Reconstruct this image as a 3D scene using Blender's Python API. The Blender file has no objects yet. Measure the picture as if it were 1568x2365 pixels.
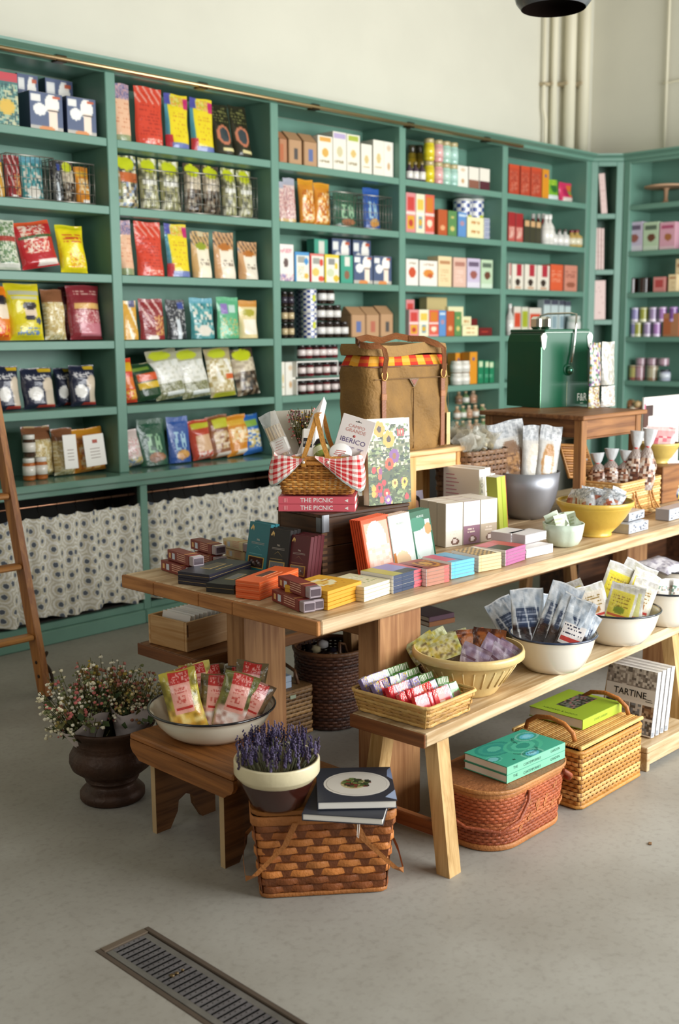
import bpy, math, random
import numpy as np
from mathutils import Matrix, Vector, Euler
C = bpy.context.scene
# ------------------------------------------------------------------ camera
IW, IH, FPX, CAMH = 1568, 2365, 2589.6, 1.58
YAW, PITCH, ROLL = math.radians(45.391), math.radians(9.139), math.radians(-0.413)
def cam_axes():
    f = np.array([math.sin(YAW)*math.cos(PITCH), math.cos(YAW)*math.cos(PITCH), -math.sin(PITCH)])
    r = np.cross(f, [0, 0, 1]); r /= np.linalg.norm(r); u = np.cross(r, f)
    c, s = math.cos(ROLL), math.sin(ROLL)
    return c*r+s*u, -s*r+c*u, f
RX, UX, FX = cam_axes()
cd = bpy.data.cameras.new('camera'); cam = bpy.data.objects.new('camera', cd); C.collection.objects.link(cam)
cam.matrix_world = Matrix(((RX[0], UX[0], -FX[0], 0), (RX[1], UX[1], -FX[1], 0), (RX[2], UX[2], -FX[2], CAMH), (0, 0, 0, 1)))
cd.sensor_fit = 'VERTICAL'; cd.sensor_height = 36; cd.lens = FPX/IH*36; cd.clip_start = .05
cd.dof.use_dof = True; cd.dof.focus_distance = 3.65; cd.dof.aperture_fstop = 2.6
C.camera = cam
# ------------------------------------------------------------------ light
C.view_settings.view_transform = 'Standard'; C.view_settings.look = 'None'; C.view_settings.gamma = 1
C.view_settings.use_curve_mapping = False; C.view_settings.exposure = 0.0
wd = bpy.data.worlds.new('sky'); C.world = wd; wd.use_nodes = True
wd.node_tree.nodes['Background'].inputs[0].default_value = (.95, .98, 1, 1); wd.node_tree.nodes['Background'].inputs[1].default_value = .09
def area(name, loc, to, sx, sy, power, col):
    l = bpy.data.lights.new(name, 'AREA'); l.shape = 'RECTANGLE'; l.size = sx; l.size_y = sy; l.energy = power; l.color = col
    o = bpy.data.objects.new(name, l); C.collection.objects.link(o); o.location = loc
    o.rotation_euler = (Vector(to)-Vector(loc)).to_track_quat('-Z', 'Y').to_euler()
    return o
area('window_and_fill_light', (5.3, -1.42, 1.95), (5.1, 3.2, 1.0), 5.0, 2.8, 545, (.97, .99, 1))
area('window_and_fill_light', (-.2, -1.42, 3.2), (1.2, 5.0, 2.2), 1.6, 1.4, 24, (.97, 1, 1))  # weak fill light from high up, added to lift the left side
area('window_and_fill_light', (-2.55, 2.6, 2.3), (2.0, 3.2, .6), 2.2, 1.5, 34, (1, .97, .9))  # fill light added from the left to brighten the left-facing sides
# ------------------------------------------------------------------ helpers
def ray(x, y): return RX*((x-IW/2)/FPX) - UX*((y-IH/2)/FPX) + FX
def gp(x, y, z):                                   # where the line of sight meets the level z
    d = ray(x, y); t = (z-CAMH)/d[2]; return np.array([0, 0, CAMH])+t*d
def yp(x, y, Y):                                   # ... the vertical plane at depth Y (parallel to the long wall)
    d = ray(x, y); return np.array([0, 0, CAMH])+d*(Y/d[1])
def xp(x, y, X):
    d = ray(x, y); return np.array([0, 0, CAMH])+d*(X/d[0])
def hz(B, x, y):                                   # height of a sight line above the point B
    d = ray(x, y); t = math.hypot(B[0], B[1])/math.hypot(d[0], d[1]); return CAMH+t*d[2]
def lin(c):
    c = np.asarray(c, float); return np.where(c <= .04045, c/12.92, ((c+.055)/1.055)**2.4)
def hx(s): return np.array([int(s[i:i+2], 16)/255 for i in (0, 2, 4)])
def col(c): return hx(c) if isinstance(c, str) else np.asarray(c, float)

MATS = {}
def mat(name, rough=.6, spec=.5, alpha=1, metal=0, coat=0, bump=0, bscale=60, attr=True, base=None, trans=0, sheen=0, vary=0):
    if name in MATS: return MATS[name]
    m = bpy.data.materials.new(name); m.use_nodes = True; nt = m.node_tree; b = nt.nodes['Principled BSDF']
    b.inputs['Roughness'].default_value = rough; b.inputs['Specular IOR Level'].default_value = spec
    b.inputs['Alpha'].default_value = alpha; b.inputs['Metallic'].default_value = metal; b.inputs['Coat Weight'].default_value = coat
    b.inputs['Transmission Weight'].default_value = trans; b.inputs['Sheen Weight'].default_value = sheen
    if base is not None: b.inputs['Base Color'].default_value = (*lin(col(base)), 1)
    elif attr:
        a = nt.nodes.new('ShaderNodeAttribute'); a.attribute_name = 'Col'
        if vary:
            n = nt.nodes.new('ShaderNodeTexNoise'); n.inputs['Scale'].default_value = 9; n.inputs['Detail'].default_value = 4
            tc = nt.nodes.new('ShaderNodeTexCoord'); nt.links.new(tc.outputs['Object'], n.inputs['Vector'])
            mr = nt.nodes.new('ShaderNodeMapRange'); mr.inputs[1].default_value = .3; mr.inputs[2].default_value = .7
            mr.inputs[3].default_value = 1-vary; mr.inputs[4].default_value = 1+vary; nt.links.new(n.outputs[0], mr.inputs[0])
            mx = nt.nodes.new('ShaderNodeVectorMath'); mx.operation = 'SCALE'; nt.links.new(a.outputs['Color'], mx.inputs[0]); nt.links.new(mr.outputs[0], mx.inputs['Scale'])
            nt.links.new(mx.outputs[0], b.inputs['Base Color'])
        else: nt.links.new(a.outputs['Color'], b.inputs['Base Color'])
    if bump:
        n = nt.nodes.new('ShaderNodeTexNoise'); n.inputs['Scale'].default_value = bscale; n.inputs['Detail'].default_value = 3
        tc = nt.nodes.new('ShaderNodeTexCoord'); nt.links.new(tc.outputs['Object'], n.inputs['Vector'])
        bp = nt.nodes.new('ShaderNodeBump'); bp.inputs['Strength'].default_value = bump; bp.inputs['Distance'].default_value = .01
        nt.links.new(n.outputs[0], bp.inputs['Height']); nt.links.new(bp.outputs[0], b.inputs['Normal'])
    MATS[name] = m; return m
def wood(name, c1, c2, axis='X', scale=1.0, rough=.5, knots=.5):
    if name in MATS: return MATS[name]
    m = bpy.data.materials.new(name); m.use_nodes = True; nt = m.node_tree; b = nt.nodes['Principled BSDF']; L = nt.links
    b.inputs['Roughness'].default_value = rough; b.inputs['Specular IOR Level'].default_value = .35
    tc = nt.nodes.new('ShaderNodeTexCoord'); mp = nt.nodes.new('ShaderNodeMapping'); L.new(tc.outputs['Object'], mp.inputs['Vector'])
    sc = [38*scale]*3; sc['XYZ'.index(axis)] = 2.2*scale; mp.inputs['Scale'].default_value = sc
    n = nt.nodes.new('ShaderNodeTexNoise'); n.inputs['Detail'].default_value = 5; n.inputs['Roughness'].default_value = .6; n.inputs['Scale'].default_value = 1.2; n.inputs['Distortion'].default_value = .6
    L.new(mp.outputs[0], n.inputs['Vector'])
    n2 = nt.nodes.new('ShaderNodeTexNoise'); n2.inputs['Scale'].default_value = 3*scale; n2.inputs['Detail'].default_value = 2; L.new(tc.outputs['Object'], n2.inputs['Vector'])
    ad = nt.nodes.new('ShaderNodeMath'); ad.operation = 'MULTIPLY_ADD'; ad.inputs[1].default_value = knots; L.new(n2.outputs[0], ad.inputs[0]); L.new(n.outputs[0], ad.inputs[2])
    rp = nt.nodes.new('ShaderNodeValToRGB'); rp.color_ramp.elements[0].position = .42+knots*.35; rp.color_ramp.elements[1].position = .62+knots*.55
    rp.color_ramp.elements[0].color = (*lin(col(c1)), 1); rp.color_ramp.elements[1].color = (*lin(col(c2)), 1)
    L.new(ad.outputs[0], rp.inputs[0]); L.new(rp.outputs[0], b.inputs['Base Color'])
    bp = nt.nodes.new('ShaderNodeBump'); bp.inputs['Strength'].default_value = .25; bp.inputs['Distance'].default_value = .004
    L.new(n.outputs[0], bp.inputs['Height']); L.new(bp.outputs[0], b.inputs['Normal'])
    MATS[name] = m; return m
PAPER = mat('printed_paper', .55); CARD = mat('printed_card', .42); GLOSS = mat('glossy_print', .2, coat=.3)
FILM = mat('foil_film', .24, spec=.6, bump=.35, bscale=35); CLEAR = mat('clear_film', .12, alpha=.28, spec=.8, bump=.6, bscale=40)
CLOTH = mat('woven_cloth', .9, spec=.1, bump=.3, bscale=400); PAINT = mat('green_paint', .42, spec=.4, bump=.08, bscale=30, vary=.03)
ENAMEL = mat('enamel_glaze', .16, coat=.5); CERAMIC = mat('glazed_stoneware', .3, bump=.08, bscale=60, vary=.04); MATTE = mat('matte_surface', .8, vary=.08)
WICKER = mat('wicker_strands', .55, vary=.22, bump=.3, bscale=120); GLASS = mat('jar_glass', .08, coat=.4)
CHROME = mat('chrome_metal', .18, metal=1); STEEL = mat('worn_steel', .42, metal=.8, vary=.2); BRASS = mat('brass_rod', .35, metal=1)
CANVAS = mat('waxed_canvas', .75, vary=.22, bump=.5, bscale=90); LEATHER = mat('saddle_leather', .45, vary=.1, bump=.2, bscale=150)
PLANT = mat('dried_plant', .85, spec=.1, vary=.1)

class MB:
    def __init__(s): s.V = []; s.F = []; s.C = []; s.S = []
    def add(s, V, F, c='ffffff', smooth=False, M=None):
        o = len(s.V)
        if M is not None: V = [tuple(M @ Vector(v)) for v in V]
        s.V += [tuple(map(float, v)) for v in V]; s.F += [tuple(i+o for i in f) for f in F]
        if isinstance(c, list): s.C += [lin(col(k)) for k in c]
        elif isinstance(c, np.ndarray) and c.ndim == 2: s.C += list(lin(c))
        else: s.C += [lin(col(c))]*len(F)
        s.S += [smooth]*len(F); return s
    def box(s, a, b, c='ffffff', ch=.0015, M=None):        # chamfered box; c: one colour or dict of sides
        lo, hi = np.minimum(a, b).astype(float), np.maximum(a, b).astype(float)
        ch = min(ch, *(.45*(hi-lo)))
        V = []; idx = {}
        for sx in (0, 1):
            for sy in (0, 1):
                for sz in (0, 1):
                    sg = (sx, sy, sz)
                    for ax in range(3):
                        p = [(hi[k] if sg[k] else lo[k]) + (0 if k == ax else (-ch if sg[k] else ch)) for k in range(3)]
                        idx[sg, ax] = len(V); V.append(p)
        F = []; cs = []
        d = c if isinstance(c, dict) else {}
        base = d.get('', 'ffffff') if isinstance(c, dict) else c
        nm = ['xX', 'yY', 'zZ']
        for ax in range(3):
            o1, o2 = [k for k in range(3) if k != ax]
            for sd in (0, 1):
                q = []
                for u, v in ((0, 0), (1, 0), (1, 1), (0, 1)):
                    sg = [0, 0, 0]; sg[ax] = sd; sg[o1] = u; sg[o2] = v; q.append(idx[tuple(sg), ax])
                if (ax == 1) != (sd == 0): q = q[::-1]
                F.append(q); cs.append(d.get(nm[ax][sd], base))
            for u in (0, 1):
                for v in (0, 1):
                    q = []
                    A = [0, 0, 0]; A[o1] = u; A[o2] = v; B = list(A); B[ax] = 1
                    q = [idx[tuple(A), o1], idx[tuple(B), o1], idx[tuple(B), o2], idx[tuple(A), o2]]
                    F.append(q); cs.append(d.get(nm[o1][u], base))
        for sx in (0, 1):
            for sy in (0, 1):
                for sz in (0, 1): F.append([idx[(sx, sy, sz), k] for k in range(3)]); cs.append(base)
        return s.add(V, F, cs, False, M)
    def grid(s, P, c, smooth=True, M=None, flip=False):      # P (ny+1,nx+1,3)
        ny, nx = P.shape[0]-1, P.shape[1]-1
        F = []
        for j in range(ny):
            r = j*(nx+1)
            for i in range(nx):
                q = (r+i, r+i+1, r+nx+2+i, r+nx+1+i); F.append(q[::-1] if flip else q)
        if isinstance(c, np.ndarray) and c.ndim == 3: c = c.reshape(-1, 3)
        return s.add(P.reshape(-1, 3).tolist(), F, c, smooth, M)
    def lathe(s, prof, c='ffffff', n=32, M=None, wob=None, smooth=True, cap=True):   # prof [(r,z)], colour or list per ring
        V = []; F = []; cs = []
        for k, (r, z) in enumerate(prof):
            for i in range(n):
                a = 2*math.pi*i/n; rr = r*(wob(a, k) if wob else 1); V.append((rr*math.cos(a), rr*math.sin(a), z))
        for k in range(len(prof)-1):
            for i in range(n):
                j = (i+1) % n; F.append((k*n+i, k*n+j, (k+1)*n+j, (k+1)*n+i)); cs.append(c[k] if isinstance(c, list) else c)
        if cap:
            F.append(tuple(range(n))[::-1]); cs.append(cs[0]); F.append(tuple((len(prof)-1)*n+i for i in range(n))); cs.append(cs[-2])
        return s.add(V, F, cs, smooth, M)
    def tube(s, path, r, c='ffffff', n=6, M=None, closed=False, flat=None, smooth=True):  # flat=(w,t): rectangular strap
        P = [np.array(p, float) for p in path]; m = len(P); V = []; F = []
        up = np.array([0, 0, 1.0]); N = None
        for k in range(m):
            if closed: t = P[(k+1) % m]-P[k-1]
            else: t = P[min(k+1, m-1)]-P[max(k-1, 0)]
            t = t/(np.linalg.norm(t)+1e-12)
            if N is None:
                a = up if abs(t[2]) < .9 else np.array([0, 1.0, 0]); N = np.cross(t, a); N /= np.linalg.norm(N)
            else:
                N = N-t*np.dot(N, t); N /= np.linalg.norm(N)+1e-12
            B = np.cross(t, N); rr = r[k] if isinstance(r, (list, tuple)) else r
            if flat:
                for su, sv in ((-1, -1), (1, -1), (1, 1), (-1, 1)): V.append(P[k]+N*su*flat[0]/2+B*sv*flat[1]/2)
            else:
                for i in range(n): a = 2*math.pi*i/n; V.append(P[k]+rr*(math.cos(a)*N+math.sin(a)*B))
        nn = 4 if flat else n
        for k in range(m if closed else m-1):
            k2 = (k+1) % m
            for i in range(nn): j = (i+1) % nn; F.append((k*nn+i, k*nn+j, k2*nn+j, k2*nn+i))
        if not closed: F.append(tuple(range(nn))[::-1]); F.append(tuple((m-1)*nn+i for i in range(nn)))
        return s.add(V, F, c, smooth and not flat, M)
    def prism(s, poly, d0, d1, c='ffffff', axis='Y', M=None):  # polygon in the other two axes, extruded along axis
        n = len(poly)
        def pt(p, d): return (p[0], d, p[1]) if axis == 'Y' else ((d, p[0], p[1]) if axis == 'X' else (p[0], p[1], d))
        V = [pt(p, d0) for p in poly]+[pt(p, d1) for p in poly]
        F = [tuple(range(n)), tuple(range(2*n-1, n-1, -1))]+[(i, i+n, (i+1) % n+n, (i+1) % n) for i in range(n)]
        return s.add(V, F, c, False, M)
    def ball(s, p, r, c='ffffff', n=6, sq=1, M=None):
        V = [(p[0], p[1], p[2]-r*sq)]; F = []; k = max(3, n//2)
        for j in range(1, k):
            t = math.pi*j/k
            for i in range(n): a = 2*math.pi*i/n; V.append((p[0]+r*math.sin(t)*math.cos(a), p[1]+r*math.sin(t)*math.sin(a), p[2]-r*sq*math.cos(t)))
        V.append((p[0], p[1], p[2]+r*sq))
        for i in range(n): F.append((0, 1+(i+1) % n, 1+i)); F.append((len(V)-1, 1+(k-2)*n+i, 1+(k-2)*n+(i+1) % n))
        for j in range(k-2):
            for i in range(n): a = 1+j*n; F.append((a+i, a+(i+1) % n, a+n+(i+1) % n, a+n+i))
        return s.add(V, F, c, True, M)
    def build(s, name, m=PAPER, parent=None, label=None, kind=None, fix=True):
        me = bpy.data.meshes.new(name); me.from_pydata(s.V, [], s.F)
        nl = len(me.loops); at = me.color_attributes.new('Col', 'FLOAT_COLOR', 'CORNER')
        cnt = np.array([len(f) for f in s.F]); cc = np.ones((nl, 4), np.float32); cc[:, :3] = np.repeat(np.array(s.C, np.float32).reshape(-1, 3), cnt, axis=0)
        at.data.foreach_set('color', cc.ravel()); me.polygons.foreach_set('use_smooth', np.array(s.S, bool))
        me.materials.append(m); me.update()
        return link(name, me, parent, label, kind)
def link(name, data, parent=None, label=None, kind=None):
    o = bpy.data.objects.new(name, data); C.collection.objects.link(o)
    if parent is not None: o.parent = parent
    if label: o['label'] = label
    if kind: o['kind'] = kind
    return o
def thing(name, label, cat, loc=(0, 0, 0), rz=0, rx=0, ry=0, group=None):
    o = bpy.data.objects.new(name, None); C.collection.objects.link(o); o.empty_display_size = .05
    o.location = tuple(map(float, loc)); o.rotation_euler = (rx, ry, rz); return tag(o, label, cat, group)
def tag(o, label, cat, group=None):
    o['label'] = label; o['category'] = cat
    if group: o['group'] = group
    return o
def dup(o, loc, rz=None, label=None, group=None, rx=None):
    c = o.copy(); C.collection.objects.link(c); c.location = tuple(map(float, loc))
    e = list(o.rotation_euler)
    if rz is not None: e[2] = rz
    if rx is not None: e[0] = rx
    c.rotation_euler = e
    if label: c['label'] = label
    if group: c['group'] = group
    for ch in [x for x in KIDS(o)]:
        d = ch.copy(); C.collection.objects.link(d); d.parent = c
        for g in KIDS(ch): e2 = g.copy(); C.collection.objects.link(e2); e2.parent = d
    return c
def KIDS(o): return list(o.children)
TX = {}
def text(s, size, parent, loc, rot=(0, 0, 0), c='ffffff', name='lettering', align='CENTER', sx=1.0, label=None, m=None, bold=0.0):
    k = (s, align, bold)
    if k not in TX:
        cu = bpy.data.curves.new('t', 'FONT'); cu.body = s; cu.align_x = align; cu.align_y = 'CENTER'; cu.resolution_u = 2; cu.offset = bold
        o = bpy.data.objects.new('t', cu); C.collection.objects.link(o)
        dg = bpy.context.evaluated_depsgraph_get(); me = bpy.data.meshes.new_from_object(o.evaluated_get(dg)); bpy.data.objects.remove(o); TX[k] = me
    me = TX[k].copy(); me.name = name
    at = me.color_attributes.new('Col', 'FLOAT_COLOR', 'CORNER'); cc = np.ones((len(me.loops), 4), np.float32); cc[:, :3] = lin(col(c)); at.data.foreach_set('color', cc.ravel())
    me.materials.clear(); me.materials.append(m or PAPER)
    o = link(name, me, parent, label); o.location = tuple(map(float, loc)); o.rotation_euler = rot; o.scale = (size*sx, size, size); return o
FRONT = (math.pi/2, 0, 0)       # lettering on a face that looks along -y

# tiny print raster: flat print colours, on some wraps with painted sheen, mapped one cell per mesh face
G3 = dict(zip('ABCDEFGHIJKLMNOPQRSTUVWXYZ0123456789&%', '25755 65656 34443 65556 74647 74644 34553 55755 72227 11152 55655 44447 57755 65555 25552 65644 25563 65655 34216 72222 55557 55552 55775 55255 55222 71247 75557 26227 61247 71317 55711 74616 34652 71222 25252 25316 25243 51245'.split()))
class Im:
    def __init__(s, w, h, c): s.w, s.h = w, h; s.a = np.zeros((h, w, 3)); s.a[:] = col(c)
    def uv(s): return np.meshgrid((np.arange(s.w)+.5)/s.w, (np.arange(s.h)+.5)/s.h)
    def rect(s, u0, v0, u1, v1, c):
        U, V = s.uv(); s.a[(U >= u0) & (U <= u1) & (V >= v0) & (V <= v1)] = col(c); return s
    def ell(s, u, v, ru, rv, c):
        U, V = s.uv(); s.a[((U-u)/ru)**2+((V-v)/rv)**2 <= 1] = col(c); return s
    def lines(s, u0, v0, u1, v1, c, n=4, seed=1, dens=.6):
        rng = np.random.RandomState(seed); i0, i1 = int(u0*s.w), max(int(u1*s.w), int(u0*s.w)+1)
        for k in range(n):
            j = int((v0+(v1-v0)*(k+.5)/n)*s.h); j = min(j, s.h-1); m = rng.rand(i1-i0) < dens; s.a[j, i0:i1][m] = col(c)
        return s
    def mott(s, u0, v0, u1, v1, cs, seed=1, cell=1):
        rng = np.random.RandomState(seed); U, V = s.uv(); m = (U >= u0) & (U <= u1) & (V >= v0) & (V <= v1)
        k = rng.randint(len(cs), size=(s.h//cell+1, s.w//cell+1)); k = np.kron(k, np.ones((cell, cell), int))[:s.h, :s.w]
        pal = np.array([col(c) for c in cs]); s.a[m] = pal[k][m]; return s
    def stripe(s, u0, v0, u1, v1, c, n, ang=1.0, duty=.5):
        U, V = s.uv(); m = (U >= u0) & (U <= u1) & (V >= v0) & (V <= v1) & (((U+ang*V)*n) % 1 < duty); s.a[m] = col(c); return s
    def blur(s, n=1, k=.5):
        for _ in range(n):
            p = np.pad(s.a, ((1, 1), (1, 1), (0, 0)), 'edge'); m = (p[:-2, 1:-1]+p[2:, 1:-1]+p[1:-1, :-2]+p[1:-1, 2:])/4; s.a = s.a*(1-k)+m*k
        return s
    def word(s, t, u, v, c, k=1):                      # 3x5 letters, top-left at (u,v)
        x = int(u*s.w); y = int(v*s.h)
        for ch in t:
            if ch in G3:
                for r in range(5):
                    b = int(G3[ch][r])
                    for q in range(3):
                        if b >> (2-q) & 1:
                            for dy in range(k):
                                for dx in range(k):
                                    X, Y = x+q*k+dx, y-r*k-dy
                                    if 0 <= X < s.w and 0 <= Y < s.h: s.a[Y, X] = col(c)
            x += 4*k
        return s
def card(mb, im, w, h, y=0, x0=None, z0=0, M=None, bulge=None):      # flat printed rectangle facing -y
    nx, ny = im.w, im.h; x0 = -w/2 if x0 is None else x0
    X, Z = np.meshgrid(x0+np.linspace(0, 1, nx+1)*w, z0+np.linspace(0, 1, ny+1)*h); Y = np.full_like(X, y)
    if bulge is not None: Y = y-bulge(np.meshgrid(np.linspace(0, 1, nx+1), np.linspace(0, 1, ny+1)))
    return mb.grid(np.stack([X, Y, Z], -1), im.a, bulge is not None, M)
def pbox(im, w, d, h, side, top=None, im_side=None):            # printed carton, front at y=0
    mb = MB(); t = side if top is None else top
    e = .0012
    mb.box((-w/2, e*.5, 0), (w/2, d, h), {'': side, 'Z': t, 'y': im.a[0, 0]}, e)
    card(mb, im, w-2*e, h-2*e, y=0, z0=e); 
    return mb
def bagmesh(im, w, h, d, kind='pillow', seed=0):
    rng = np.random.RandomState(seed); nx, ny = im.w, im.h
    U, V = np.meshgrid(np.linspace(0, 1, nx+1), np.linspace(0, 1, ny+1))
    cx = np.clip(1-np.abs(2*U-1)**2.6, 0, 1)**.62
    if kind == 'pillow':
        g = np.clip(V/.07-.3, 0, 1)**.6*np.clip((.95-V)/.28, 0, 1)**.65; pin = 1-.05*g
    elif kind == 'pouch':
        g = np.clip((.9-V)/.75, 0, 1)**.75*(.9+.1*np.clip(V/.1, 0, 1)); pin = 1-.03*np.sin(V*3.1)
    else: g = np.clip((.88-V)/.5, 0, 1)**.6; pin = 1+0*V
    wr = 0
    for k in range(5):
        a, b, p = rng.uniform(-9, 9), rng.uniform(3, 11), rng.uniform(0, 6.28); wr = wr+np.sin(a*U+b*V+p)
    wr = wr*.045*(.25+g)
    sx = 1+.015*np.sin(V*9+seed)
    sh = .018*np.sin(V*4+seed*1.7)*w
    P = np.stack([(U-.5)*w*pin*sx+sh, -d/2*(cx*g)-wr*d*.5*np.clip(cx*1.5, 0, 1), V*h+.008*np.sin(U*7+seed)*h*(V > .9)], -1)
    mb = MB(); mb.grid(P, im.a)
    bk = P.copy(); bk[..., 1] = d/2*cx*g+.001
    st = max(1, nx//6); sv = max(1, ny//8); bi = list(range(0, nx+1, 1)); 
    mb.grid(bk, im.a[:, ::-1]*0+im.a.reshape(-1, 3).mean(0), flip=True)
    return mb
# ------------------------------------------------------------------ the setting
YS, YC, YWALL = 5.06, 4.96, 5.42                    # upper shelf front, counter front, wall behind
ZS = dict(a=2.574, b=2.233, c=1.884, d=1.541, e=1.193, f=.835); ZT = 2.897; ZK = 2.955
UPX = [2.30, 3.446, 4.581, 5.715, 6.844, 7.96]      # left edges of the uprights
UPW = .062; ST = .042
GREEN = '68907f'
XCOR = 8.02                                          # where the chamfer starts
def solve_chamfer():
    lo, hi = .02, .8
    for _ in range(40):
        m = (lo+hi)/2; q = np.array([XCOR+m, YS-m, 1.9-CAMH]); sx = IW/2+FPX*(q@RX)/(q@FX)
        if sx < 1432: lo = m
        else: hi = m
    return m
CH = solve_chamfer(); XR = XCOR+CH; XWALL = XR+.36
def structure(name, mb, m): return mb.build(name, m, kind='structure')
def plaster(name, c, noise=.02, scale=3):
    m = bpy.data.materials.new(name); m.use_nodes = True; nt = m.node_tree; b = nt.nodes['Principled BSDF']; b.inputs['Roughness'].default_value = .85
    tc = nt.nodes.new('ShaderNodeTexCoord'); n = nt.nodes.new('ShaderNodeTexNoise'); n.inputs['Scale'].default_value = scale; n.inputs['Detail'].default_value = 6
    nt.links.new(tc.outputs['Object'], n.inputs['Vector'])
    r = nt.nodes.new('ShaderNodeValToRGB'); c = col(c); r.color_ramp.elements[0].position = .35; r.color_ramp.elements[1].position = .65
    r.color_ramp.elements[0].color = (*lin(c*(1-noise)), 1); r.color_ramp.elements[1].color = (*lin(np.clip(c*(1+noise), 0, 1)), 1)
    nt.links.new(n.outputs[0], r.inputs[0]); nt.links.new(r.outputs[0], b.inputs['Base Color']); MATS[name] = m; return m
WALLM = plaster('cream_plaster', 'd9d6c6', .008); CEILM = plaster('grey_ceiling', 'a8a294', .01); BACKM = plaster('taupe_plaster', '8a8272', .01)  # unseen ceiling and back walls toned dark to cut bounced light
def concrete():
    m = bpy.data.materials.new('sealed_concrete'); m.use_nodes = True; nt = m.node_tree; L = nt.links; b = nt.nodes['Principled BSDF']
    b.inputs['Roughness'].default_value = .5; b.inputs['Specular IOR Level'].default_value = .35
    tc = nt.nodes.new('ShaderNodeTexCoord')
    def noise(s, d=6, r=.6): n = nt.nodes.new('ShaderNodeTexNoise'); n.inputs['Scale'].default_value = s; n.inputs['Detail'].default_value = d; n.inputs['Roughness'].default_value = r; L.new(tc.outputs['Object'], n.inputs['Vector']); return n
    n1, n2 = noise(1.6), noise(45, 4)
    r = nt.nodes.new('ShaderNodeValToRGB'); e = r.color_ramp.elements; e[0].position = .3; e[1].position = .7
    e[0].color = (*lin(hx('8e897f')), 1); e[1].color = (*lin(hx('a5a299')), 1); L.new(n1.outputs[0], r.inputs[0])
    r2 = nt.nodes.new('ShaderNodeValToRGB'); e = r2.color_ramp.elements; e[0].position = .28; e[1].position = .5; e[0].color = (.55, .53, .5, 1); e[1].color = (1, 1, 1, 1); L.new(n2.outputs[0], r2.inputs[0])
    mx = nt.nodes.new('ShaderNodeMix'); mx.data_type = 'RGBA'; mx.blend_type = 'MULTIPLY'; mx.inputs[0].default_value = .35; L.new(r.outputs[0], mx.inputs[6]); L.new(r2.outputs[0], mx.inputs[7])
    L.new(mx.outputs[2], b.inputs['Base Color'])
    n3 = noise(5); mr = nt.nodes.new('ShaderNodeMapRange'); mr.inputs[3].default_value = .38; mr.inputs[4].default_value = .62; L.new(n3.outputs[0], mr.inputs[0]); L.new(mr.outputs[0], b.inputs['Roughness'])
    MATS['c'] = m; return m
CONC = concrete()
# floor with the pit of the drain left open
DX0, DX1, DY0, DY1 = 1.462, 1.632, 1.0, 2.345
YF = -1.5
FL = (-2.6, YF, XWALL+.1, YWALL+.1)
mb = MB()
for a, b in (((FL[0], FL[1]), (DX0, FL[3])), ((DX1, FL[1]), (FL[2], FL[3])), ((DX0, FL[1]), (DX1, DY0)), ((DX0, DY1), (DX1, FL[3]))):
    mb.add([(a[0], a[1], 0), (b[0], a[1], 0), (b[0], b[1], 0), (a[0], b[1], 0)], [(0, 1, 2, 3)])
structure('floor', mb, CONC)
structure('wall_left', MB().box((-2.6, YWALL, -.05), (XWALL+.1, YWALL+.1, 5.2), ch=0), WALLM)
structure('wall_right', MB().box((XWALL, YF, -.05), (XWALL+.1, YWALL, 5.2), ch=0), WALLM)
wb_ = MB()
for y0, y1, z0, z1 in ((YF, 1.5, -.05, 5.2), (3.7, YWALL+.1, -.05, 5.2), (1.5, 3.7, -.05, 1.55), (1.5, 3.7, 3.05, 5.2)): wb_.box((-2.7, y0, z0), (-2.6, y1, z1), ch=0)
structure('wall_back', wb_, BACKM)
structure('ceiling', MB().box((-2.7, YF-.1, 5.2), (XWALL+.2, YWALL+.2, 5.3), ch=0), CEILM)
wf = MB()                                           # the street side behind the camera: piers between two big windows
for a, b in (((-2.7, 0), (-1.2, 5.2)), ((.8, 0), (2.7, 5.2)), ((7.9, 0), (XWALL+.1, 5.2)), ((-1.2, 0), (.8, 2.4)), ((-1.2, 4.1), (.8, 5.2)), ((2.7, 0), (7.9, .5)), ((2.7, 3.4), (7.9, 5.2))):
    wf.box((a[0], YF-.1, a[1]), (b[0], YF, b[1]), ch=0)
structure('wall_front', wf, BACKM)
for i, (x0, x1, z0, z1) in enumerate(((-1.2, .8, 2.4, 4.1), (2.7, 7.9, .5, 3.4))):
    m = MB()
    for k in range(4): x = x0+(x1-x0)*k/3; m.box((x-.03, YF-.08, z0), (x+.03, YF-.02, z1), '39443f')
    for k in range(3): z = z0+(z1-z0)*k/2; m.box((x0, YF-.07, z-.03), (x1, YF-.03, z+.03), '39443f')
    structure('window_%d' % (i+1), m, PAINT)

m = MB()
for k in range(3): y = 1.5+1.1*k; m.box((-2.68, y-.03, 1.55), (-2.62, y+.03, 3.05), '39443f')
for k in range(2): z = 1.55+1.5*k; m.box((-2.67, 1.5, z-.03), (-2.63, 3.7, z+.03), '39443f')
structure('window_3', m, PAINT)  # unseen frame, added to go with the fill light from the left

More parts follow.
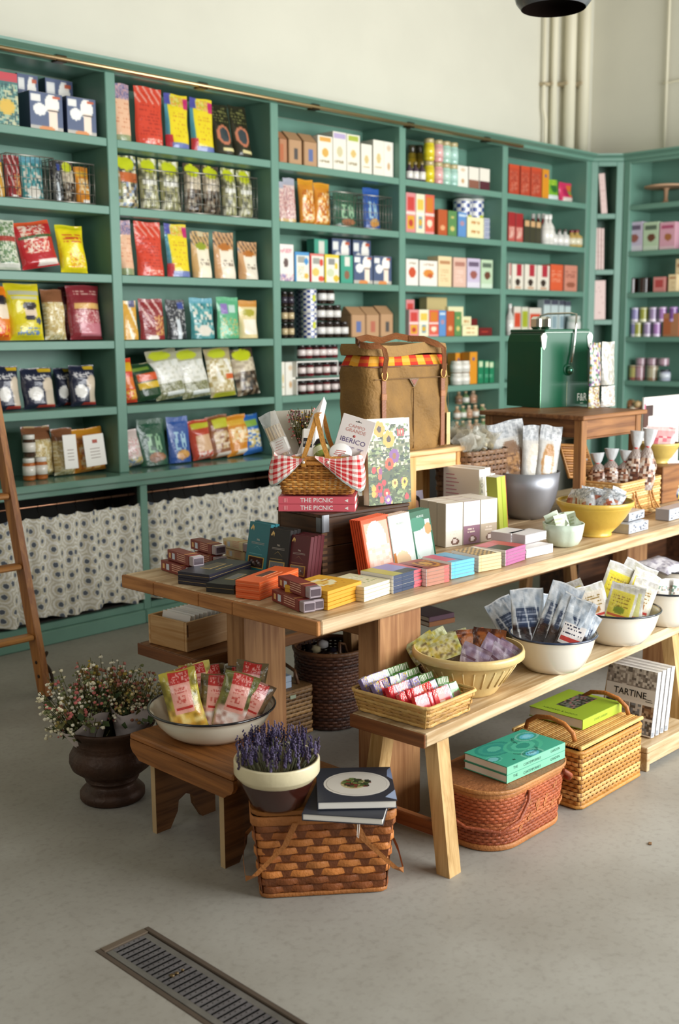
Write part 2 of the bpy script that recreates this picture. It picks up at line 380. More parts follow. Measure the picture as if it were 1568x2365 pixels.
# ---- drain
dr = thing('floor_drain', 'long rectangular steel floor drain set flush in the concrete', 'drain', ((DX0+DX1)/2, DY1, 0))
W2 = (DX1-DX0)/2; LY = DY0-DY1
mb = MB()
for sx in (-1, 1): mb.box((sx*W2, LY, -.06), (sx*(W2-.016), 0, .0015), '4a3d30', .002)
mb.box((-W2+.0165, -.022, -.06), (W2-.0165, 0, .0014), '5e5040', .001); mb.box((-W2, LY, -.07), (W2, 0, -.06), '15110e')
mb.build('frame', MATTE, dr)
gw = W2-.02
for sx in (-1, 1): MB().box((sx*gw, LY, -.012), (sx*(gw-.018), -.026, -.001), '8d8b88', .001).build('edge_strip', STEEL, dr)
nb = 30; pit = .0215; y = -.026
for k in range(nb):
    b = MB(); b.box((-gw+.018, y-pit+.006, -.012), (gw-.018, y, -.001), {'': '86848a', 'y': '242220', 'Y': '242220'}, .0004)  # side faces coloured dark, standing in for shade in the slots
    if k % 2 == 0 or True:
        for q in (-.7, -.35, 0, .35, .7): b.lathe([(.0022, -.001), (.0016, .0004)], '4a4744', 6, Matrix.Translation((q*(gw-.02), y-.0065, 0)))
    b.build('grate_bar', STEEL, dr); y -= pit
for q, rr in ((-.2, .007), (.02, .0055), (.3, .004)):
    MB().lathe([(rr, -.002), (rr*.9, .002), (rr*.4, .003)], '6d5a3c', 10, Matrix.Translation((q*gw, -.026-9.7*pit, 0))).build('bolt', STEEL, dr)

# ---- upper shelving, one unit per bay
def upright(mb, x, z0=ZS['f'], z1=ZK-.02): mb.box((x, YS, z0), (x+UPW, YWALL-.005, z1), GREEN, .004)
BN = ['leftmost bay', 'second bay from left', 'third bay from left', 'fourth bay from left', 'fifth bay beside the corner']
for i in range(5):
    x0, x1 = UPX[i], UPX[i+1]
    t = thing('shelving_unit', 'sage green wall shelving unit, ' + ['cut off by the left picture edge', 'holding bright chip bags behind the ladder', 'behind the picnic basket', 'behind the canvas bag', 'behind the green cooler'][i], 'shelving', (x0, YS, ZS['f']))
    def loc(mb):
        mb.V = [(a-x0, b-YS, c-ZS['f']) for a, b, c in mb.V]; return mb
    mb = MB(); upright(mb, x0); loc(mb).build('upright', PAINT, t)
    if i == 4: mb = MB(); upright(mb, x1); loc(mb).build('upright', PAINT, t)
    loc(MB().box((x0+UPW, YWALL-.025, ZS['f']), (x1, YWALL-.008, ZT+.0095), GREEN, .001)).build('back_panel', PAINT, t)
    for k in 'abcde': loc(MB().box((x0+UPW, YS+.004, ZS[k]-ST), (x1, YWALL-.03, ZS[k]), GREEN, .003)).build('shelf', PAINT, t)
    loc(MB().box((x0+UPW, YS, ZT), (x1, YS+.03, ZK-.02), GREEN, .003)).build('top_rail', PAINT, t)
    loc(MB().box((x0+UPW, YS+.03, ZT+.01), (x1, YWALL-.03, ZT+.03), GREEN, .003)).build('top_panel', PAINT, t)
# cornice running around the corner
pts = [(UPX[0]-.8, YS), (XCOR, YS), (XR, YS-CH), (XR, 1.8)]
nrm = [(0, -1), (-math.sin(math.pi/8), -math.cos(math.pi/8)), (-math.cos(math.pi/8), -math.sin(math.pi/8)), (-1, 0)]
mb = MB(); prof = [(0, ZK-.055), (.028, ZK-.05), (.035, ZK-.03), (.075, ZK-.012), (.078, ZK), (-.34, ZK), (-.34, ZK-.02), (0, ZK-.02)]
V = []; F = []
for (p, n) in zip(pts, nrm):
    for o, z in prof: V.append((p[0]+n[0]*o, p[1]+n[1]*o, z))
n = len(prof)
for k in range(3):
    for i in range(n): F.append((k*n+i, k*n+(i+1) % n, (k+1)*n+(i+1) % n, (k+1)*n+i))
mb.add(V, F, GREEN).build('trim_1', PAINT, kind='structure')
# brass ladder rail
t = thing('ladder_rail', 'long brass ladder rail running under the green cornice', 'rail', (UPX[0]-.5, YS-.045, ZT+.012))
MB().tube([(0, 0, 0), (5.22, 0, 0)], .0115, 'd9b98c', 8).build('rod', BRASS, t)
for px_ in (137, 465, 725, 945, 1122):
    X = yp(px_, 100+.19*px_, YS-.03)[0]-(UPX[0]-.5)
    MB().box((X-.03, -.008, -.016), (X+.03, .044, .016), '4a3a28', .003).build('bracket', BRASS, t)
# ---- counter, base cabinets, curtains
tag(MB().box((UPX[0]-.8, YC, .797), (XCOR-.003, YWALL-.005, .835), GREEN, .006).box((UPX[0]-.8, YC+.025, .765), (XCOR, YC+.05, .797), GREEN, .004).build('counter_top', mat('gloss_green_paint', .22, coat=.3)), 'long glossy sage green counter under the wall shelves', 'counter')
bx = [2.38, 3.53, 4.66, 5.79, 6.92, 7.98]
PATS = {}
def curtain_mat():
    m = bpy.data.materials.new('block_print_cotton'); m.use_nodes = True; nt = m.node_tree; L = nt.links; b = nt.nodes['Principled BSDF']; b.inputs['Roughness'].default_value = .9; b.inputs['Specular IOR Level'].default_value = .1
    uv = nt.nodes.new('ShaderNodeUVMap'); uv.uv_map = 'UVMap'
    def vor(s, rnd): v = nt.nodes.new('ShaderNodeTexVoronoi'); v.voronoi_dimensions = '2D'; v.inputs['Scale'].default_value = s; v.inputs['Randomness'].default_value = rnd; L.new(uv.outputs[0], v.inputs['Vector']); return v
    v = vor(15.5, .6); n = nt.nodes.new('ShaderNodeTexNoise'); n.inputs['Scale'].default_value = 120; n.inputs['Detail'].default_value = 2; L.new(uv.outputs[0], n.inputs['Vector'])
    ad = nt.nodes.new('ShaderNodeMath'); ad.operation = 'MULTIPLY_ADD'; ad.inputs[1].default_value = .22; L.new(n.outputs[0], ad.inputs[0]); L.new(v.outputs['Distance'], ad.inputs[2])
    r = nt.nodes.new('ShaderNodeValToRGB'); r.color_ramp.interpolation = 'LINEAR'; e = r.color_ramp.elements
    for p, c in ((0.0, '5d6470'), (.29, '5f656e'), (.35, 'ebe9e2'), (.38, 'bdb59a'), (.5, 'd2ccb8'), (.58, 'eeede9'), (.72, 'c0b9a2'), (.84, 'e8e5da')):
        q = e.new(p) if p not in (0.0,) else e[0]; q.color = (*lin(hx(c)), 1)
    e[-1].color = (*lin(hx('e4e1d8')), 1)
    L.new(ad.outputs[0], r.inputs[0]); L.new(r.outputs[0], b.inputs['Base Color']); MATS['cu'] = m; return m
CURT = curtain_mat()
for i in range(5):
    x0, x1 = bx[i], bx[i+1]
    t = thing('base_cabinet', 'low green base cabinet ' + ['behind the ladder foot', 'behind the table end with dark chocolate boxes', 'hidden behind the wooden crate on the table', 'behind the canvas bag', 'under the corner end of the counter'][i], 'cabinet', (x0, YC+.04, 0))
    d = 5.36-(YC+.04)
    MB().box((0, 0, .03), (.048, .03, .765), GREEN, .003).build('stile', PAINT, t)
    MB().box((.048, 0, .075), (x1-x0-.001, .03, .112), GREEN, .003).build('bottom_rail', PAINT, t)
    MB().box((0, -.02, 0), (x1-x0-.001, .02, .075), GREEN, .006).build('plinth', PAINT, t)
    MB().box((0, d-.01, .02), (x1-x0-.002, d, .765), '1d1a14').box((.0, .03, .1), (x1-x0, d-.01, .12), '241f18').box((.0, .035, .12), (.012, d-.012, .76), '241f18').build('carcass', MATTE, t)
    MB().tube([(.04, .045, .715), (x1-x0-.001, .045, .715)], .006, 'd8a080', 8).build('curtain_rod', BRASS, t)
    if i > 2: continue
    rng = random.Random(i+3); n = 120; L_ = x1-x0-.05; ph = [rng.uniform(0, 6) for _ in range(4)]
    ct = thing('curtain', 'cream block printed cotton curtain hanging below the counter ' + ['behind the ladder', 'behind the dark red chocolate boxes', 'behind the dark crate'][i], 'curtain', (x0+.052, YC+.085, .715))
    P = np.zeros((25, n+1, 3)); UV = np.zeros((25, n+1, 2)); arc = 0; prev = None
    for k in range(n+1):
        u = k/n; X = u*L_
        fold = .55*math.sin(2*math.pi*(X/.105)+ph[0]+1.2*math.sin(X*7+ph[1]))+.45*math.sin(2*math.pi*(X/.23)+ph[2])
        for j in range(25):
            v = j/24; amp = .018+.022*v
            z = -.045-.012*abs(math.sin(X*math.pi/.1))*(1-v) - v*(.528+.012*math.sin(X*16+ph[3]))
            P[24-j, k] = (X+.006*math.sin(v*3+X*20), -.045+amp*fold-.02*v, z)
            UV[24-j, k] = (X*1.35, z)
    mbc = MB(); mbc.grid(P, 'ffffff'); o = mbc.build('cloth', CURT, ct)
    uvl = o.data.uv_layers.new(name='UVMap'); vi = np.zeros(len(o.data.loops), np.int32); o.data.loops.foreach_get('vertex_index', vi)
    uvl.data.foreach_set('uv', UV.reshape(-1, 2)[vi].ravel())
    for k in range(10):
        X = (k+.5)/10*L_; r = MB(); r.tube([(X, .011*math.cos(a), .011*math.sin(a)) for a in np.linspace(0, 6.28, 13)[:-1]], .0016, '2b211a', 5, closed=True)
        r.tube([(X, 0, -.011), (X, -.03, -.062)], .0016, '2b211a', 5); r.build('curtain_ring', BRASS, ct)

# ---- chamfer unit in the corner and the unit along the right wall
s2 = math.sqrt(.5); CW = CH/s2
ZR = [2.58, 2.26, 1.93, 1.58, 1.22, .86]
t = thing('corner_shelf_unit', 'narrow sage green corner shelf unit set at an angle', 'shelving', (XCOR, YS, .0), rz=-math.pi/4)
for x in (0, CW-.055): MB().box((x, 0, .0), (x+.055, .28, ZK-.03), GREEN, .003).build('upright', PAINT, t)
MB().box((.055, 0, ZT-.03), (CW-.055, .03, ZK-.03), GREEN, .003).build('top_rail', PAINT, t)
MB().box((.055, .26, 0), (CW-.055, .28, ZK-.03), GREEN).build('back_panel', PAINT, t)
ZCOR = [2.5, 2.06, 1.66, 1.2, .835, .4]
for z in ZCOR: MB().box((.055, .004, z-.04), (CW-.055, .26, z), GREEN, .003).build('shelf', PAINT, t)
yr = YS-CH
t = thing('shelving_unit', 'sage green shelving unit on the right wall with a cake stand', 'shelving', (XR, yr, 0), rz=-math.pi/2)
# local x runs towards the camera along the right wall, local y into the wall
RB = [0, 1.16, 2.32]
for x in RB: MB().box((x, 0, 0), (x+.06, .35, ZK-.03), GREEN, .004).build('upright', PAINT, t)
MB().box((.06, 0, ZT-.02), (RB[-1], .03, ZK-.03), GREEN, .003).build('top_rail', PAINT, t)
MB().box((.06, .335, 0), (RB[-1], .35, ZK-.03), GREEN).build('back_panel', PAINT, t)
ZRW = None
# ------------------------------------------------------------------ what stands on the wall shelves
SHN = dict(a='top shelf', b='second shelf', c='third shelf', d='fourth shelf', e='fifth shelf', f='counter')
BAYN = ['leftmost bay', 'second bay', 'third bay', 'fourth bay', 'fifth bay']
ORD = ['first', 'second', 'third', 'fourth', 'fifth', 'sixth', 'seventh', 'eighth', 'ninth', 'tenth', 'eleventh', 'twelfth', 'thirteenth', 'fourteenth', 'fifteenth', 'sixteenth', 'seventeenth', 'eighteenth', 'nineteenth', 'twentieth', 'twenty-first', 'twenty-second', 'twenty-third', 'twenty-fourth', 'twenty-fifth', 'twenty-sixth']
def art(w, h, bg, *ops):
    im = Im(w, h, bg)
    for o in ops: {'r': im.rect, 'e': im.ell, 'l': im.lines, 'm': im.mott, 's': im.stripe, 'w': im.word, 'b': im.blur}[o[0]](*o[1:])
    return im
SEEN = {}; PENDING = []; LIFT0 = .0012
def note(o, desc, where, cat, x, group=None):
    o['category'] = cat
    if group: o['group'] = group
    PENDING.append((o, desc, where, x))
def finish_labels():
    by = {}
    for r in PENDING: by.setdefault((r[1], r[2]), []).append(r)
    for (d, w), rs in by.items():
        rs.sort(key=lambda r: r[3])
        for k, (o, _, _, _) in enumerate(rs):
            if len(rs) == 1: o['label'] = '%s, %s' % (d, w)
            else:
                pos = ORD[k]+' from left' if 0 < k else 'leftmost'
                o['label'] = '%s %s, %s' % (pos, d, w)
CONTENT = dict(corn=['e8dcb4', 'd8c48a', 'f1ead0', 'b99d5e', 'cdb47a'], chips=['d9a24a', 'c58a35', 'e8c27a', 'a86f28', 'f0d9a0'], dark=['3a2a1e', '5b4632', '211a14', '8a745c', 'c9c2b0'], pretzel=['8a5a2e', 'b07a45', 'd9b98c', '5c3a1c', 'e9e2d2'])
def face(u, v, r, skin='ecd9c0'): return [('e', u, v, r, r*.75, skin), ('e', u-.02, v+r*.55, r*.95, r*.3, '2b2530')]
A_ = dict(
 teal_grid=lambda: art(16, 24, '2d6f6c', ('m', 0, 0, 1, .8, ['2d6f6c', '8fb3a0', '1f4a4a', 'c9c59a'], 2), ('r', 0, .82, 1, 1, 'c23a44'), ('e', .5, .35, .35, .15, 'd9b13a')),
 popbox=lambda: art(30, 32, '4a5878', ('r', .0, .0, 1, .12, 'b8b3a8'), ('e', .3, .55, .2, .16, 'f1eee6'), ('r', .04, .75, .34, .95, 'e8e6e0'), ('e', .68, .72, .22, .26, 'f4efe4'), ('r', .58, .05, .82, .6, 'f1dcc8'), ('r', .55, .52, .9, .56, '463a34'), ('r', .7, .86, .92, .93, 'c2542f'), ('e', .5, .04, .25, .1, 'd98a4a')),
 popbag=lambda: art(26, 36, '262a3e', ('l', .1, .68, .9, .84, 'd9d6d4', 5, 3, .55), ('e', .32, .36, .22, .17, 'f2efe8'), ('e', .78, .55, .24, .2, 'd9c8b0'), ('r', .62, .06, .95, .45, 'cfc0aa'), ('r', .35, .02, .95, .09, 'c53b2c'), ('r', .55, .9, .95, .97, 'd8b22c')),
 white_green=lambda: art(22, 30, 'cfd3bd', ('m', .05, .1, .95, .95, ['cfd3bd', '7f9a6a', 'e4e3d2', '4f7050'], 5), ('r', .1, .55, .9, .62, 'a33a30'), ('r', .08, .02, .95, .1, 'e9e6da')),
 red_chip=lambda: art(26, 34, 'b3262c', ('m', .12, .3, .8, .9, ['b3262c', 'e9c9b0', 'd9574a', 'f2e5d2'], 4), ('r', 0, .9, 1, 1, 'd2552f'), ('r', .05, .62, .95, .68, '3d5a30'), ('r', .4, .04, .97, .16, 'f0e6dc')),
 yellow_chip=lambda: art(24, 34, 'ecd91f', ('l', .2, .62, .85, .8, 'c8542a', 4, 3, .7), ('m', .3, .08, .85, .45, ['ecd91f', 'f2e68c', 'e3c412', 'd98a2a'], 7), ('r', 0, .9, 1, 1, 'c9c41a')),
 orange_face=lambda: art(22, 34, 'e27a1c', *face(.75, .58, .28), ('m', .3, .05, .9, .25, ['e27a1c', 'd93f22', 'f2c23a'], 3)),
 yellow_face=lambda: art(28, 38, 'd9c81e', ('r', .06, .8, .95, .87, 'b9b7a0'), ('r', .1, .72, .9, .77, 'c9c7a8'), ('e', .6, .5, .19, .15, 'e8d2b8'), ('e', .6, .6, .22, .07, '2a2226'), ('e', .55, .38, .16, .05, '333040'), ('e', .82, .33, .1, .06, '44506a'), ('l', .16, .08, .84, .2, '5a78b0', 4, 5, .6)),
 kettle=lambda: art(18, 30, 'b59c6a', ('m', 0, 0, 1, .72, CONTENT['corn'], 3), ('r', 0, .72, 1, 1, '8a5a3c')),
 maroon=lambda: art(28, 38, '8a2f36', ('r', .15, .55, .95, .66, 'e2b46a'), ('l', .2, .82, .9, .9, 'd9b0a0', 2, 3), ('m', .15, .28, .95, .52, ['c06a70', 'e0b8b0', 'a84850'], 2), ('r', .25, .05, .95, .28, 'c87a84')),
 peach=lambda: art(20, 34, 'e6b896', ('m', 0, .75, 1, 1, ['9a8fa8', 'c9a0a0', '6f6a90'], 3), ('l', .1, .2, .9, .7, 'd08a6a', 6, 4, .4), ('r', 0, 0, 1, .12, '8f9a70')),
 red_pouch=lambda: art(26, 36, 'd2452f', ('s', 0, .72, 1, 1, 'e2a090', 4, 1.2, .3), ('l', .12, .15, .85, .7, 'a83024', 9, 5, .5), ('m', .3, .03, .9, .12, ['e8b0a0', 'd2452f'], 2)),
 yellow_pouch=lambda: art(24, 36, 'e6cf23', ('r', 0, .8, .28, 1, '4f4f9a'), ('r', .8, .76, 1, .95, 'c0306a'), ('m', .25, .78, .8, .98, ['d9cf70', 'c8b830', 'e89a50'], 2), ('r', 0, .0, .14, .8, '4a8a9a'), ('r', 0, 0, .2, .25, 'b8303a'), ('r', .15, 0, 1, .12, '6a78b0'), ('l', .3, .2, .9, .7, 'c98a2a', 7, 6, .35)),
 black_ring=lambda: art(22, 34, '2a2a1c', ('l', .1, .65, .9, .95, '8a8a50', 6, 3, .4), ('e', .5, .38, .38, .2, 'c87a5a'), ('e', .5, .38, .25, .15, '3a4448'), ('r', .3, .05, .95, .12, 'e3d79a')),
 corn_yel=lambda: art(20, 34, '8f8a5c', ('m', 0, 0, 1, 1, ['c9c49a', '8a8a58', 'e8e4cc', '5a5a40', 'a8a468'], 4, 2), ('b', 1), ('e', .45, .85, .36, .13, 'c8cf28'), ('r', .1, .5, .9, .58, 'e8e6da')),
 corn_org=lambda: art(18, 34, '8f8a5c', ('m', 0, 0, 1, 1, ['b8a070', '8a8a58', 'e8e4cc', '4a4a44', '90a0c0'], 4, 2), ('e', .45, .85, .4, .13, 'c8cf28'), ('r', .1, .5, .95, .68, 'c0622e')),
 corn_drk=lambda: art(20, 34, '4a3c34', ('m', 0, 0, 1, .7, CONTENT['dark'], 8, 2), ('b', 1), ('m', 0, .5, 1, .8, ['d9cbb0', 'b8a890'], 2, 2), ('e', .45, .86, .4, .13, 'c8cf28')),
 tan_stripe=lambda: art(22, 30, 'c99a6a', ('s', 0, .7, 1, 1, '4a3a34', 5, 1, .3), ('r', .22, .0, .95, .62, 'eadfca'), ('e', .5, .68, .3, .08, 'b06a2a'), ('l', .3, .25, .85, .4, '8a7a6a', 3, 3, .5)),
 tan_green=lambda: art(22, 30, 'c9a26a', ('s', 0, .7, 1, 1, '4a4a44', 5, 1, .3), ('r', .22, .0, .95, .62, 'ece2c8'), ('e', .5, .68, .3, .08, '8f9a2a'), ('l', .3, .25, .85, .4, '8a7a6a', 3, 3, .5)),
 gold_foil=lambda: art(16, 30, 'd9a23c', ('s', .3, 0, .9, 1, 'efe6d0', 2, .6, .3), ('r', .55, .85, .95, 1, '5a5a80')),
 darkred_foil=lambda: art(22, 30, '8a2428', ('s', .1, .3, .9, 1, 'd9b8b0', 3, .8, .3), ('m', .55, .1, 1, .6, ['c98a4a', '8a2428', 'd9b070'], 4), ('e', .45, .04, .25, .07, 'efe6dc')),
 black_white=lambda: art(20, 30, '26282c', ('m', .1, .1, .95, .9, ['26282c', 'c9c9c4', '4a4a50', '26282c'], 6), ('r', .4, 0, .62, .5, 'cfd6da'), ('r', .6, .78, .9, .92, '3a4a90')),
 teal_white=lambda: art(22, 30, '3c8a8c', ('m', .1, .1, .95, .85, ['3c8a8c', 'd9d4c4', '6aa8a8', '2a6a70'], 6, 2), ('r', 0, .86, 1, 1, '5fa0b0'), ('e', .5, .2, .3, .14, 'ddd6c8')),
 mint_foil=lambda: art(22, 32, '55a878', ('r', .15, .6, .45, .85, '8a70b0'), ('r', .5, .62, .8, .8, 'bcd4c8'), ('m', .1, .05, .9, .5, ['55a878', '7ac09a', '55a878', 'c9a85a'], 3)),
 cream_yel=lambda: art(18, 30, 'e2cf9a', ('r', 0, .85, 1, 1, 'c98a3a'), ('e', .5, .68, .35, .1, 'a8a030'), ('r', .15, .1, .9, .5, 'efe8d4')),
 redorange=lambda: art(18, 32, 'd9442a', ('r', .05, .7, .9, .9, 'e3b22c'), ('r', .1, .3, .95, .55, 'e2762a'), ('m', .1, .05, .9, .28, ['e8a030', 'd9442a', 'f0d070'], 3)),
 greendark=lambda: art(22, 34, '24442a', ('r', .15, .5, .9, .72, 'd9582a'), ('r', .1, .28, .95, .46, 'd9b22c'), ('r', .05, .78, .7, .88, '7a9a3a')),
 clearseed=lambda: art(24, 38, 'a8a48a', ('m', 0, .3, 1, .75, ['e4e2d8', 'c9c8b8', 'dcdcd4'], 3, 2), ('m', 0, 0, 1, .32, ['8a8a60', 'a8a890', '6a6a48'], 2), ('e', .4, .88, .34, .1, 'c0c832'), ('r', .3, .04, .95, .12, 'd9ddda')),
 clearorg=lambda: art(24, 38, 'b0a07a', ('m', 0, .1, 1, .75, ['e4dcc0', 'c9b890', 'b09a60'], 3, 2), ('e', .45, .88, .36, .1, 'c0c832'), ('s', .3, .3, .9, .75, 'f0ece0', 2, .5, .3), ('r', .6, .35, .95, .45, 'd0602c'), ('r', .1, 0, .95, .08, 'a8a82c')),
 whitepink=lambda: art(18, 28, 'e4cfc8', ('m', 0, .3, 1, .8, ['e4cfc8', 'd99a98', 'efe6e0'], 3), ('m', 0, 0, 1, .2, ['c9b86a', '6a84a0', 'e4cfc8'], 3)),
 tolo_green=lambda: art(28, 40, '2f5a44', ('w', 'TO', .3, .66, '9fc8a0', 2), ('w', 'LO', .3, .5, '9fc8a0', 2), ('e', .55, .18, .3, .09, 'a86f4a'), ('e', .45, .12, .2, .06, '8a5a3c')),
 tolo_blue=lambda: art(28, 40, '2d56a0', ('w', 'TO', .25, .66, 'a8cfe0', 2), ('w', 'LO', .25, .5, 'a8cfe0', 2), ('e', .55, .18, .3, .09, 'd9a050'), ('e', .45, .12, .2, .06, 'c98a3a')),
 redstripe=lambda: art(20, 36, 'c24a34', ('r', .1, .78, .95, .92, 'c9c43a'), ('r', .2, .2, .95, .6, 'e3b890'), ('m', .2, .02, 1, .2, ['e8d8d0', 'c24a34'], 3)),
 brownyel=lambda: art(20, 36, '8a5230', ('r', .2, .7, .95, .92, 'c9c63a'), ('m', .2, .2, .95, .6, ['c9a878', 'e8d2b8', '8a5230'], 3, 2), ('r', .2, .02, .95, .1, 'efe4da')),
 orange2=lambda: art(22, 36, 'd98a2a', ('m', .2, .3, .95, .7, ['e8c280', 'd98a2a', 'f2e2c0'], 3, 2), ('r', .1, .75, .9, .9, 'e3b040'), ('r', .3, .03, .95, .14, 'efe6da')),
 blueyel=lambda: art(18, 36, '2f66b0', ('m', .2, .15, .9, .6, ['e4dcc0', 'c9b060', '2f66b0'], 3, 2), ('r', .2, .7, .9, .85, '8ab04a')),
 kraft_b=lambda: art(16, 24, 'b58d66', ('r', .3, .2, .7, .7, '5a6a9a')), kraft_r=lambda: art(16, 24, 'b58d66', ('r', .3, .2, .7, .7, 'b0624a')), kraft_k=lambda: art(16, 24, 'b58d66', ('r', .35, .2, .7, .65, '4a4440')), kraft_o=lambda: art(16, 24, 'b07a55', ('r', .0, .1, .5, .8, 'b0623a')),
 pinkbag=lambda: art(24, 32, 'ddbfb4', ('m', 0, .05, 1, .8, ['e8d2c8', 'c9908a', 'ddbfb4', 'a87a80'], 3), ('r', 0, .85, 1, 1, 'a8a8b4'), ('m', 0, 0, 1, .1, ['c9a84a', 'ddbfb4'], 3)),
 orgbag=lambda: art(26, 34, 'd48a2c', ('m', .1, .05, .95, .75, ['d48a2c', 'e8b870', 'c07024', 'f0dcb4', 'b05a24'], 5, 2), ('r', 0, .88, 1, 1, 'd9962c')),
 orange_tall=lambda: art(16, 28, 'b8442a', ('m', .15, .1, .8, .8, ['c8745c', 'b8442a', '9a3020'], 3), ('r', 0, .9, 1, 1, 'c84a28')),
 peach_tall=lambda: art(16, 28, 'c8602e', ('m', .2, .05, .9, .8, ['d9a080', 'c8602e', 'b84a30'], 8)),
 greenpink=lambda: art(18, 26, '78b02c', ('e', .55, .6, .25, .2, '2a6a24'), ('r', 0, .0, 1, .25, 'd6e0dc'), ('m', .1, .75, .9, 1, ['78b02c', 'b0d03a'], 3)),
 pinkgreen=lambda: art(18, 26, 'd03060', ('e', .4, .5, .25, .2, 'b01a50'), ('r', .55, .3, 1, .9, 'd9702c'), ('r', .1, 0, .9, .25, 'dcd0c4'), ('e', .7, .5, .15, .1, '7aa83a')),
 redcard=lambda: art(16, 28, 'c05a50', ('r', 0, .55, 1, 1, 'a02a2c'), ('m', .1, .1, .9, .5, ['d9a898', 'c05a50', 'e8c8b8'], 3)),
 darkpeach=lambda: art(12, 28, '3f3d2a', ('r', .1, .72, .95, .95, 'd0a878')),
 redwhite=lambda: art(18, 26, 'e4dccb', ('r', .4, .55, .85, 1, 'b0303c'), ('e', .5, .3, .2, .14, '3a2c24'), ('r', .3, .05, .8, .12, 'c99a7a')),
 orangebox=lambda: art(16, 26, 'dc5f38', ('l', .1, .3, .9, .8, 'e8a080', 5, 3)), salmon=lambda: art(16, 26, 'd08a74', ('l', .1, .5, .9, .8, '8a4a3c', 3, 3), ('e', .5, .25, .35, .1, '9a5a44')),
 pinkbox=lambda: art(18, 26, 'd58a84', ('r', .15, .3, .85, .8, 'b84a48')),
 cream_blob=lambda: art(20, 26, 'ece6da', ('e', .5, .5, .3, .2, 'c8502c'), ('l', .2, .8, .8, .9, 'b8a890', 2, 3)), cream_blob2=lambda: art(20, 26, 'ece6da', ('e', .5, .5, .28, .17, 'd98a3a'), ('e', .6, .42, .15, .1, 'c05a28'), ('l', .2, .8, .8, .9, 'c0a890', 2, 3)),
 creambox=lambda: art(18, 28, 'ead2a4', ('r', .1, .75, .9, .87, 'b8845a'), ('l', .2, .15, .8, .6, 'd0b080', 5, 3)), rosebox=lambda: art(18, 28, 'dfb8a4', ('r', .1, .72, .9, .86, 'b07a6a'), ('l', .2, .15, .8, .6, 'eccfc0', 5, 3)),
 lilacbox=lambda: art(18, 26, 'c9bcd2', ('r', .1, .75, .9, .88, '6a5a70'), ('e', .5, .45, .26, .13, '9a5a50'), ('r', 0, .0, 1, .2, 'ddd6e0')), mintbox=lambda: art(18, 26, 'bcd2b0', ('r', .1, .75, .9, .88, '5a6a58'), ('e', .55, .45, .26, .13, '6a3f2c'), ('r', 0, .0, 1, .15, 'd0dfc8')), pinkcard=lambda: art(18, 26, 'dba4b4', ('r', .1, .78, .9, .9, 'b05070'), ('e', .55, .45, .24, .13, 'a86a3c'), ('r', 0, .0, 1, .12, 'e6c6cc')),
 tallbox=lambda: art(18, 30, 'e9e4d4', ('e', .5, .5, .2, .13, 'd6bd80'), ('l', .15, .22, .85, .28, 'c0a878', 2, 3)), tb_or=lambda: art(18, 30, 'e9e4d4', ('r', .1, .85, .9, .95, 'd9a04a'), ('e', .5, .5, .25, .13, 'd8a850'), ('l', .15, .2, .85, .26, '9a8a6a', 2, 3)), tb_li=lambda: art(18, 30, 'e9e4d4', ('r', .05, .83, .95, .97, 'b4a4c8'), ('e', .5, .5, .25, .13, 'cfc49a'), ('l', .15, .2, .85, .26, '9a8a6a', 2, 3)), tb_gr=lambda: art(18, 30, 'e9e4d4', ('r', .1, .82, .9, .96, 'a8b440'), ('e', .5, .5, .2, .1, 'd8b870'), ('l', .15, .2, .85, .26, '9a8a6a', 2, 3)),
 whitebrown=lambda: art(14, 24, 'e6e0d2', ('r', 0, 0, 1, .4, '8a5a48')), whiteplum=lambda: art(14, 24, 'e6e0d2', ('r', 0, 0, 1, .4, '54222c')), whitebox=lambda: art(14, 24, 'e8e4d8', ('e', .5, .3, .14, .1, 'c9a070'), ('e', .5, .82, .2, .08, 'd9bfa0')),
 spice_r=lambda: art(14, 30, 'd98a8a', ('r', .15, .1, .85, .42, 'dba22c'), ('r', .12, .56, .88, .9, 'c84038'), ('r', 0, .48, 1, .52, 'f0d9d0'), ('e', .5, .25, .2, .08, 'b83a30')), spice_c=lambda: art(14, 30, 'e8e0c0', ('r', .3, .12, .7, .42, '7a98a8'), ('e', .5, .28, .18, .09, 'd9a82c'), ('r', .15, .6, .85, .88, 'e0c050'), ('r', 0, .48, 1, .52, 'f2eee0')), spice_o=lambda: art(14, 30, 'd9604a', ('e', .5, .28, .28, .1, 'e8dcc0'), ('r', .15, .58, .85, .92, 'd07a28'), ('r', 0, .48, 1, .52, 'f0d9d0'), ('r', 0, .0, 1, .08, 'e8a0a0')),
 orangespine=lambda: art(12, 24, 'b8562a', ('e', .5, .3, .25, .1, 'e3a878')), greenspine=lambda: art(12, 24, '5c8a50', ('e', .5, .3, .25, .1, 'd0c070'), ('e', .5, .75, .2, .06, 'd0c070')), bluespine=lambda: art(12, 24, '5f8ec4', ('e', .5, .55, .25, .1, 'b08a9a'), ('r', .1, .85, .9, .92, 'd0dce4')), cream2=lambda: art(16, 16, 'e9e2b4', ('l', .25, .7, .75, .8, 'c0783a', 2, 3), ('l', .25, .25, .75, .35, 'c0783a', 2, 3)), bluecheck=lambda: art(12, 20, '3d4f8f', ('s', 0, 0, 1, 1, 'e4e2da', 4, 1, .5)), tanbox=lambda: art(18, 14, 'c6b27a', ('l', .25, .45, .75, .6, '8a5a38', 2, 3)), darkredbox=lambda: art(16, 12, '6e1c1a', ('r', .2, .4, .7, .6, 'b03a2a')),
 goldspine=lambda: art(12, 30, 'd98f22', ('e', .5, .78, .2, .06, '6a5a80')), greencan=lambda: art(12, 24, '1f7a52', ('r', .15, .7, .85, .95, 'c9d8b0'), ('l', .2, .2, .8, .4, '8ac0a0', 2, 3)),
